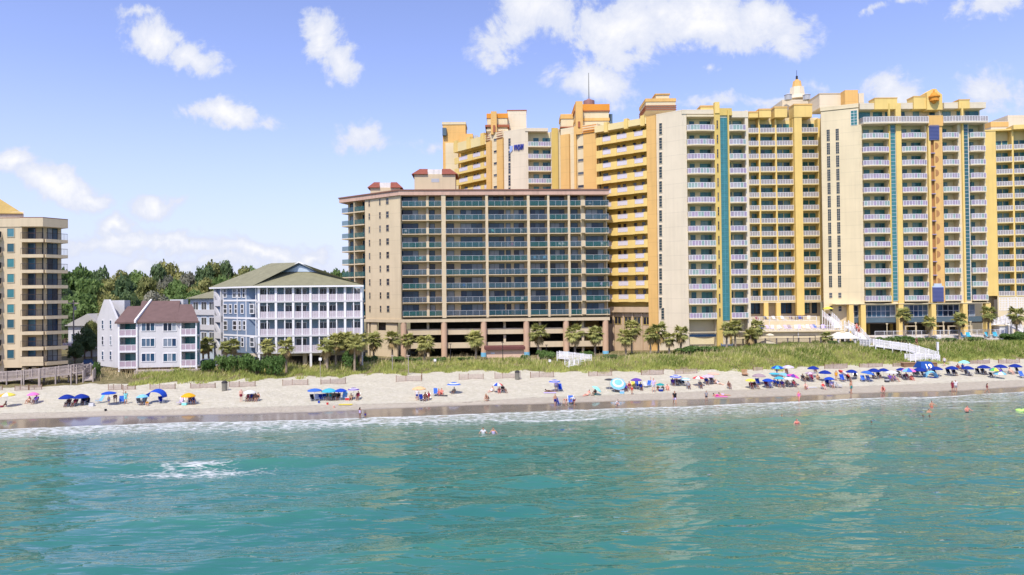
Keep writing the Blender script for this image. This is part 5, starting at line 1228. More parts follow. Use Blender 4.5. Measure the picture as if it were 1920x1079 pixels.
PL = [ (391, 646, 29, 128, 'bushy palm at the back left corner of the blue motel'), (380, 650, 24, 130, 'palm half hidden behind the white house right balcony'), (424, 651, 25, 118, 'palm against the blue motel side wall, left of a close pair'), (439, 648, 26, 119, 'palm against the blue motel side wall, right of a close pair'),
 (502, 649, 31, 116, 'palm in front of the first balcony bay of the blue motel'), (536, 650, 34, 115, 'palm in front of the second balcony bay of the blue motel'),
 (613, 651, 34, 116, 'left palm of the clump hiding the right end of the blue motel'), (629, 640, 36, 119, 'taller palm inside the clump by the blue motel right end'), (648, 637, 36, 120, 'middle palm of the clump by the blue motel right end'), (664, 645, 34, 117, 'yellowish palm low in the clump by the blue motel'), (676, 639, 34, 121, 'right palm of the clump by the blue motel'),
 (700, 638, 34, 136, 'dark shaded palm left of the beige tower columns'),
 (734.5, 636, 33, 131, 'palm before the left corner column of the beige tower'), (762.5, 638, 28, 132, 'small palm just right of the beige tower corner column'), (795, 644, 37, 129, 'full round palm left of the second beige tower column'), (892, 635, 36, 131, 'palm left of the third beige tower column'),
 (1008, 625, 38, 132, 'full palm above the round shrub before the beige tower'), (1077.5, 626, 38, 132, 'palm above the white boardwalk before the beige tower'), (1114.7, 627, 34, 133, 'palm left of the last beige tower column'),
 (1184, 616, 36, 136, 'tallest palm in the gap right of the beige tower'), (1173, 632, 33, 134, 'lower palm touching the tallest one in the gap right of the beige tower'), (1219, 629, 30, 133, 'left palm of four before the orange strip of the middle tower'), (1234, 622, 38, 134, 'largest palm of four before the orange strip of the middle tower'), (1254, 636, 26, 132, 'smallest palm of four before the orange strip of the middle tower'), (1276, 625, 32, 133, 'right palm of four before the cream wall of the middle tower'),
 (1362, 617, 28, 134, 'left palm of the pair at the foot of the teal window column'), (1378, 614, 30, 135, 'right palm of the pair at the foot of the teal window column'), (1417, 614, 32, 140, 'palm at the left end of the pool terrace wall'), (1407, 629, 27, 138, 'short palm below the left end of the pool terrace'),
 (1695, 590, 29, 143, 'palm before the second yellow arcade column of the widest tower'), (1743, 604, 25, 143, 'shortest palm, below the orange slatted strip'), (1799, 599, 28, 143, 'palm before the fourth yellow arcade column'), (1853.5, 588, 30, 144, 'palm at the right corner of the widest tower'), (1907, 590, 32, 145, 'palm before the wing at the right edge'), (1547, 632, 22, 141, 'low palm at the terrace wall left of the gazebo') ]
for a in PL: put_palm(*a)

# shrubs
SHRUBS = []
for sd in (21, 22, 23):
    r = random.Random(sd); bl = [(r.uniform(-.55, .55), r.uniform(-.4, .4), r.uniform(.15, .55), r.uniform(.25, .42)) for _ in range(12)]
    SHRUBS.append(quads_mesh('leaves', leaf_cloud(bl, 1500, .055, sd, .8), SHRUBM))
stem = MB()
for i in range(6): a = i * 1.05; stem.tube([(0, 0, -.1), (.3 * math.cos(a), .25 * math.sin(a), .5)], [.03, .01], 5)
STEMM = stem.mesh('stems', BARK)
def put_shrub(px, ytop, wpx, D, label):
    p = P(px, D); zg = tz(p.x, p.y); w = wpx / 1280 * D / 2; h = max(.6, zat(px, ytop, D) - zg)
    t = thing('shrub', label, 'shrub', (p.x, p.y, zg), random.uniform(0, 6.28), 'shrubs behind the dune')
    for nm, me in (('leaves', SHRUBS[random.randrange(3)]), ('stems', STEMM)):
        o = link(nm, me, t); o.scale = (w, w, h / .9)
for a in [(392, 668, 44, 113, 'low green shrub at the right foot of the white house'), (450, 656, 58, 113, 'left part of the big dark hedge before the blue motel'), (482, 659, 60, 112, 'dense middle shrub of the big hedge before the blue motel'), (516, 664, 46, 112, 'right shrub of the big hedge before the blue motel'), (420, 664, 44, 114, 'bright green shrub between white house and blue motel'),
          (655, 655, 40, 118, 'round shrub under the palm clump at the blue motel right end'), (182, 676, 18, 108, 'yellow-green bush at the left foot of the white house'), (690, 663, 40, 128, 'dark shrub under the shaded palm'), (745, 667, 40, 126, 'low shrub at the foot of the beige tower left corner'), (775, 668, 34, 126, 'small shrub between the first two tower columns'), (822, 667, 36, 127, 'small shrub at the foot of the second tower column'), (872, 668, 36, 127, 'low shrub left of the pool bar'),
          (1022, 652, 52, 128, 'large round green shrub before the beige tower'), (985, 664, 26, 127, 'small dark shrub beside the pool bar wall'), (1100, 658, 40, 129, 'shrub right of the white boardwalk'), (1145, 664, 46, 129, 'shrub before the last beige tower column'), (1315, 647, 90, 131, 'long dark shrub at the foot of the middle tower'), (1290, 652, 60, 130, 'low shrub left of the middle tower front'),
          (1562, 638, 26, 139, 'bushy plant beside the gazebo'), (1690, 630, 70, 141, 'dark green shrub on the dune under the second arcade column'), (1735, 632, 60, 141, 'dark green shrub before the pool fence middle'), (1822, 630, 60, 142, 'dark shrub before the turquoise chairs'), (1775, 633, 40, 141, 'small shrub right of the ramp end post'), (1893, 624, 50, 143, 'shrub under the palm at the right edge'), (1917, 616, 36, 144, 'taller shrub at the right frame edge'), (1655, 632, 36, 141, 'dark shrub behind the white ramp')]:
    put_shrub(*a)

# dune grass: uncountable
def grass(name, n, x0, x1, f0, f1, hmin, hmax, wid, m, label, keep=None, seed=5):
    r = np.random.default_rng(seed); x = r.uniform(x0, x1, n); t = r.uniform(0, 1, n)
    y = Yfoot(x) + f0 + (f1 - f0) * t + .9 * np.sin(x * .8) + .7 * np.sin(x * 1.9 + 1)
    clump = np.sin(x * .55 + 2 * np.sin(y * .5)) + np.sin(y * 1.1 + x * .9) + .8 * np.sin(x * 2.1 - y * .7)
    k = r.uniform(-1.6, 1.8, n) < clump + 1.5 * np.clip((y - Yfoot(x)) / 3, 0, 1) 
    if keep is not None: k &= keep(x, y)
    x, y = x[k], y[k]; n = len(x); z = terrain(x, y)
    h = r.uniform(hmin, hmax, n) * (1 + .25 * np.sin(x * .7 + y * .4)); a = r.uniform(0, 2 * math.pi, n); w = wid * r.uniform(.6, 1.4, n)
    dx, dy = np.cos(a) * w, np.sin(a) * w; lx, ly = r.normal(.10, .34, n) * h, r.normal(-.08, .32, n) * h
    q = np.stack([np.stack([x - dx, y - dy, z - .05], -1), np.stack([x + dx, y + dy, z - .05], -1), np.stack([x + lx, y + ly, z + h], -1)], 1).reshape(-1, 3)
    o = link(name, quads_mesh(name, q, m, True)); o['label'] = label; o['category'] = 'grass'; o['kind'] = 'stuff'; return o
GRASSM = leaf_mat('dune_grass_blade', (.215, .265, .06), (.50, .50, .165), .35, .42); CREEPM = leaf_mat('creeper_leaf', (.075, .125, .022), (.24, .29, .07), .3, .4)
def path_gap(x, y): return ~((np.abs(x - (-26.3 + (y - 108) * .2)) < .8) & (y < 118)) & ~((x < -58) & (x > -66) & (y < Yfoot(x) + 5)) & (x > -60 - (y - 100) * .1) 
grass('dune_grass', 185000, -84, 112, -.8, 17, .20, .62, .07, GRASSM, 'yellow-green dune grass growing in clumps on the low dunes', path_gap)
grass('dune_creeper', 60000, 14, 112, 1.0, 20, .25, .7, .14, CREEPM, 'deep green creeping plants matted over the higher dune on the right', lambda x, y: (np.sin(x * .21 + y * .33) + .8 * np.sin(x * .47 - y * .2) + .04 * (x - 40) + .13 * (y - Yfoot(x) - 9)) > -.1, 9)
grass('sea_oats', 7000, -75, 100, 3, 15, .9, 1.5, .03, mat('straw', (.55, .44, .24), .8, .2, island=.3), 'straw coloured sea oat stalks standing above the dune grass', None, 12)
grass('dune_creeper', 9000, -76, 20, 5, 16, .25, .6, .12, CREEPM, 'dark green weeds among the grass on the lower dune at left', lambda x, y: path_gap(x, y) & ((np.sin(x * .31 + y * .4) + .8 * np.sin(x * .67)) > .3), 17)
# ================================================================ BEACH THINGS
def fabric(name, c, tr=.25):
    if name in MATS: return MATS[name]
    m = mat(name, c, .75, .06, 2.0, spec=.15); t = m.node_tree; b = t.nodes['Principled BSDF']
    s = t.nodes.new('ShaderNodeBsdfTranslucent'); lk = b.inputs['Base Color'].links[0].from_socket; t.links.new(lk, s.inputs[0])
    x = t.nodes.new('ShaderNodeMixShader'); x.inputs[0].default_value = tr; t.links.new(b.outputs[0], x.inputs[1]); t.links.new(s.outputs[0], x.inputs[2])
    t.links.new(x.outputs[0], t.nodes['Material Output'].inputs[0]); return m
FC = dict(navy=(.012, .035, .26), royal=(.018, .075, .46), blue=(.05, .15, .52), light=(.22, .52, .85), turq=(.07, .42, .56), pink=(.80, .20, .48), orange=(.90, .38, .02), yellow=(.88, .62, .10), white=(.66, .66, .68),
          tan=(.72, .47, .24), mauve=(.36, .27, .30), purple=(.13, .06, .34), teal=(.02, .30, .30), lav=(.58, .48, .74), salmon=(.82, .45, .34), red=(.62, .06, .06), black=(.02, .02, .025), charcoal=(.06, .06, .07), green=(.12, .55, .15), brown=(.15, .07, .05), grey=(.3, .3, .32), cream=(.75, .68, .52), magenta=(.7, .1, .4), aqua=(.30, .75, .80), maroon=(.25, .03, .06), khaki=(.4, .32, .2), tent=(.02, .085, .34))
def fb(k): return fabric(k + '_fabric', FC[k])
ALU = mat('aluminium', (.62, .62, .64), .35, .05, metal=.6)
def canopy_mesh(cols, mode, dome):
    def f():
        b = MB(); n = 16 if mode == 'multi' else 8; n2 = 16; R = 4; fm = []
        def pr(j, i):
            rr = j / R; a = 2 * math.pi * i / n2; sc = 1 - .035 * (i % 2) * rr
            return (rr * sc * math.cos(a), rr * sc * math.sin(a), dome * (1 - rr ** 1.8) - .02 * (i % 2) * rr)
        b.v.append((0, 0, dome + .01))
        for j in range(1, R + 1): b.v += [pr(j, i) for i in range(n2)]
        b.v += [(p[0] * 1.0, p[1] * 1.0, p[2] - .085) for p in (pr(R, i) for i in range(n2))]
        for i in range(n2):
            k = {'plain': 0, 'panel': (i // 2) % 2, 'multi': (i // 2) % len(cols), 'ring': 0}[mode]
            b.f.append((0, 1 + i, 1 + (i + 1) % n2)); fm.append(k)
            for j in range(R):
                kk = (j % 2) if mode == 'ring' else k
                b.f.append((1 + j * n2 + i, 1 + (j + 1) * n2 + i, 1 + (j + 1) * n2 + (i + 1) % n2, 1 + j * n2 + (i + 1) % n2)); fm.append(kk if j < R - 1 else kk)
        b.v.append((0, 0, dome + .10)); c = len(b.v)
        me = b.mesh('canopy', [fb(x) for x in cols]); me.polygons.foreach_set('material_index', fm); return me
    return cached(('canopy', tuple(cols), mode, dome), f)
UPOLE = MB().frus(0, 0, 0, 1, .022, .022, 6).mesh('pole', ALU)
def umbrella(px, yc, wpx, yb, label, cols, mode='plain', dome=.42, tilt=0, tdir=0, group='beach umbrellas on the sand'):
    cols = cols.split(); p = gp(px, yb); D = p.y; R = wpx / 1280 * D / 2
    ztop = zat(px, yc, D); h = max(1.0, ztop - p.z)
    t = thing('beach_umbrella', label, 'umbrella', p, 0, group)
    po = link('pole', UPOLE, t); po.scale = (1, 1, h + R * dome * .35 + .1); po.location.z = -.1
    ca = link('canopy', canopy_mesh(cols, mode, dome), t); ca.scale = (R, R, R); ca.location = (0, 0, h - R * dome * .5)
    if tilt: ca.rotation_euler = (rad(tilt) * math.cos(rad(tdir)), rad(tilt) * math.sin(rad(tdir)), 0)
    return t
def chair_meshes():
    f = MB(); 
    for sx in (-.27, .27):
        f.tube([(sx, -.36, .02), (sx, -.34, .30), (sx, .12, .24), (sx, .48, .86)], .016, 5)
        f.tube([(sx, -.30, .30), (sx, .30, .02)], .014, 5); f.tube([(sx, -.3, .45), (sx, .2, .47)], .02, 5); f.tube([(sx, -.34, .30), (sx, -.3, .45)], .014, 5)
    f.tube([(-.27, .48, .86), (.27, .48, .86)], .014, 5).tube([(-.27, -.36, .02), (.27, -.36, .02)], .014, 5)
    s = MB(); s.add([(-.25, -.34, .30), (.25, -.34, .30), (.25, .12, .235), (-.25, .12, .235), (-.25, -.34, .27), (.25, -.34, .27), (.25, .12, .205), (-.25, .12, .205)], [(0, 1, 2, 3), (7, 6, 5, 4), (0, 4, 5, 1), (1, 5, 6, 2), (2, 6, 7, 3), (3, 7, 4, 0)])
    b = MB(); b.add([(-.25, .125, .24), (.25, .125, .24), (.25, .48, .86), (-.25, .48, .86), (-.25, .15, .22), (.25, .15, .22), (.25, .51, .84), (-.25, .51, .84)], [(0, 1, 2, 3), (7, 6, 5, 4), (0, 4, 5, 1), (1, 5, 6, 2), (2, 6, 7, 3), (3, 7, 4, 0)])
    return f.mesh('frame', ALU), s.mesh('seat', fb('navy')), b.mesh('backrest', fb('navy'))
CHM = chair_meshes()
def obmat(o, m): o.material_slots[0].link = 'OBJECT'; o.material_slots[0].material = m
def chair(px, yb, label, col='navy', rot=0, group='folding beach chairs', s=1.0, p=None):
    p = p or gp(px, yb); t = thing('beach_chair', label, 'chair', p, rad(rot), group, s)
    link('frame', CHM[0], t)
    for nm, me in (('seat', CHM[1]), ('backrest', CHM[2])): obmat(link(nm, me, t), fb(col))
    return t
# ---- people: one continuous skin surface per pose, clothes and hair as children
def remesh(b, name, vox, m, smooth=2):
    me = b.mesh(name + '_raw', m); o = bpy.data.objects.new('tmp', me); COL.objects.link(o)
    r = o.modifiers.new('r', 'REMESH'); r.mode = 'VOXEL'; r.voxel_size = vox
    if smooth: s = o.modifiers.new('s', 'SMOOTH'); s.iterations = smooth; s.factor = .5
    dg = bpy.context.evaluated_depsgraph_get(); dg.update(); out = bpy.data.meshes.new_from_object(o.evaluated_get(dg)); out.name = name
    bpy.data.objects.remove(o); bpy.data.meshes.remove(me); out.polygons.foreach_set('use_smooth', [True] * len(out.polygons))
    out.materials.clear(); out.materials.append(m); return out
def lerp(a, b, t): return tuple(a[i] + (b[i] - a[i]) * t for i in range(3))
POSES = {
 'stand': dict(pel=(0, 0, .93), chest=(0, .01, 1.26), neck=(0, .01, 1.46), head=(0, -.015, 1.60), sh=.185, el=[(-.25, .03, 1.14), (.25, .03, 1.14)], wr=[(-.27, -.06, .90), (.27, -.05, .90)], kn=[(-.10, -.02, .50), (.11, -.01, .50)], an=[(-.11, .03, .08), (.12, .03, .08)]),
 'walk': dict(pel=(0, 0, .91), chest=(0, -.02, 1.24), neck=(0, -.03, 1.44), head=(0, -.06, 1.58), sh=.185, el=[(-.24, -.10, 1.14), (.24, .16, 1.15)], wr=[(-.22, -.26, .95), (.25, .12, .91)], kn=[(-.10, .06, .49), (.10, -.20, .52)], an=[(-.10, .36, .14), (.10, -.28, .08)]),
 'armup': dict(pel=(0, 0, .93), chest=(0, .0, 1.26), neck=(0, 0, 1.46), head=(0, -.02, 1.60), sh=.185, el=[(-.34, -.05, 1.55), (.28, -.02, 1.14)], wr=[(-.30, -.12, 1.80), (.16, -.20, 1.06)], kn=[(-.12, -.02, .50), (.12, -.02, .50)], an=[(-.15, .03, .08), (.15, .03, .08)]),
 'bend': dict(pel=(0, .12, .90), chest=(0, -.22, 1.02), neck=(0, -.40, 1.03), head=(0, -.54, .98), sh=.18, el=[(-.2, -.36, .74), (.2, -.36, .74)], wr=[(-.16, -.46, .50), (.16, -.46, .50)], kn=[(-.12, .0, .48), (.12, .0, .48)], an=[(-.13, .08, .08), (.13, .08, .08)]),
 'sit': dict(pel=(0, .04, .38), chest=(0, .22, .68), neck=(0, .30, .87), head=(0, .27, 1.01), sh=.185, el=[(-.29, .10, .56), (.29, .10, .56)], wr=[(-.28, -.14, .52), (.28, -.14, .52)], kn=[(-.12, -.38, .42), (.13, -.38, .42)], an=[(-.12, -.56, .07), (.13, -.58, .07)]),
 'ground': dict(pel=(0, .08, .12), chest=(0, .16, .43), neck=(0, .15, .63), head=(0, .11, .77), sh=.185, el=[(-.27, .02, .38), (.27, .02, .38)], wr=[(-.17, -.22, .42), (.17, -.22, .42)], kn=[(-.14, -.30, .40), (.15, -.30, .40)], an=[(-.13, -.48, .07), (.14, -.50, .07)]),
 'lean': dict(pel=(0, .0, .12), chest=(0, .22, .37), neck=(0, .34, .53), head=(0, .36, .67), sh=.185, el=[(-.26, .40, .24), (.26, .40, .24)], wr=[(-.27, .46, .07), (.27, .46, .07)], kn=[(-.12, -.40, .22), (.12, -.40, .12)], an=[(-.11, -.72, .07), (.11, -.78, .07)]),
 'crouch': dict(pel=(0, .12, .30), chest=(0, -.08, .56), neck=(0, -.20, .71), head=(0, -.29, .82), sh=.18, el=[(-.22, -.28, .42), (.22, -.28, .42)], wr=[(-.14, -.42, .22), (.14, -.42, .22)], kn=[(-.16, -.26, .40), (.16, -.26, .40)], an=[(-.13, .02, .08), (.13, .02, .08)]),
 'lie': dict(pel=(0, 0, .13), chest=(0, .32, .16), neck=(0, .52, .24), head=(0, .64, .33), sh=.18, el=[(-.24, .52, .07), (.24, .52, .07)], wr=[(-.12, .72, .06), (.12, .72, .06)], kn=[(-.1, -.44, .08), (.1, -.44, .08)], an=[(-.1, -.84, .07), (.12, -.84, .07)]),
 'wade': dict(pel=(0, 0, .93), chest=(0, .0, 1.26), neck=(0, 0, 1.46), head=(0, -.02, 1.60), sh=.19, el=[(-.36, -.10, 1.20), (.36, -.10, 1.20)], wr=[(-.42, -.32, 1.14), (.42, -.30, 1.16)], kn=[(-.10, -.02, .50), (.10, -.02, .50)], an=[(-.11, .03, .08), (.11, .03, .08)]),
}
SKIN = [mat('fair_skin', (.60, .36, .27), .55, .05), mat('tanned_skin', (.42, .22, .14), .55, .05), mat('brown_skin', (.20, .10, .065), .55, .05), mat('sunburnt_skin', (.58, .24, .18), .55, .05)]
HAIRC = dict(dark=mat('dark_hair', (.03, .02, .015), .6, .1), brown=mat('brown_hair', (.10, .05, .025), .6, .1), fair=mat('fair_hair', (.42, .28, .12), .6, .1), grey=mat('grey_hair', (.4, .38, .36), .6, .1))
def body_parts(pose):
    J = POSES[pose]; b = MB(); pel, ch, nk, hd = (Vector(J[k]) for k in ('pel', 'chest', 'neck', 'head'))
    ax = (nk - pel).normalized(); X = Vector((1, 0, 0))
    def cap(p, q, r0, r1): b.tube([p, lerp(p, q, .5), q], [r0, (r0 + r1) * .51, r1], 9).ell(p, (r0,) * 3, 9, 6).ell(q, (r1,) * 3, 9, 6)
    for s in (-1, 1):
        cap(pel + X * .075 * s, lerp(pel, ch, .55) + X * .065 * s if False else Vector(lerp(pel, ch, .55)) + X * .06 * s, .115, .100); cap(Vector(lerp(pel, ch, .55)) + X * .06 * s, ch + X * .085 * s, .10, .118); cap(ch + X * .08 * s, Vector(lerp(ch, nk, .72)) + X * .09 * s, .112, .075)
    cap(Vector(lerp(ch, nk, .8)), hd - (hd - nk) * .35, .062, .055)
    up = (hd - nk).normalized()
    b.ell(hd, (.078, .095, .115), 12, 10); f = hd + Vector((0, -.09, -.005)); b.tube([hd + Vector((0, -.08, .02)), hd + Vector((0, -.118, -.015)), hd + Vector((0, -.09, -.03))], [.010, .016, .010], 6)
    b.ell(hd + Vector((0, -.055, -.075)), (.045, .045, .038), 8, 6)
    for s in (-1, 1): b.ell(hd + Vector((.08 * s, .005, -.01)), (.014, .022, .032), 7, 5)
    S = []; 
    for i, s in ((0, -1), (1, 1)):
        sh_p = Vector(lerp(ch, nk, .72)) + X * J['sh'] * s; el, wr, kn, an = (Vector(J[k][i]) for k in ('el', 'wr', 'kn', 'an')); hip = pel + X * .092 * s - Vector((0, 0, .02))
        cap(Vector(lerp(ch, nk, .75)) + X * .06 * s, sh_p, .07, .062); cap(sh_p, el, .056, .042); cap(el, wr, .042, .027)
        d = (wr - el).normalized(); sd = d.cross(Vector((0, 0, 1)) if abs(d.z) < .9 else Vector((0, 1, 0))).normalized(); nn = sd.cross(d)
        cap(wr, wr + d * .075, .028, .036)
        for kf, (o_, L_) in enumerate(((-.030, .070), (-.010, .082), (.010, .078), (.029, .062))):
            p0 = wr + d * .085 + sd * o_; p1 = p0 + d * L_ * .55 + nn * .006; p2 = p1 + d * L_ * .4 + nn * .022; b.tube([p0 - d * .02, p0, p1, p2], [.0105, .0105, .0095, .0075], 6)
        b.tube([wr + d * .02 + sd * .02 * -s, wr + d * .055 + sd * .052 * -s, wr + d * .09 + sd * .058 * -s], [.014, .0115, .009], 6)
        cap(hip, kn, .088, .056); cap(kn, Vector(lerp(kn, an, .35)), .054, .054); cap(Vector(lerp(kn, an, .3)), an, .054, .034)
        fd = Vector((0, -1, 0)) if pose != 'lie' else Vector((0, -.6, -.2)).normalized()
        b.tube([an + Vector((0, .05, -.045)), an + fd * .08 + Vector((0, 0, -.045)), an + fd * .19 + Vector((0, 0, -.055))], [.036, .038, .022], 8)
        S.append((sh_p, el, hip, kn))
    sk = remesh(b, 'body', .0095, SKIN[0])
    h = MB(); h.ell(hd + Vector((0, .018, .022)), (.088, .098, .112), 12, 10); hair = remesh(h, 'hair', .012, HAIRC['dark'], 1)
    h = MB(); h.ell(hd + Vector((0, .022, .02)), (.090, .100, .114), 12, 10); h.tube([hd + Vector((0, .06, 0)), nk + Vector((0, .075, .0)), Vector(lerp(nk, ch, .6)) + Vector((0, .11, 0))], [.08, .085, .05], 9); lhair = remesh(h, 'hair', .014, HAIRC['dark'], 1)
    t = MB()
    for s, (sp, el, hip, kn) in zip((-1, 1), S):
        b = t
        t.ell(pel + X * .07 * s, (.128,) * 3, 10, 7); t.tube([hip, Vector(lerp(hip, kn, .62))], [.112, .092], 10); t.tube([pel + X * .07 * s, Vector(lerp(pel, ch, .3)) + X * .065 * s], [.125, .116], 10)
    shorts = remesh(t, 'shorts', .016, fb('navy'), 1)
    t = MB()
    for s, (sp, el, hip, kn) in zip((-1, 1), S):
        t.tube([Vector(lerp(pel, ch, .0)) + X * .075 * s, Vector(lerp(pel, ch, .55)) + X * .065 * s, ch + X * .085 * s, Vector(lerp(ch, nk, .7)) + X * .09 * s], [.132, .118, .132, .09], 10)
        t.tube([Vector(lerp(ch, nk, .72)) + X * .05 * s, sp, Vector(lerp(sp, el, .55))], [.085, .078, .064], 9)
    shirt = remesh(t, 'shirt', .016, fb('white'), 1)
    t = MB()
    for s, (sp, el, hip, kn) in zip((-1, 1), S):
        t.ell(pel + X * .065 * s, (.124,) * 3, 10, 7); t.tube([pel + X * .07 * s, Vector(lerp(pel, ch, .55)) + X * .062 * s, ch + X * .085 * s, Vector(lerp(ch, nk, .3)) + X * .08 * s], [.123, .109, .127, .10], 10)
    suit = remesh(t, 'swimsuit', .016, fb('navy'), 1)
    return dict(body=sk, hair=hair, long=lhair, shorts=shorts, shirt=shirt, suit=suit)
BP = {}
HAT = MB().frus(0, 0, 0, .02, .21, .20, 16).frus(0, 0, .021, .12, .105, .085, 14).mesh('hat', fb('cream'))
def person(px, yb, pose, label, wear='shorts:navy', skin=1, hair='dark', long=False, rot=0, s=1.0, dz=0, hat=None, p=None, group='people on the beach'):
    if pose not in BP: BP[pose] = body_parts(pose)
    p = Vector(p) if p is not None else gp(px, yb); p.z += dz; B = BP[pose]
    t = thing('person', label, 'person', p, rad(rot), group, s)
    obmat(link('body', B['body'], t), SKIN[skin]); obmat(link('hair', B['long' if long else 'hair'], t), HAIRC[hair])
    for w in wear.split():
        k, c = w.split(':'); obmat(link({'suit': 'swimsuit'}.get(k, k), B[k], t), fb(c))
    if hat: o = link('hat', HAT, t); obmat(o, fb(hat)); hd = POSES[pose]['head']; o.location = (hd[0], hd[1] + .01, hd[2] + .065)
    return t
def sitter(px, yb, label, chairlabel, ccol='navy', wear='shorts:navy', skin=1, hair='dark', long=False, rot=0, hat=None):
    p = gp(px, yb); chair(px, yb, chairlabel, ccol, rot, p=p)
    person(px, yb, 'sit', label, wear, skin, hair, long, rot, p=p, hat=hat)
U, C_, Q, S_t = umbrella, chair, person, sitter
# ---- left stretch
U(13, 739, 27, 764, 'rainbow panelled umbrella at the far left edge', 'yellow red royal green light orange white', 'multi', .36)
Q(5, 764, 'lean', 'person reclining beside the rainbow umbrella', 'shorts:maroon', 2, rot=-60)
U(62, 738, 20, 756, 'small pink umbrella, second from the left', 'pink', 'plain', .45)
Q(54, 756, 'ground', 'person sitting at left under the pink umbrella', 'suit:cream', 1, 'brown', True); S_t(66, 757, 'person in dark top in a chair under the pink umbrella', 'navy chair under the pink umbrella', 'navy', 'shirt:purple shorts:charcoal', 2)
U(125, 743, 27, 762, 'left of two navy umbrellas side by side near the left', 'navy', 'plain', .45); U(152, 742, 27, 760, 'right of two navy umbrellas side by side near the left', 'navy', 'plain', .45)
S_t(127, 762, 'person in brown top seated under the left navy umbrella of the pair', 'brown chair under the left navy umbrella of the pair', 'brown', 'shirt:brown shorts:charcoal', 2); S_t(139.5, 762, 'person in maroon seated between the two navy umbrellas', 'brown chair between the two navy umbrellas', 'brown', 'shirt:maroon shorts:black', 2)
C_(155, 759, 'black chair, left of two under the right navy umbrella', 'black', 20); C_(164, 758.5, 'black chair, right of two under the right navy umbrella', 'black', 25); S_t(159.5, 758, 'person in dark top under the right navy umbrella of the pair', 'charcoal chair behind two black chairs', 'charcoal', 'shirt:charcoal shorts:navy', 2)
C_(186.5, 756, 'blue striped chair standing alone in the open sand', 'light', -30, s=1.2)
U(204, 736, 26, 760, 'flat royal blue umbrella left of the turquoise towel figure', 'royal', 'plain', .26)
Q(204, 758, 'stand', 'child standing at the pole of the flat blue umbrella', 'shorts:royal', 1, 'brown', s=.62, rot=40); Q(216, 756, 'bend', 'person in dark clothes bending under the flat blue umbrella', 'shirt:brown shorts:grey', 1, rot=30)
C_(228.5, 757, 'blue chair by the person in turquoise', 'blue', 30, s=1.15); Q(235.5, 758, 'armup', 'person in a turquoise cover-up with one arm raised', 'shirt:aqua shorts:aqua', 1, 'brown', rot=50)
U(267, 742, 21, 760, 'light blue umbrella touching the blue dome tent', 'light', 'plain', .42)
C_(261.5, 759.5, 'charcoal chair below the light blue umbrella', 'charcoal', 50); S_t(269, 759, 'person in grey top below the light blue umbrella', 'grey chair below the light blue umbrella', 'grey', 'shirt:grey shorts:navy', 2); Q(277, 761, 'crouch', 'child in orange and white crouching by the dome tent', 'shirt:orange shorts:white', 0, s=.75); C_(302, 756, 'navy chair under the right side of the dome tent', 'navy', 40)
# blue dome tent
p = gp(292, 756); D = p.y; w = 34 / 1280 * D / 2; dt = thing('beach_tent', 'royal blue arched beach tent beside the light blue umbrella', 'tent', p)
m = MB(); n = 12
for j in range(6):
    y0, y1 = -w * .55 + w * 1.1 * j / 6, -w * .55 + w * 1.1 * (j + 1) / 6
    for i in range(n):
        a0, a1 = math.pi * i / n, math.pi * (i + 1) / n; f = lambda a, y: (w * math.cos(a), y, .75 + (.95 + .25 * (y / w)) * math.sin(a))
        m.add([f(a0, y0), f(a1, y0), f(a1, y1), f(a0, y1)], [(0, 1, 2, 3)])
m.build('canopy', fb('royal'), dt, off=(0, 0, 0))
for sx in (-1, 1):
    for sy in (-.5, .5): MB().tube([(w * sx, w * sy, .76), (w * sx * 1.02, w * sy, 0)], .02, 5).build('pole', ALU, dt, off=(0, 0, 0))
U(353, 740, 26, 759, 'bright orange umbrella on the left stretch of sand', 'orange', 'plain', .46)
C_(337, 759, 'pink and white chair left of the orange umbrella', 'lav', -20); C_(341, 758, 'white chair left of the orange umbrella', 'white', 15); C_(355, 758, 'navy chair directly under the orange umbrella', 'navy', 10); S_t(361, 757.5, 'person in dark blue reclining under the orange umbrella', 'navy chair behind, under the orange umbrella', 'navy', 'shirt:navy shorts:navy', 1, rot=40); C_(367, 757.5, 'navy chair turned sideways right of the orange umbrella', 'navy', 70)
U(468, 734, 23, 752, 'plain white umbrella left of the turquoise group', 'white', 'plain', .4)
Q(452, 753, 'stand', 'shirtless man standing left of the white umbrella', 'shorts:maroon', 0, 'grey', rot=40); S_t(465, 752, 'person with dark hair at left below the white umbrella', 'brown chair at left below the white umbrella', 'brown', 'suit:maroon', 2, long=True); S_t(470, 752, 'person in navy below the white umbrella', 'navy chair below the white umbrella', 'navy', 'shirt:navy shorts:black', 2); S_t(477.5, 752, 'shirtless person right of the white umbrella', 'brown chair right of the white umbrella', 'brown', 'shorts:brown', 2); S_t(482.5, 752, 'person in black top farthest right by the white umbrella', 'black chair farthest right by the white umbrella', 'black', 'suit:black', 1)
U(590, 730.5, 27, 752, 'blue umbrella left of the big turquoise one', 'blue', 'plain', .26); U(617, 731, 29, 751, 'wide turquoise umbrella between two blue ones', 'turq', 'plain', .36); U(639, 731, 23, 751, 'royal blue umbrella right of the big turquoise one', 'royal', 'plain', .38); U(663, 729, 22, 749, 'purple and white ringed umbrella right of the turquoise group', 'purple white', 'ring', .34)
C_(586, 752, 'black chair at the left end of the turquoise group', 'black', 30); C_(594, 751.5, 'white chair under the left blue umbrella', 'white', 20); C_(602, 751.5, 'navy chair left under the turquoise umbrella', 'navy', 30); C_(607.5, 751, 'second navy chair under the turquoise umbrella', 'navy', 10)
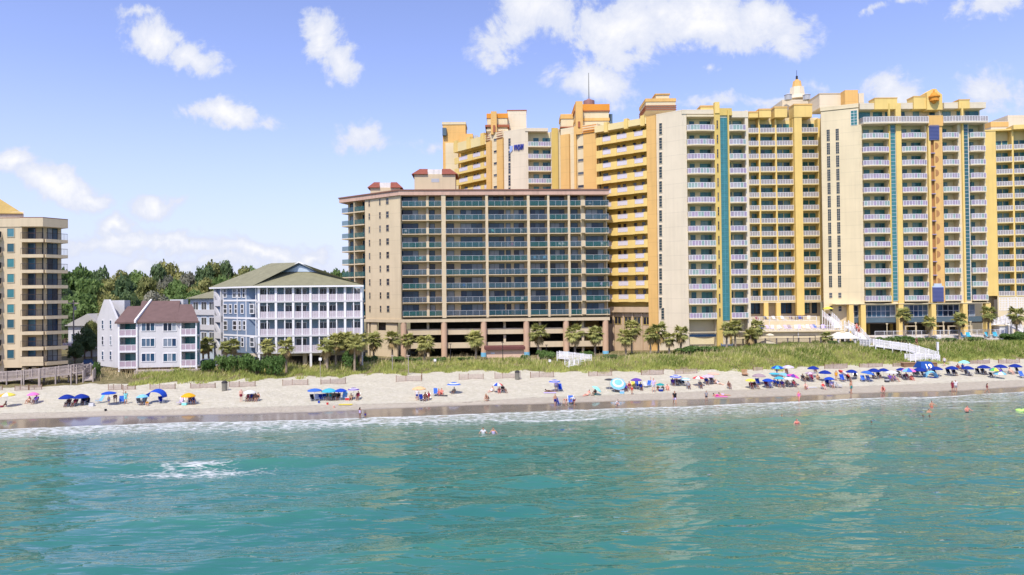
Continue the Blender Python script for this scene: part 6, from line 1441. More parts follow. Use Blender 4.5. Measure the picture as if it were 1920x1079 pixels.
S_t(612.5, 750, 'long haired person under the turquoise umbrella', 'charcoal chair of the long haired person', 'charcoal', 'suit:charcoal', 1, long=True); S_t(619, 750, 'person in teal swimsuit under the turquoise umbrella', 'teal chair under the turquoise umbrella', 'teal', 'suit:teal', 1, 'brown', True); S_t(626.5, 750, 'shirtless man under the edge of the turquoise umbrella', 'brown chair under the turquoise umbrella edge', 'brown', 'shorts:charcoal', 2); S_t(634, 750, 'person in black under the royal blue umbrella', 'black chair under the royal blue umbrella', 'black', 'suit:black', 2); C_(645, 750, 'light blue patterned chair right of the royal blue umbrella', 'light', -10, s=1.25)
Q(658, 750, 'ground', 'person sitting on the sand under the ringed purple umbrella', 'shirt:khaki shorts:charcoal', 1); S_t(671, 749.5, 'person in maroon top in the chair right of the ringed umbrella', 'black chair right of the ringed umbrella', 'black', 'shirt:maroon shorts:black', 1)
# ---- middle
U(786, 727, 26, 748, 'tan umbrella alone in the middle of the beach', 'tan', 'plain', .34)
Q(782, 751, 'stand', 'person in a white shirt standing under the tan umbrella', 'shirt:white shorts:navy', 0, 'fair', s=.9); C_(790, 752, 'navy chair under the tan umbrella', 'navy', 20); S_t(797, 751.5, 'person in dark shirt seated under the tan umbrella', 'maroon chair under the tan umbrella', 'maroon', 'shirt:brown shorts:charcoal', 2); S_t(803, 750, 'person in maroon seated right of the tan umbrella', 'brown chair right of the tan umbrella', 'brown', 'shirt:maroon shorts:brown', 1)
C_(817, 742, 'blue chair between the tan and the blue-white umbrella', 'blue', 10, s=1.15); Q(822.5, 741, 'ground', 'sunburnt person in red on the sand beside a blue chair', 'suit:red', 3, 'dark', True); Q(828, 740, 'ground', 'sunburnt man on the sand beside the person in red', 'shorts:red', 3)
U(851, 719, 26, 738, 'blue and white ringed umbrella right of the tan one', 'blue white', 'ring', .34); Q(851, 738, 'ground', 'person in grey sitting under the blue and white ringed umbrella', 'shirt:khaki shorts:grey', 2, rot=-20)
U(933, 720, 19, 737, 'white umbrella with blue and red panels', 'white royal white red', 'multi', .45)
Q(921, 735, 'lean', 'person in white reclining left of the red and blue panelled umbrella', 'suit:white', 0, 'dark', True, rot=-30); Q(936, 737, 'ground', 'person in maroon sitting under the panelled umbrella', 'suit:maroon', 3, long=True); S_t(945, 736.5, 'person in black reclining right of the panelled umbrella', 'black chair right of the panelled umbrella', 'black', 'shirt:black shorts:black', 2, rot=40)
Q(914, 752, 'crouch', 'tanned person crouching near the damp sand', 'suit:brown', 1, 'fair', rot=-40, s=1.1)
U(1040, 714, 22, 735, 'lavender-blue ringed umbrella over a standing man', 'blue lav', 'ring', .34); Q(1043, 735, 'stand', 'man in lavender shirt standing under the ringed umbrella', 'shirt:lav shorts:grey', 1, 'brown'); C_(1050.5, 734, 'royal blue chair beside the standing man', 'royal', 10, s=1.25); Q(1031, 735, 'lie', 'person lying on the sand left of the standing man', 'suit:brown', 2, rot=100)
Q(1041, 762, 'stand', 'man in dark trunks standing on the wet sand beside a navy chair', 'shorts:navy', 1, 'fair', s=.95, rot=30); C_(1046.5, 761, 'navy chair on the wet sand', 'navy', 30, s=1.15)
Q(1061, 761, 'bend', 'woman in red bending on the wet sand', 'suit:red', 0, 'brown', True, s=.85, rot=-40); C_(1070.5, 759, 'tall blue chair on the wet sand next to a man in white', 'blue', 0, s=1.35); Q(1076, 761, 'bend', 'man in white shirt and dark red shorts bending on the wet sand', 'shirt:white shorts:maroon', 1, 'grey', s=1.0, rot=-60)
U(1119, 729, 20, 741, 'pale turquoise umbrella tipped towards the sand', 'aqua', 'plain', .42, 35, 90); Q(1101.5, 742, 'lean', 'person lying back left of the tipped turquoise umbrella', 'suit:salmon', 3, rot=-50); Q(1115, 741, 'ground', 'dark haired person sitting under the tipped turquoise umbrella', 'shirt:brown shorts:teal', 2, long=True, rot=-40)
U(1143, 711, 19, 731, 'flat charcoal umbrella left of the big tilted blue one', 'charcoal', 'plain', .22); U(1159, 717, 29, 735, 'large light blue umbrella tilted to face the sea', 'light white', 'ring', .40, 42, 0); U(1193, 711, 21, 731, 'purple umbrella in the crowded middle group', 'purple', 'plain', .34)
S_t(1155, 734, 'person in black seated at left under the tilted blue umbrella', 'black chair at left under the tilted blue umbrella', 'black', 'shirt:black shorts:black', 2); S_t(1162, 734, 'person in brown seated at right under the tilted blue umbrella', 'brown chair at right under the tilted blue umbrella', 'brown', 'shirt:brown shorts:charcoal', 2)
S_t(1174, 733.5, 'long haired person in purple left of the purple umbrella', 'black chair left of the purple umbrella', 'black', 'suit:purple', 2, long=True); S_t(1180.5, 730, 'person in maroon behind the standing child', 'maroon chair behind the standing child', 'maroon', 'suit:maroon', 1, long=True); Q(1185, 740, 'stand', 'child in red standing in front of the purple umbrella', 'suit:red', 1, s=.75); C_(1188, 728, 'yellow chair under the purple umbrella', 'yellow', 0, s=1.1); C_(1194, 728, 'blue chair at the purple umbrella pole', 'royal', 0, s=1.2)
S_t(1202, 732, 'person in dark blue right of the purple umbrella', 'black chair right of the purple umbrella', 'black', 'shirt:navy shorts:black', 2); C_(1211, 727, 'white chair right of the purple group', 'white', 20); C_(1216, 726, 'blue striped chair right of the purple group', 'blue', -30, s=1.1)
Q(1225.5, 736, 'armup', 'woman in a blue and white dress with one arm raised', 'shirt:lav shorts:white', 0, 'brown', True, s=1.2, rot=-20)
U(1238, 721, 16, 733, 'small green teal umbrella low over two bathers', 'teal', 'plain', .36); Q(1234, 732, 'ground', 'person in orange under the small teal umbrella', 'suit:orange', 3, s=.85); Q(1243, 732, 'ground', 'person in dark suit right of the small teal umbrella', 'suit:teal', 1, s=.85); Q(1251.5, 732, 'ground', 'sunburnt person in red right of the teal umbrella', 'suit:salmon', 3)
U(1267, 705, 23, 724, 'bold blue and white ringed umbrella by the pale one', 'royal white', 'ring', .36); U(1285, 710, 20, 724, 'pale blue-white umbrella beside the bold ringed one', 'white light', 'ring', .34)
S_t(1262, 723, 'person in purple under the bold ringed umbrella', 'purple chair under the bold ringed umbrella', 'purple', 'shirt:purple shorts:purple', 2); S_t(1268.5, 721, 'person in dark brown under the bold ringed umbrella', 'brown chair under the bold ringed umbrella', 'brown', 'shirt:brown shorts:black', 2); C_(1276, 723, 'charcoal chair under the pale umbrella', 'charcoal', 10); C_(1281.5, 722.5, 'black chair under the pale umbrella', 'black', 10)
S_t(1291, 729, 'person alone in a chair in the open sand, left of two', 'grey chair in the open sand, left of two', 'grey', 'shirt:grey shorts:charcoal', 2); S_t(1313.5, 728, 'person alone in a chair in the open sand, right of two', 'charcoal chair in the open sand, right of two', 'charcoal', 'shirt:charcoal shorts:brown', 2); S_t(1367.5, 729, 'person in brown alone left of the yellow umbrella', 'cream chair left of the yellow umbrella', 'cream', 'suit:brown', 2, long=True)
U(1310, 707, 23, 724, 'red and white panelled umbrella', 'red white', 'panel', .30); U(1328, 704.5, 22, 721, 'lavender umbrella behind the red and white one', 'lav', 'plain', .26); U(1338, 700, 22, 717, 'flat salmon umbrella near the fence', 'salmon', 'plain', .2)
S_t(1325, 721, 'person in navy under the lavender umbrella', 'navy chair under the lavender umbrella', 'navy', 'shirt:navy shorts:black', 2); S_t(1336, 719, 'person in charcoal right of the lavender umbrella', 'charcoal chair right of the lavender umbrella', 'charcoal', 'shirt:charcoal shorts:grey', 2, rot=30); Q(1346.5, 721, 'lean', 'fair person stretched out right of the lavender umbrella', 'suit:white', 0, 'fair', rot=50)
Q(1265, 760, 'walk', 'man in a black shirt and patterned shorts walking at the waterline', 'shirt:black shorts:lav', 1, 'dark', s=1.12, hat=None); Q(1324.5, 753, 'stand', 'child in grey standing at the waterline', 'shirt:grey shorts:charcoal', 1, 'dark', s=.85); Q(1156, 761, 'crouch', 'child in white playing on the wet sand', 'shirt:white shorts:grey', 0, s=.9, rot=50)
Q(1346, 743, 'lie', 'person in pink lying on the damp sand', 'suit:magenta', 3, rot=100); Q(1357, 742, 'lie', 'person in lavender lying beside the one in pink', 'suit:lav', 1, rot=80)
Q(675, 786, 'stand', 'woman in a light swimsuit standing at the water edge with a child', 'suit:lav', 2, 'dark', True, s=.85, rot=150); Q(685, 786, 'stand', 'small child standing at the water edge beside a woman', 'suit:navy', 2, s=.52)
# ---- right crowd
U(1423, 703, 25, 721, 'grey-mauve umbrella above the yellow one', 'mauve', 'plain', .36); U(1407, 712, 19, 729, 'pale yellow umbrella at the left of the right crowd', 'yellow', 'plain', .38)
S_t(1409, 729, 'person in maroon under the yellow umbrella', 'maroon chair under the yellow umbrella', 'maroon', 'shirt:maroon shorts:black', 2); S_t(1417, 728.5, 'person in black right of the yellow umbrella', 'black chair right of the yellow umbrella', 'black', 'shirt:black shorts:purple', 2, rot=30); C_(1421.5, 722, 'royal blue chair under the grey-mauve umbrella', 'royal', 0, s=1.1)
U(1458, 688, 23, 708, 'blue and turquoise panelled umbrella near the dune', 'royal turq', 'panel', .38); U(1478, 687, 22, 706, 'pale lavender umbrella right of the blue and turquoise one', 'lav white', 'panel', .32); C_(1476, 702, 'brown chair under the pale lavender umbrella', 'brown', 0)
U(1452, 700, 19, 719, 'flat turquoise umbrella in the crowd', 'turq', 'plain', .2); U(1471, 702, 23, 721, 'light blue tilted umbrella in the crowd', 'light', 'plain', .36, 20, 90); U(1487, 704, 25, 723, 'magenta and purple panelled umbrella in the crowd', 'magenta purple', 'panel', .38, 15, 90); U(1440, 712, 21, 728, 'royal blue umbrella low at the front of the crowd', 'royal', 'plain', .36); U(1461, 708, 18, 727, 'turquoise umbrella low at the front of the crowd', 'turq', 'plain', .38); U(1479, 709, 19, 727, 'white umbrella low at the front of the crowd', 'white', 'plain', .3)
Q(1457, 703, 'stand', 'person standing under the blue and turquoise panelled umbrella', 'shirt:charcoal shorts:navy', 2, s=.8)
S_t(1437.5, 727, 'person in maroon left under the low royal blue umbrella', 'purple chair left under the low royal blue umbrella', 'purple', 'shirt:maroon shorts:navy', 2); C_(1446, 727.5, 'lavender chair under the low royal blue umbrella', 'lav', 20); S_t(1453, 724, 'person in navy behind the low turquoise umbrella', 'navy chair behind the low turquoise umbrella', 'navy', 'shirt:navy shorts:black', 1); S_t(1459.5, 726, 'person in royal blue under the low turquoise umbrella', 'royal blue chair under the low turquoise umbrella', 'royal', 'shirt:royal shorts:black', 1); S_t(1467.5, 726.5, 'person in purple between turquoise and white umbrellas', 'purple chair between turquoise and white umbrellas', 'purple', 'shirt:purple shorts:maroon', 2); S_t(1477.5, 725, 'person in khaki under the low white umbrella', 'black chair under the low white umbrella', 'black', 'shirt:khaki shorts:black', 2); S_t(1489.5, 725.5, 'person in maroon under the magenta umbrella', 'purple chair under the magenta umbrella', 'purple', 'suit:maroon', 2, long=True)
U(1525, 689, 21, 708, 'navy umbrella above the mauve one', 'navy', 'plain', .42); U(1519, 699, 18, 717, 'mauve umbrella below a navy one', 'mauve lav', 'panel', .3); U(1547, 697, 23, 715, 'navy umbrella above the small royal blue one', 'navy', 'plain', .42); U(1555, 709, 19, 726, 'small royal blue umbrella low beside the blue chair', 'royal', 'plain', .40); U(1583, 699, 24, 714, 'red and white striped umbrella tipped on its side', 'red white', 'panel', .3, 38, 90); U(1597, 695.5, 21, 712, 'navy umbrella right of the tipped striped one', 'navy', 'plain', .42)
C_(1530, 700, 'brown chair near the dune right of a navy umbrella', 'brown', 0); S_t(1506.5, 715, 'person in black left under the mauve umbrella', 'black chair left under the mauve umbrella', 'black', 'shirt:black shorts:black', 2); Q(1513.5, 713, 'ground', 'person in khaki under the mauve umbrella', 'shirt:khaki shorts:brown', 2); C_(1523, 715, 'dark red chair right of the mauve umbrella', 'maroon', 0, s=1.2); Q(1533.5, 712, 'ground', 'tanned person sitting left of the navy umbrella pole', 'suit:tan', 1, 'fair', True)
Q(1568, 714, 'stand', 'tanned woman in orange standing among the navy umbrellas', 'suit:orange', 1, 'fair', True, s=.95); C_(1580.5, 716, 'big royal blue chair right of the standing woman in orange', 'royal', 0, s=1.3); S_t(1592, 715, 'person in black beneath the tipped striped umbrella', 'black chair beneath the tipped striped umbrella', 'black', 'shirt:black shorts:grey', 2); C_(1604, 709, 'black chair right of the navy umbrella near the tipped one', 'black', -20)
Q(1511, 729, 'ground', 'person in white with knees up on the sand in front of the crowd', 'suit:white', 0, long=True); Q(1512, 731, 'crouch', 'child digging in the sand in front of the crowd', 'shorts:purple', 1, s=.7, rot=-70); S_t(1544, 730, 'person in red swimsuit in front row left of three chairs', 'white chair in the front row left of three', 'white', 'suit:red', 0, long=True); S_t(1552, 724, 'person in dark blue under the small royal blue umbrella', 'navy chair under the small royal blue umbrella', 'navy', 'shirt:navy shorts:black', 2); S_t(1559.5, 727, 'person in lavender in the front row', 'lavender chair in the front row', 'lav', 'shirt:lav shorts:grey', 1); C_(1567, 727, 'white chair in the front row, empty', 'white', 20); C_(1574, 727.5, 'grey chair at the right of the front row', 'grey', 60)
Q(1596, 738, 'stand', 'woman in a green bikini standing at the waterline', 'shorts:teal', 1, 'brown', True, s=1.1, rot=30); Q(1498, 754, 'walk', 'woman in pink wading at the edge with a dark bag', 'suit:pink', 3, 'fair', s=.9, rot=-40)
U(1627, 698, 24, 715, 'tilted medium blue umbrella in the right row', 'blue', 'plain', .42, 12, 90); U(1639, 693.5, 23, 711, 'navy umbrella just behind the tilted medium blue one', 'navy', 'plain', .42); U(1657, 693, 20, 710, 'navy umbrella left of the white one', 'navy', 'plain', .42); U(1672, 697, 23, 713, 'flat white umbrella in the right row', 'white', 'plain', .28); U(1690, 692, 18, 708, 'small navy umbrella behind the rainbow pink one', 'navy', 'plain', .42); U(1704, 693, 25, 712, 'pink, magenta and blue panelled umbrella before the blue banner', 'pink magenta salmon pink light blue', 'multi', .42)
U(1725, 692, 23, 708, 'navy umbrella in front of the banner, left of two', 'navy', 'plain', .46); U(1756, 690, 22, 706, 'navy umbrella in front of the banner, right of two', 'navy', 'plain', .42); U(1785, 689, 22, 705, 'navy umbrella below the dune walker', 'navy', 'plain', .42); U(1808, 678, 19, 693, 'aqua green umbrella close to the dune', 'aqua', 'plain', .42); U(1814.5, 689, 22, 705, 'navy umbrella below the aqua green one', 'navy', 'plain', .42); U(1845, 687, 22, 703, 'navy umbrella left of the multicoloured one', 'navy', 'plain', .42); U(1866.5, 692, 21, 709, 'multicoloured umbrella among the navy ones at right', 'purple lav pink royal green yellow', 'multi', .44); U(1876.5, 686, 22, 702, 'navy umbrella right behind the multicoloured one', 'navy', 'plain', .42); U(1904, 685, 22, 701, 'navy umbrella nearest the right frame edge', 'navy', 'plain', .42)
U(1874, 703, 22, 710, 'low light blue and white umbrella in front of the multicoloured one', 'light white', 'panel', .5)
C_(1618.5, 716, 'grey blue chair, left of a pair under the tilted blue umbrella', 'blue', -10, s=1.1); C_(1630, 716, 'grey blue chair, right of a pair under the tilted blue umbrella', 'blue', 10, s=1.1); Q(1638.5, 710, 'ground', 'person in brown between two blue umbrellas', 'suit:brown', 1); S_t(1648, 709, 'person in black left of the white umbrella', 'black chair left of the white umbrella', 'black', 'shirt:black shorts:black', 2); S_t(1670, 715, 'person in purple under the flat white umbrella', 'purple chair under the flat white umbrella', 'purple', 'shirt:purple shorts:purple', 2); S_t(1679, 715, 'person lying back in purple right of the white umbrella pole', 'dark purple chair right of the white umbrella pole', 'purple', 'suit:purple', 1, rot=30); S_t(1685.5, 707, 'person in charcoal under the small navy umbrella', 'charcoal chair under the small navy umbrella', 'charcoal', 'shirt:charcoal shorts:grey', 2); C_(1697.5, 713, 'black chair left of the pink panelled umbrella pole', 'black', 0)
S_t(1701, 712, 'person in maroon under the pink panelled umbrella', 'maroon chair under the pink panelled umbrella', 'maroon', 'shirt:maroon shorts:black', 2); Q(1709.5, 713, 'ground', 'person wrapped in red right of the pink panelled umbrella', 'shirt:red shorts:red', 3); C_(1716, 706, 'black chair, left of three before the banner', 'black', 0, s=1.1); C_(1722.5, 706, 'black chair, middle of three before the banner', 'black', 0, s=1.1); C_(1732.5, 706.5, 'black chair, right of three before the banner', 'black', 20); C_(1755, 706, 'black chair right of the light blue pop-up shelter', 'black', 10, s=1.15); S_t(1747, 700, 'person in grey behind the light blue pop-up shelter', 'grey chair behind the light blue pop-up shelter', 'grey', 'shirt:grey shorts:charcoal', 1)
C_(1780, 704, 'black chair, left of two under the navy umbrella below the dune walker', 'black', 0, s=1.1); S_t(1790, 704, 'person in black under the navy umbrella below the dune walker', 'black chair of the person in black near the dune walker', 'black', 'shirt:black shorts:navy', 2); S_t(1798, 695, 'person in maroon left of the aqua green umbrella', 'maroon chair left of the aqua green umbrella', 'maroon', 'suit:maroon', 2); Q(1805, 698, 'stand', 'person in dark clothes standing under the aqua green umbrella', 'shirt:navy shorts:brown', 2, s=.85); S_t(1813.5, 704, 'person in grey under the navy umbrella below the aqua one', 'grey chair under the navy umbrella below the aqua one', 'grey', 'shirt:grey shorts:black', 2); C_(1820, 705, 'white lounge chair right of the navy umbrella below the aqua one', 'white', 40)
C_(1834, 702, 'black chair, left under the navy umbrella by the multicoloured one', 'black', -10, s=1.1); S_t(1844.5, 702, 'person in charcoal under the navy umbrella by the multicoloured one', 'black chair under the navy umbrella by the multicoloured one', 'black', 'shirt:charcoal shorts:black', 2); C_(1860, 709, 'black chair under the multicoloured umbrella', 'black', 0); C_(1882, 700, 'black chair right of the multicoloured umbrella', 'black', 40, s=1.15); S_t(1896, 702, 'fair person in a chair left under the rightmost navy umbrella', 'cream chair left under the rightmost navy umbrella', 'cream', 'suit:salmon', 0, 'dark', True); C_(1910, 700, 'black chair right under the rightmost navy umbrella', 'black', 10, s=1.1); C_(1917.5, 709, 'blue chair cut by the right frame edge', 'blue', 0, s=1.25)
Q(1771, 687, 'walk', 'person in a white shirt walking along the dune foot', 'shirt:white shorts:black', 0, 'brown', s=.95, rot=-70); Q(1786, 736, 'stand', 'woman in a dark red dress standing at the waterline beside a man', 'shirt:maroon shorts:maroon', 1, 'dark', True, s=.98, rot=15); Q(1792, 736, 'stand', 'man in a white shirt and grey shorts standing at the waterline', 'shirt:white shorts:grey', 1, 'grey', s=1.08, rot=-20); Q(1851, 736, 'walk', 'child in a dark red suit on the wet sand at right', 'suit:maroon', 1, long=True, s=.8, rot=60); Q(1657, 736, 'crouch', 'sunburnt person in red crouching on the wet sand', 'suit:red', 3, rot=-50, s=1.1)
# swimmers (standing in the water, only the top shows)
def swim(px, py, label, wear, skin, vis, hair='dark', long=False, rot=0, s=1.0):
    q = at_z(px, py, .12); Q(px, py, 'wade', label, wear, skin, hair, long, rot, s, p=(q.x, q.y, .12 - (1.72 - vis) * s), group='bathers in the sea')
swim(906, 809, 'bather up to the chest, left of two by the middle swash', 'shirt:white', 1, .42); swim(925, 809, 'bather up to the chest, right of two by the middle swash', 'suit:lav', 1, .42, 'brown')
swim(1466, 784, 'dark haired bather with pale shoulders near the green wave', 'shirt:cream', 1, .42); swim(1494, 794, 'bather in red low in the green wave', 'suit:red', 3, .5, 'brown', True); swim(1747, 761, 'tanned bather between small white crests', 'shorts:red', 1, .62); swim(1742, 775, 'slim bather farther out than the small crests', 'shorts:black', 1, .55); swim(1731, 783, 'dark headed bather, left of a pair low in the water', 'shorts:black', 2, .32); swim(1743, 783, 'dark headed bather, right of a pair low in the water', 'shirt:black', 2, .32); swim(1813.5, 774, 'shirtless man standing waist deep at right', 'shorts:black', 3, .85); swim(1634, 794, 'bather almost under water with only the head showing', 'shorts:black', 2, .24)
q = at_z(1918, 770, .05); fl_ = thing('pool_float', 'lime green inflatable float at the right frame edge', 'float', (q.x, q.y, .06))
m = MB(); m.tube([(.75 * math.cos(a * .3927), .45 * math.sin(a * .3927), 0) for a in range(17)], .14, 8); m.build('ring', mat('lime_vinyl', (.45, .75, .15), .4), fl_, off=(0, 0, 0)); MB().ell((0, 0, -.02), (.62, .34, .05), 12, 6).build('floor', mat('lime_vinyl', (.45, .75, .15)), fl_, off=(0, 0, 0))

# ---- sand toys
for px, py, c, nm, lb in ((648, 759, 'yellow', 'beach_towel', 'yellow towel lying on the sand before the ringed purple umbrella'), (1031, 737, 'lav', 'beach_towel', 'lavender towel left of the standing man'), (1352, 744.5, 'pink', 'beach_towel', 'pink towel on the damp sand'), (827, 742.5, 'charcoal', 'beach_towel', 'dark towel under the sunburnt pair'), (1520, 727, 'white', 'beach_towel', 'white towel left of the front row chairs')):
    p = gp(px, py); t = tag(MB().box(-.9, .9, -.4, .4, .0, .02).build(nm, fb(c), None, off=(0, 0, 0)), lb, 'towel'); t.location = (p.x, p.y, p.z + .02)
for px, py, c, lb in ((598, 756, 'royal', 'blue sand bucket left of the yellow towel'), (626, 765, 'salmon', 'orange sand bucket on the damp sand'), (198, 771, 'black', 'small dark bucket on the damp sand at left'), (614, 759, 'red', 'red sand bucket before the turquoise group')):
    p = gp(px, py); t = thing('sand_bucket', lb, 'bucket', p); MB().frus(0, 0, 0, .26, .12, .16, 12, cap=False).frus(0, 0, 0, .02, .119, .12, 12).build('bucket', fb(c), t, off=(0, 0, 0)); MB().tube([(-.155, 0, .25), (-.1, 0, .38), (0, 0, .43), (.1, 0, .38), (.155, 0, .25)], .008, 5).build('handle', fb('white'), t, off=(0, 0, 0))
for j, (px, py, c, lb) in enumerate(((172, 762, 'white', 'white cooler right of the pair of navy umbrellas'), (346, 760, 'aqua', 'pale green cooler under the orange umbrella'), (652, 750.5, 'red', 'red cooler left of the ringed umbrella'), (1166, 738, 'light', 'light blue cooler before the tilted umbrella'), (1239, 734, 'navy', 'navy cooler under the small teal umbrella'), (1663, 717, 'charcoal', 'dark cooler left of the flat white umbrella'))):
    p = gp(px, py); t = thing('cooler', lb, 'cooler', p); MB().box(-.3, .3, -.2, .2, 0, .32).build('body', fb(c), t, off=(0, 0, 0)); MB().box(-.31, .31, -.21, .21, .322, .40).build('lid', fb('white'), t, off=(0, 0, 0))
# ---- litter bins
for px, yb, lb in ((421, 733, 'grey litter barrel between two sand fences at left'), (970, 712, 'dark litter barrel behind a sand fence in the middle')):
    p = gp(px, yb); t = thing('litter_bin', lb, 'bin', p); h = 1.15
    MB().frus(0, 0, 0, h, .36, .38, 14).build('barrel', mat('bin_grey', (.17, .16, .13), .7, .15), t, off=(0, 0, 0)); MB().frus(0, 0, h, h + .12, .42, .42, 14).frus(0, 0, h + .12, h + .3, .40, .22, 14).build('lid', DARKMETAL, t, off=(0, 0, 0))
    MB().frus(.5, 0, 0, 1.3, .05, .05, 6).build('post', WOODGREY, t, off=(0, 0, 0))
# ---- sand fences
SLAT = mat('fence_slat', (.36, .28, .24), .9, .2, 3.0)
FN = [(-12, 4, 733, 9), (28, 53, 733, 11), (55, 78, 732, 11), (203, 228, 732, 11), (230, 253, 732, 10), (281, 328, 731, 11), (357, 403, 729, 11), (430, 478, 726, 11), (530, 577, 723.5, 12), (602, 648, 721.5, 13), (743, 790, 716.5, 13), (861, 906, 712.5, 12), (928, 966, 710.5, 12), (995, 1038, 709, 12), (1104, 1147, 706, 10), (1203, 1244, 703.5, 11), (1266, 1307, 701.5, 11), (1413, 1430, 696, 8), (1547, 1589, 692, 11), (1612, 1655, 689, 8), (1675, 1700, 688, 8), (1819, 1856, 683, 9), (1873, 1912, 682, 9)]
for j, (a, b, yb, hp) in enumerate(FN):
    p, q = gp(a, yb), gp(b, yb - 1.2); f = WF((p.x, p.y), (q.x, q.y)); h = max(.75, hp / 1280 * p.y * .95); base = min(p.z, q.z) - .12
    t = thing('sand_fence', f'weathered slatted sand fence at the dune foot, {ORDW[j]} from the left', 'fence', (*f.pt(0, 0), base), f.ang, 'sand fences along the dune foot')
    m = MB(); n = int(f.L / .095)
    for i in range(n): x = f.L * (i + .5) / n; m.box(x - .026, x + .026, -.012, .012, 0, h + random.uniform(-.05, .05))
    for z in (.2, h * .55, h * .9): m.box(0, f.L, -.018, .018, z - .012, z + .012)
    m.build('slat_panel', SLAT, t, off=(0, 0, 0))
    for x in (0, f.L * .38, f.L): MB().box(x - .05, x + .05, .02, .12, -.4, h + .12).build('post', WOODBR, t, off=(0, 0, 0))
p = gp(791, 712); t = thing('marker_post', 'short dark post right of a sand fence in the middle', 'post', p); MB().frus(0, 0, -.3, 1.2, .07, .06, 8).frus(0, 0, 1.2, 1.28, .09, .05, 8).build('post', WOODBR, t, off=(0, 0, 0))
# ---- rental stand with number 19, storage box, lounger, pop-up shelter
p = gp(1733, 697); D = p.y; k = D / 1280
t = thing('rental_tent', 'blue canopy tent with a white number 19, behind navy umbrellas', 'tent', p)
w = 23 * k / 2; z0_, z1_ = zat(1733, 690, D) - p.z, zat(1733, 678.5, D) - p.z
m = MB(); m.add([(-w * 1.15, -1.2, z0_), (w * 1.15, -1.2, z0_), (w * 1.15, 1.2, z0_), (-w * 1.15, 1.2, z0_), (-w * .86, -.55, z1_), (w * .86, -.55, z1_), (w * .86, .55, z1_), (-w * .86, .55, z1_)], [(3, 2, 1, 0), (4, 5, 6, 7), (0, 1, 5, 4), (1, 2, 6, 5), (2, 3, 7, 6), (3, 0, 4, 7)])
m.build('canopy', fb('tent'), t, off=(0, 0, 0)); MB().box(-w * 1.15, w * 1.15, -1.22, -1.19, z0_ - .2, z0_ - .003).build('valance', fb('tent'), t, off=(0, 0, 0))
for sx in (-1, 1):
    for sy in (-1.1, 1.1): MB().frus(sx * w * 1.08, sy, 0, z0_ - .01, .03, .03, 6).build('pole', ALU, t, off=(0, 0, 0))
cu = bpy.data.curves.new('number', 'FONT'); cu.body = '19'; cu.size = 1.5; cu.extrude = .015; cu.align_x = 'CENTER'; cu.offset = .035
to = bpy.data.objects.new('tmp_text', cu); COL.objects.link(to); dg = bpy.context.evaluated_depsgraph_get(); dg.update(); me = bpy.data.meshes.new_from_object(to.evaluated_get(dg)); bpy.data.objects.remove(to)
me.materials.clear(); me.materials.append(mat('white_print', (.85, .85, .87), .5)); sl_ = math.atan2(.65, z1_ - z0_)
o = link('number', me, t); o.rotation_euler = (rad(90) - sl_, 0, 0); o.location = (.1, -1.235, z0_ + .04); o.scale = (.85, .62 * (z1_ - z0_) / .75 if False else .75, 1)
p = gp(1705, 693); q = gp(1768, 691); f = WF((p.x, p.y), (q.x, q.y)); t = thing('storage_box', 'long brown wooden storage box behind the number 19 tent', 'box', (*f.pt(0, 0), p.z), f.ang)
MB().box(0, f.L, 1.4, 2.4, -.2, .9).build('box', WOODBR, t, off=(0, 0, 0)); MB().box(-.08, f.L + .08, 1.3, 2.5, .903, .98).build('lid', mat('brown_wood_lid', (.28, .17, .10), .85, .15, 1.5), t, off=(0, 0, 0))
p = gp(1397, 705); t = thing('wooden_lounger', 'brown slatted wooden lounger standing upright near the dune', 'lounger', p); m = MB()
for i in range(7): m.box(-.45 + .13 * i, -.36 + .13 * i, -.02, .02, 0, 1.1, Matrix.Rotation(rad(-22), 4, 'X'))
m.box(-.46, .52, .025, .06, .3, .38, Matrix.Rotation(rad(-22), 4, 'X')).box(-.46, .52, .025, .06, .9, .98, Matrix.Rotation(rad(-22), 4, 'X')); m.build('backrest', mat('warm_wood', (.34, .19, .10), .8, .15, 2), t, off=(0, 0, 0)); MB().box(-.46, .52, -.5, 0, .28, .33).build('seat', mat('warm_wood', (.34, .19, .10)), t, off=(0, 0, 0))
p = gp(1745, 708); t = thing('beach_tent', 'light blue pop-up shelter between black chairs', 'tent', p); m = MB(); n = 8; w = .95
for i in range(n):
    for j in range(5):
        f = lambda a, b: (w * math.cos(math.pi * a / n), -.6 + 1.2 * b / 5, (1.15 - .5 * abs(b / 5 - .45)) * math.sin(math.pi * a / n)); m.add([f(i, j), f(i + 1, j), f(i + 1, j + 1), f(i, j + 1)], [(0, 1, 2, 3)])
m.build('canopy', fb('light'), t, off=(0, 0, 0)); MB().box(-.9, .9, -.6, .6, 0, .02).build('groundsheet', fb('navy'), t, off=(0, 0, 0))
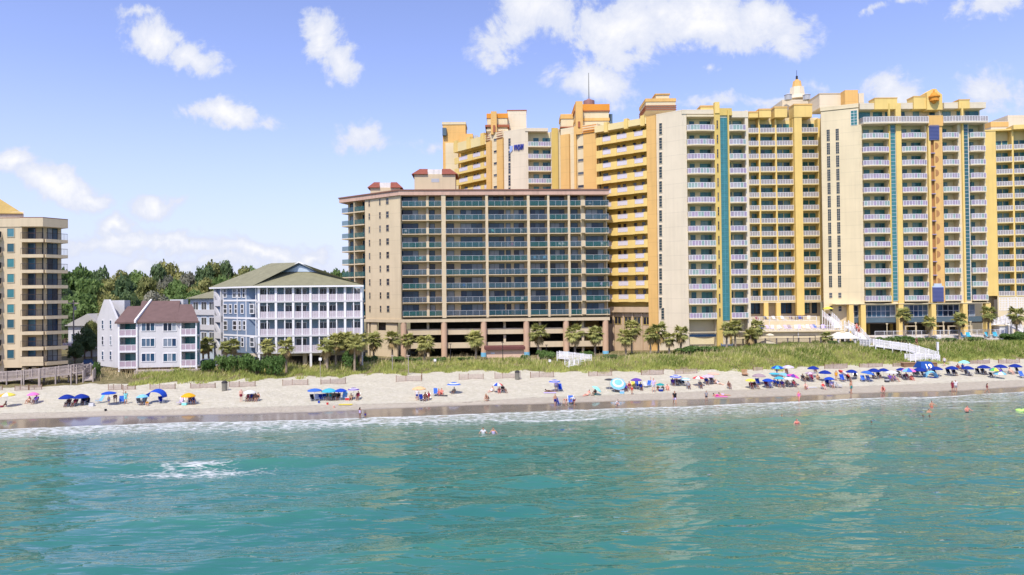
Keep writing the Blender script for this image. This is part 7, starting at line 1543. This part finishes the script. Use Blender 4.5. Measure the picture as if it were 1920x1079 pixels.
# ================================================================ BOARDWALKS, POOL DECK, GAZEBO, LAMPS, CARS
def boardwalk(name, label, pts, width, m, rail_h=1.05, step=1.8, pick=None, group=None, rail_m=None):
    """a raised walkway through 3D points with posts, deck and rails on both sides"""
    rail_m = rail_m or m
    t = thing(name, label, 'boardwalk', pts[0], 0, group); dk = MB(); ra = [MB(), MB()]; po = []
    for (a, b) in zip(pts, pts[1:]):
        a, b = Vector(a), Vector(b); d = b - a; L = math.hypot(d.x, d.y); dirv = Vector((d.x / L, d.y / L, 0)); n = Vector((-dirv.y, dirv.x, 0)); k = max(1, round(L / step))
        h = width / 2
        dk.add([a - n * h, b - n * h, b + n * h, a + n * h, a - n * h - Vector((0, 0, .18)), b - n * h - Vector((0, 0, .18)), b + n * h - Vector((0, 0, .18)), a + n * h - Vector((0, 0, .18))], [(0, 1, 2, 3), (7, 6, 5, 4), (0, 4, 5, 1), (1, 5, 6, 2), (2, 6, 7, 3), (3, 7, 4, 0)])
        for si, s in enumerate((-1, 1)):
            o = n * h * s
            for z in (rail_h, rail_h * .55, .12): ra[si].tube([a + o + Vector((0, 0, z)), b + o + Vector((0, 0, z))], .045 if z == rail_h else .035, 4)
            if pick:
                kk = int(L / pick)
                for i in range(kk): p = a + d * ((i + .5) / kk) + o; ra[si].box(p.x - .02, p.x + .02, p.y - .02, p.y + .02, p.z + .1, p.z + rail_h)
            for i in range(k + 1):
                p = a + d * (i / k) + o * 1.02; g = tz(p.x, p.y); po.append((p.x, p.y, min(g - .2, p.z - .4), p.z + rail_h + .12))
    dk.build('deck', m, t)
    for r in ra: r.build('railing', rail_m, t)
    for (x, y, z0_, z1_) in po: MB().box(x - .075, x + .075, y - .075, y + .075, z0_, z1_).build('post', m, t)
    return t
def gz_(px, py, dz):
    p = gp(px, py + 4); return (p.x, p.y, p.z + dz)
def wp(px, py, D): p = P(px, D); return (p.x, p.y, zat(px, py, D))
boardwalk('boardwalk', 'weathered grey wooden beach access walkway at the left edge', [wp(-60, 718, 104.5), wp(50, 709, 104), wp(78, 706, 104.5), wp(136, 699.5, 106), wp(163, 696, 108)], 2.0, WOODGREY, 1.15, 2.3, .16)
boardwalk('boardwalk', 'short grey wooden stair behind the left walkway beside the white house', [wp(165, 712, 105.5), wp(172, 703, 108), wp(178, 697, 111)], 1.3, WOODGREY, 1.3, 1.2, .14)
boardwalk('boardwalk', 'upper grey walkway running behind the left access walkway', [wp(-60, 714, 109), wp(120, 706, 109.5), wp(160, 699, 110)], 1.6, WOODGREY, 1.1, 2.3, .16)
boardwalk('boardwalk', 'white picket boardwalk before the right end of the beige tower', [wp(1046, 670, 127), wp(1075, 673, 126), wp(1106, 677, 125)], 1.6, WHITE, 1.0, 1.3, .10)
boardwalk('boardwalk', 'low white handrail stair below the white picket boardwalk', [wp(1104, 680, 123.5), wp(1080, 684, 121.5), wp(1062, 687, 120)], 1.0, WHITE, .8, 1.5)
boardwalk('boardwalk', 'long white ramp descending from the pool deck across the dune', [gz_(1622, 648, .5), gz_(1640, 650, .6), gz_(1703, 666, .7), gz_(1757, 668, .7)], 1.8, WHITE, 1.1, 1.5, .11)
boardwalk('boardwalk', 'white landing railing turning back below the long ramp', [gz_(1757, 671, .35), gz_(1730, 673, .35), gz_(1702, 674, .35)], 1.2, WHITE, .9, 1.2, .10)
boardwalk('staircase', 'steep white stair from the pool terrace down to the ramp', [wp(1587, 612, 146), wp(1604, 622, 144.5), wp(1626, 647, 140.5)], 1.7, WHITE, 1.1, 1.0, .16)
boardwalk('staircase', 'white stair between the upper and lower pool terrace', [wp(1549, 592, 152), wp(1562, 603, 149.5), wp(1570, 614, 148)], 1.7, WHITE, 1.1, 1.0, .16)
# pool terrace: retaining wall, two decks
D0 = 147; A = P(1421, D0); B = P(1592, D0); F = WF(A, B); z1 = F.z(1500, 620); z2 = F.z(1500, 604)
pt = thing('pool_terrace', 'cream two level pool terrace with white railings below the narrow resort wing', 'terrace', (A.x + 9, A.y + 4, 4.2))
MB().box(0, F.L, .6, 5.2, 3, z1 - .3, F.M).build('retaining_wall', CREAM, pt); MB().box(-.4, F.L + .4, 0, 5.25, z1 - .298, z1, F.M).build('deck_edge', CREAM, pt)
MB().box(-2, F.L - 4, 5.26, 10.2, 3, z2, F.M).build('upper_deck', CREAM, pt)
for k, (uu0, uu1, d, z) in enumerate(((0, F.L - .5, .15, z1), (-1, F.L - 4.6, 5.5, z2))):
    fr, _ = bars_rail(uu1 - uu0, 1.05, 0, 0, 1.5, WHITE, None, side=False); o = F.put('railing', fr, pt, uu0, z + .003, d)
    b = MB(); n = int((uu1 - uu0) / .2)
    for i in range(n): b.box(.1 + i * .2, .12 + i * .2, -.01, .01, .1, 1.0)
    b2 = b.mesh('balusters', WHITE); link('balusters', b2, o)
for px in (1423, 1441, 1495, 1530): u_ = F.u(px); MB().frus(*F.pt(u_, .3), z1 - 3.2 if px == 1495 else z1, z1 + 2.9 if px != 1495 else z1 - .31, .07, .07, 8).build('post', WHITE, pt)
# loungers on the lower deck
def lounger_meshes():
    fr = MB(); fr.box(-.33, .33, -.95, .45, .28, .32)
    for x in (-.28, .28):
        for y in (-.85, .35): fr.box(x - .025, x + .025, y - .025, y + .025, 0, .28)
    cu_ = MB(); cu_.box(-.3, .3, -.93, .2, .322, .38); cu_.add([(-.3, .2, .33), (.3, .2, .33), (.3, .85, .95), (-.3, .85, .95), (-.3, .26, .30), (.3, .26, .30), (.3, .9, .92), (-.3, .9, .92)], [(0, 1, 2, 3), (7, 6, 5, 4), (0, 4, 5, 1), (1, 5, 6, 2), (2, 6, 7, 3), (3, 7, 4, 0)])
    return fr.mesh('frame', WHITE), cu_.mesh('cushion', fb('white'))
LM = lounger_meshes()
def lounger(f, u_, d, z, c, label, group, rot=0):
    p = f.pt(u_, d); t = thing('sun_lounger', label, 'lounger', (p.x, p.y, z + .003), rad(rot), group, 1.15)
    link('frame', LM[0], t); obmat(link('cushion', LM[1], t), fb(c))
cs = ['navy', 'charcoal', 'lav', 'white', 'cream', 'white', 'lav', 'mauve', 'white', 'lav', 'cream', 'white', 'lav', 'blue', 'lav', 'purple']
for i in range(16): lounger(F, 1.2 + i * (F.L - 5) / 15, 1.9 + .7 * (i % 2), z1, cs[i], f'{ {"lav":"lavender"}.get(cs[i], cs[i]) } sun lounger on the lower pool terrace, {ORDW[i]} from the left', 'sun loungers on the pool terrace', random.uniform(-25, 25))
for i, c in enumerate(('purple', 'maroon', 'charcoal', 'white', 'white', 'brown', 'navy', 'cream')): lounger(F, .5 + i * 1.9, 6.6, z2, c, f'{c} sun lounger on the upper pool terrace, {ORDW[i]} from the left', 'sun loungers on the upper terrace', random.uniform(-25, 25))
def patio_umbrella(px, yc, w, D, zb, col, label):
    p = P(px, D); R = w / 1280 * D / 2; h = zat(px, yc, D) - zb; t = thing('patio_umbrella', label, 'umbrella', (p.x, p.y, zb)); po = link('pole', UPOLE, t); po.scale = (1.5, 1.5, h); ca = link('canopy', canopy_mesh([col], 'plain', .36), t); ca.scale = (R,) * 3; ca.location.z = h - R * .2
patio_umbrella(1553, 577, 19, 151.5, z2, 'yellow', 'yellow patio umbrella at the head of the upper terrace stair'); patio_umbrella(1437, 641, 34, 142, tz(P(1437, 142).x, 142), 'cream', 'pale cream patio umbrella below the terrace wall at left'); patio_umbrella(1443, 627, 16, 141, tz(P(1443, 141).x, 141), 'cream', 'small flat cream umbrella close to the terrace wall')
for i, (px, D, c) in enumerate(((1545, 152, 'red'), (1550, 151.5, 'maroon'), (1555, 151.8, 'black'))):
    p = P(px, D); person(0, 0, 'stand', ['person in red at the head of the terrace stair', 'person in maroon under the yellow patio umbrella', 'person in black at the top rail of the terrace stair'][i], f'shirt:{c} shorts:black', 1, p=(p.x, p.y, z2), group='people on the terrace')
p = wp(1606, 617, 144.3); person(0, 0, 'walk', 'shirtless man walking down the white stair, left of two', 'shorts:red', 3, p=(p[0], p[1], p[2] - .6), s=1.1, group='people on the terrace'); p = wp(1610, 619, 144.1); person(0, 0, 'walk', 'shirtless man walking down the white stair, right of two', 'shorts:maroon', 1, p=(p[0], p[1], p[2] - .9), s=1.1, group='people on the terrace')
p = gz_(1719, 664, 1.25); person(0, 0, 'walk', 'person in brown walking on the lower end of the white ramp', 'shirt:brown shorts:brown', 1, p=(p[0], p[1], p[2] - .55), group='people on the terrace')
# dark swing frame, fence under the wall
p0 = P(1487, 143); p1 = P(1528, 143); zg_ = tz(p0.x, 143); t = thing('metal_frame', 'dark square goalpost frame before the terrace wall', 'frame', (p0.x, p0.y, zg_)); zt_ = zat(1500, 630, 143)
MB().tube([(p0.x, p0.y, zg_), (p0.x, p0.y, zt_)], .06, 6).tube([(p1.x, p1.y, zg_), (p1.x, p1.y, zt_)], .06, 6).tube([(p0.x - .05, p0.y, zt_), (p1.x + .05, p1.y, zt_)], .06, 6).build('frame', DARKMETAL, t)
A2 = P(1372, 139); B2 = P(1560, 141); f = WF(A2, B2); zg_ = 4.3; t = thing('picket_fence', 'dark metal fence along the foot of the terrace wall', 'fence', (*f.pt(0, 0), zg_)); m = MB(); n = int(f.L / .14)
for i in range(n): x = f.L * (i + .5) / n; m.box(x - .015, x + .015, -.015, .015, zg_, zg_ + 1.5, f.M)
m.box(0, f.L, -.03, .03, zg_ + 1.45, zg_ + 1.52, f.M).box(0, f.L, -.03, .03, zg_ + .2, zg_ + .27, f.M); m.build('bars', mat('brown_metal', (.09, .07, .06), .6), t)
for i in range(10): x = f.L * i / 9; MB().box(x - .12, x + .12, .04, .28, zg_ - .3, zg_ + 1.6, f.M).build('post', mat('grey_brown_block', (.22, .19, .17), .8), t)
A2 = P(1352, 136); B2 = P(1373, 136); f = WF(A2, B2); t = thing('privacy_fence', 'short solid white fence at the foot of the middle tower', 'fence', (*f.pt(0, 0), 4)); MB().box(0, f.L, 0, .1, 4, zat(1362, 646, 136), f.M).build('panel', WHITE, t); [MB().box(x - .09, x + .09, -.05, .15, 3.8, zat(1362, 645, 136) + .1, f.M).build('post', WHITE, t) for x in (0, f.L * .5, f.L)]
# gazebo
p = P(1579, 141); zg_ = tz(p.x, p.y); zr_, ze_ = zat(1577, 623, 141), zat(1577, 633, 141); gz = thing('gazebo', 'white hip roofed gazebo below the terrace stair', 'gazebo', (p.x, p.y, zg_)); w = 2.45
MB().add([(-w, -w * .7, ze_ - zg_), (w, -w * .7, ze_ - zg_), (w, w * .7, ze_ - zg_), (-w, w * .7, ze_ - zg_), (-w * .45, 0, zr_ - zg_), (w * .45, 0, zr_ - zg_)], [(0, 1, 5, 4), (1, 2, 5), (2, 3, 4, 5), (3, 0, 4), (3, 2, 1, 0)]).box(-w, w, -w * .7, w * .7, ze_ - zg_ - .2, ze_ - zg_ - .003).build('roof', mat('cream_roof', (.66, .63, .56), .7), gz, off=(0, 0, 0))
MB().box(-.5, .5, -.3, .3, zr_ - zg_ - .15, zr_ - zg_ + .15).build('ridge_cap', CREAM, gz, off=(0, 0, 0))
for sx in (-.62, .78):
    for sy in (-.55, .55): MB().box(w * sx - .17, w * sx + .17, w * sy - .17, w * sy + .17, -.3, ze_ - zg_ - .201).build('pillar', mat('grey_pillar', (.48, .45, .45), .7), gz, off=(0, 0, 0))
MB().box(-.3, .25, -.2, .2, 0, 1.6).build('counter', mat('brown_metal', (.09, .07, .06)), gz, off=(0, 0, 0))
# pool fence on the right with lamps, frames, turquoise chairs
A = P(1640, 143); B = P(1885, 145); F = WF(A, B); zd = F.z(1750, 631)
pd = thing('pool_deck', 'raised pool deck with white railing before the widest tower', 'terrace', (A.x + 12, A.y + 3, 4.5))
MB().box(0, F.L, 0, 6.4, 3.5, zd, F.M).build('deck', mat('deck_concrete', (.55, .50, .44), .85, .08), pd)
fr, _ = bars_rail(F.L - .2, 1.25, 0, 0, 2.0, WHITE, None, side=False); o = F.put('railing', fr, pd, .1, zd + .003, .15); m = MB(); n = int(F.L / .17)
for i in range(n): m.box(.15 + i * .17, .17 + i * .17, -.01, .01, .1, 1.2)
link('balusters', m.mesh('balusters', mat('lavender_white', (.52, .49, .52), .6)), o)
for i, (px, yt) in enumerate(((1663, 607), (1717, 605), (1769, 604), (1820, 603))):
    p = F.pt(F.u(px), .5); h = F.z(px, yt) - zd; t = thing('lamp_post', f'white lamp post with a box lantern on the pool deck, {ORDW[i]} from the left', 'lamp post', (p.x, p.y, zd + .003), 0, 'lamp posts on the pool deck')
    MB().frus(0, 0, 0, h - .35, .085, .075, 8).build('pole', CREAM, t, off=(0, 0, 0)); MB().frus(0, 0, h - .348, h - .05, .15, .22, 8).frus(0, 0, h - .05, h + .02, .26, .2, 8).build('lantern', CREAM, t, off=(0, 0, 0))
for i, (px, rot) in enumerate(((1752, 60), (1795, 0), (1807, -20), (1844, 10), (1858, -10))):
    p = F.pt(F.u(px), -.9 if i else -.6); chair(0, 0, f'turquoise deck chair by the pool railing, {ORDW[i]} from the left', 'turq', rot, 'turquoise chairs by the pool railing', 1.5, p=Vector((p.x, p.y, zd - .5)))
    MB().box(p.x - .9, p.x + .9, p.y - .9, p.y + .78, 3.6, zd - .503).build('deck_step', mat('deck_concrete', (.55, .50, .44)), pd)
for i, (a, b) in enumerate(((1712, 1732), (1763, 1785), (1794, 1838))):
    u0, u1 = F.u(a), F.u(b); z_ = F.z(a, 614); t = thing('pergola_frame', ['beige open frame left of the shortest palm', 'beige open frame in the middle of the pool deck', 'wide beige open frame at the right of the pool deck'][i], 'frame', (*F.pt(u0, 3), zd), F.ang); h = z_ - zd
    L_ = u1 - u0
    for x in (0, L_): MB().box(x - .12, x + .12, -.12, .12, 0, h).build('post', BEIGE2, t, off=(0, 0, 0))
    MB().box(-.12, L_ + .12, -.13, .13, h + .002, h + .2).build('beam', BEIGE2, t, off=(0, 0, 0))
q_ = gp(1757, 671); p = wp(1757, 643, q_.y); t = thing('gate_post', 'tall white post at the lower end of the white ramp', 'post', (p[0], p[1], tz(p[0], p[1]))); MB().box(-.16, .16, -.16, .16, -.3, p[2] - t.location.z).box(-.2, .2, -.2, .2, p[2] - t.location.z + .002, p[2] - t.location.z + .12).build('post', WHITE, t, off=(0, 0, 0))
# staircase and deck at the right edge
boardwalk('staircase', 'white stair climbing to the wing at the right edge', [wp(1862, 610, 152), wp(1879, 606, 153), wp(1903, 596, 155)], 1.6, WHITE, 1.1, 1.2, .16)
boardwalk('staircase', 'white stair descending at the right frame edge', [wp(1890, 608, 150), wp(1910, 618, 148), wp(1935, 632, 146)], 1.6, WHITE, 1.1, 1.2, .16)
A = P(1874, 149); B = P(1889, 149); F = WF(A, B); t = thing('changing_hut', 'small white hut under the right stair landing', 'hut', (A.x, A.y, 4.5)); MB().box(0, F.L, 0, 2, 4.5, F.z(1880, 612), F.M).build('wall', WHITE, t); MB().box(-.2, F.L + .2, -.2, 2.2, F.z(1880, 612) + .002, F.z(1880, 610), F.M).build('roof', CREAM, t); MB().box(.4, 1.2, -.05, -.003, 4.6, 6.4, F.M).build('door', PALEBLUE, t)
# pool bar before the beige tower, umbrella poles, small signs
A = P(912, 136); B = P(982, 136.5); F = WF(A, B); t = thing('pool_bar', 'low pink walled pool bar with a dark red flat roof before the beige tower', 'hut', (A.x + 3, A.y + 2, 2.3)); zr_ = F.z(945, 653)
MB().box(0, F.L, 0, 4, 1.8, zr_ - .3, F.M).build('wall', mat('pinkish_stucco', (.60, .42, .32), .85, .05), t); MB().box(-.4, F.L + .2, -.6, 4.4, zr_ - .298, zr_ + .25, F.M).build('roof', mat('dark_red_roof', (.13, .05, .045), .7), t); MB().box(.8, 1.6, -.02, -.003, F.z(945, 664), F.z(945, 661), F.M).build('sign_panel', WHITE, t)
for i, (px, yt, D, lb) in enumerate(((844, 646, 128, 'thin dark light pole between the second and third tower columns'), (942, 643, 128, 'thin dark light pole before the pool bar'), (1024, 648, 129, 'thin dark light pole behind the round shrub'), (735, 668, 116, 'thin wooden stake in the dune grass at left'), (765, 668, 114, 'short grey board stake in the dune grass'))):
    p = P(px, D); zg_ = tz(p.x, D); t = thing('light_pole' if i < 3 else 'wooden_stake', lb, 'pole', (p.x, D, zg_)); h = zat(px, yt, D) - zg_; MB().frus(0, 0, -.2, h, .07, .05, 6).build('pole', DARKMETAL if i < 3 else WOODGREY, t, off=(0, 0, 0)); MB().box(-.25, .25, -.08, .08, h, h + .12).build('lamp_head' if i < 3 else 'cap', DARKMETAL if i < 3 else WOODGREY, t, off=(0, 0, 0))
for px, py, D, lb in ((815, 676, 121, 'small white sign board among the dune grass left of the middle'), (1030, 677, 121, 'small white sign board in the grass below the round shrub'), (1436, 668, 127, 'white sign disc high in the dune grass at right'), (1417, 682, 121, 'white sign disc low in the dune grass at right'), (600, 674, 110, 'white stake marker before the blue motel')):
    p = P(px, D); zg_ = tz(p.x, D); h = zat(px, py, D) - zg_; t = thing('dune_sign', lb, 'sign', (p.x, D, zg_)); MB().box(-.03, .03, -.03, .03, -.2, h + .2).build('stake', WOODGREY, t, off=(0, 0, 0)); MB().box(-.22, .22, -.05, -.032, h - .2, h + .25).build('board', WHITE, t, off=(0, 0, 0))
# cars
def car(px, py, D, rot, col, label):
    p = P(px, D); t = thing('parked_car', label, 'car', (p.x, p.y, tz(p.x, p.y)), rad(rot)); cm = mat(col[0], col[1], .25, .03, spec=.6)
    m = MB(); pr = [(-2.2, .35), (2.15, .35), (2.2, .75), (1.9, .95), (-2.1, 1.0), (-2.25, .8)]; n = len(pr)
    m.add([(x, -.88, z) for x, z in pr] + [(x, .88, z) for x, z in pr], [tuple(range(n)), tuple(range(2 * n - 1, n - 1, -1))] + [(i, n + i, n + (i + 1) % n, (i + 1) % n) for i in range(n)]); m.build('body', cm, t, off=(0, 0, 0))
    m = MB(); m.add([(-1.75, -.78, 1.0), (1.0, -.78, .98), (1.0, .78, .98), (-1.75, .78, 1.0), (-1.35, -.66, 1.52), (.35, -.66, 1.52), (.35, .66, 1.52), (-1.35, .66, 1.52)], [(0, 1, 5, 4), (1, 2, 6, 5), (2, 3, 7, 6), (3, 0, 4, 7)]); m.build('window', GLASSDK, t, off=(0, 0, 0))
    MB().box(-1.36, .36, -.67, .67, 1.522, 1.57).build('roof', cm, t, off=(0, 0, 0))
    for x in (-1.4, 1.4):
        for s in (-1, 1): w_ = MB().frus(0, 0, -.1, .1, .34, .34, 14, Matrix.Translation((x, s * .82, .34)) @ Matrix.Rotation(rad(90), 4, 'X')).build('wheel', mat('tyre', (.02, .02, .02), .8), t, off=(0, 0, 0))
    for s in (-.6, .6): MB().box(2.19, 2.23, s - .18, s + .18, .62, .78).build('headlight', mat('headlight_lens', (.7, .7, .72), .2), t, off=(0, 0, 0))
car(165, 676, 125, -60, ('dark_blue_car_paint', (.02, .03, .07)), 'dark blue car parked between the tan block and the white house'); car(383, 664, 124, 200, ('white_car_paint', (.75, .75, .77)), 'white car parked between the white house and the blue motel')
# chairs left out on the balconies of the beige tower
def plastic_chair():
    m = MB(); m.box(-.25, .25, -.25, .22, .40, .44).add([(-.25, .2, .44), (.25, .2, .44), (.23, .3, .9), (-.23, .3, .9), (-.25, .24, .44), (.25, .24, .44), (.23, .34, .9), (-.23, .34, .9)], [(0, 1, 2, 3), (7, 6, 5, 4), (0, 4, 5, 1), (1, 5, 6, 2), (2, 6, 7, 3), (3, 7, 4, 0)])
    l = []
    for x in (-.22, .22):
        for y in (-.22, .2): l.append(MB().box(x - .02, x + .02, y - .02, y + .02, 0, .4).mesh('leg', WHITE))
    return m.mesh('seat', WHITE), l
PC = plastic_chair(); BT = WF(P(752, 142), P(1142, 144))
BAYN = ['first', 'second', 'third', 'fourth', 'fifth', 'sixth', 'seventh']
for k, bay, px, c in ((3, 1, 884, 'white'), (3, 1, 890, 'white'), (6, 1, 882, 'white'), (1, 0, 771, 'white'), (1, 0, 779, 'aqua'), (3, 0, 768, 'white'), (6, 2, 925, 'aqua'), (6, 2, 980, 'white'), (5, 2, 958, 'pink'), (1, 2, 978, 'white'), (5, 4, 1050, 'white'), (5, 4, 1058, 'white'), (4, 3, 1004, 'light'), (4, 3, 1020, 'light'), (5, 6, 1131, 'white'), (3, 3, 1016, 'white'), (2, 1, 880, 'blue'), (2, 1, 870, 'blue'), (0, 2, 950, 'lav'), (7, 1, 862, 'light'), (6, 0, 760, 'white'), (8, 6, 1108, 'white'), (4, 0, 786, 'aqua'), (2, 6, 1127, 'lav')):
    p = BT.pt(BT.u(px), .45); t = thing('balcony_chair', f'{c} chair, {BAYN[bay]} bay, {ORDW[8 - k]} balcony from top, {"left" if px % 2 else "right"} side, beige tower', 'chair', (p.x, p.y, ZFB[k] + .245), random.uniform(-2, 2), 'chairs on the balconies of the beige tower', 1.1)
    obmat(link('seat', PC[0], t), fb(c))
    for l in PC[1]: link('leg', l, t)
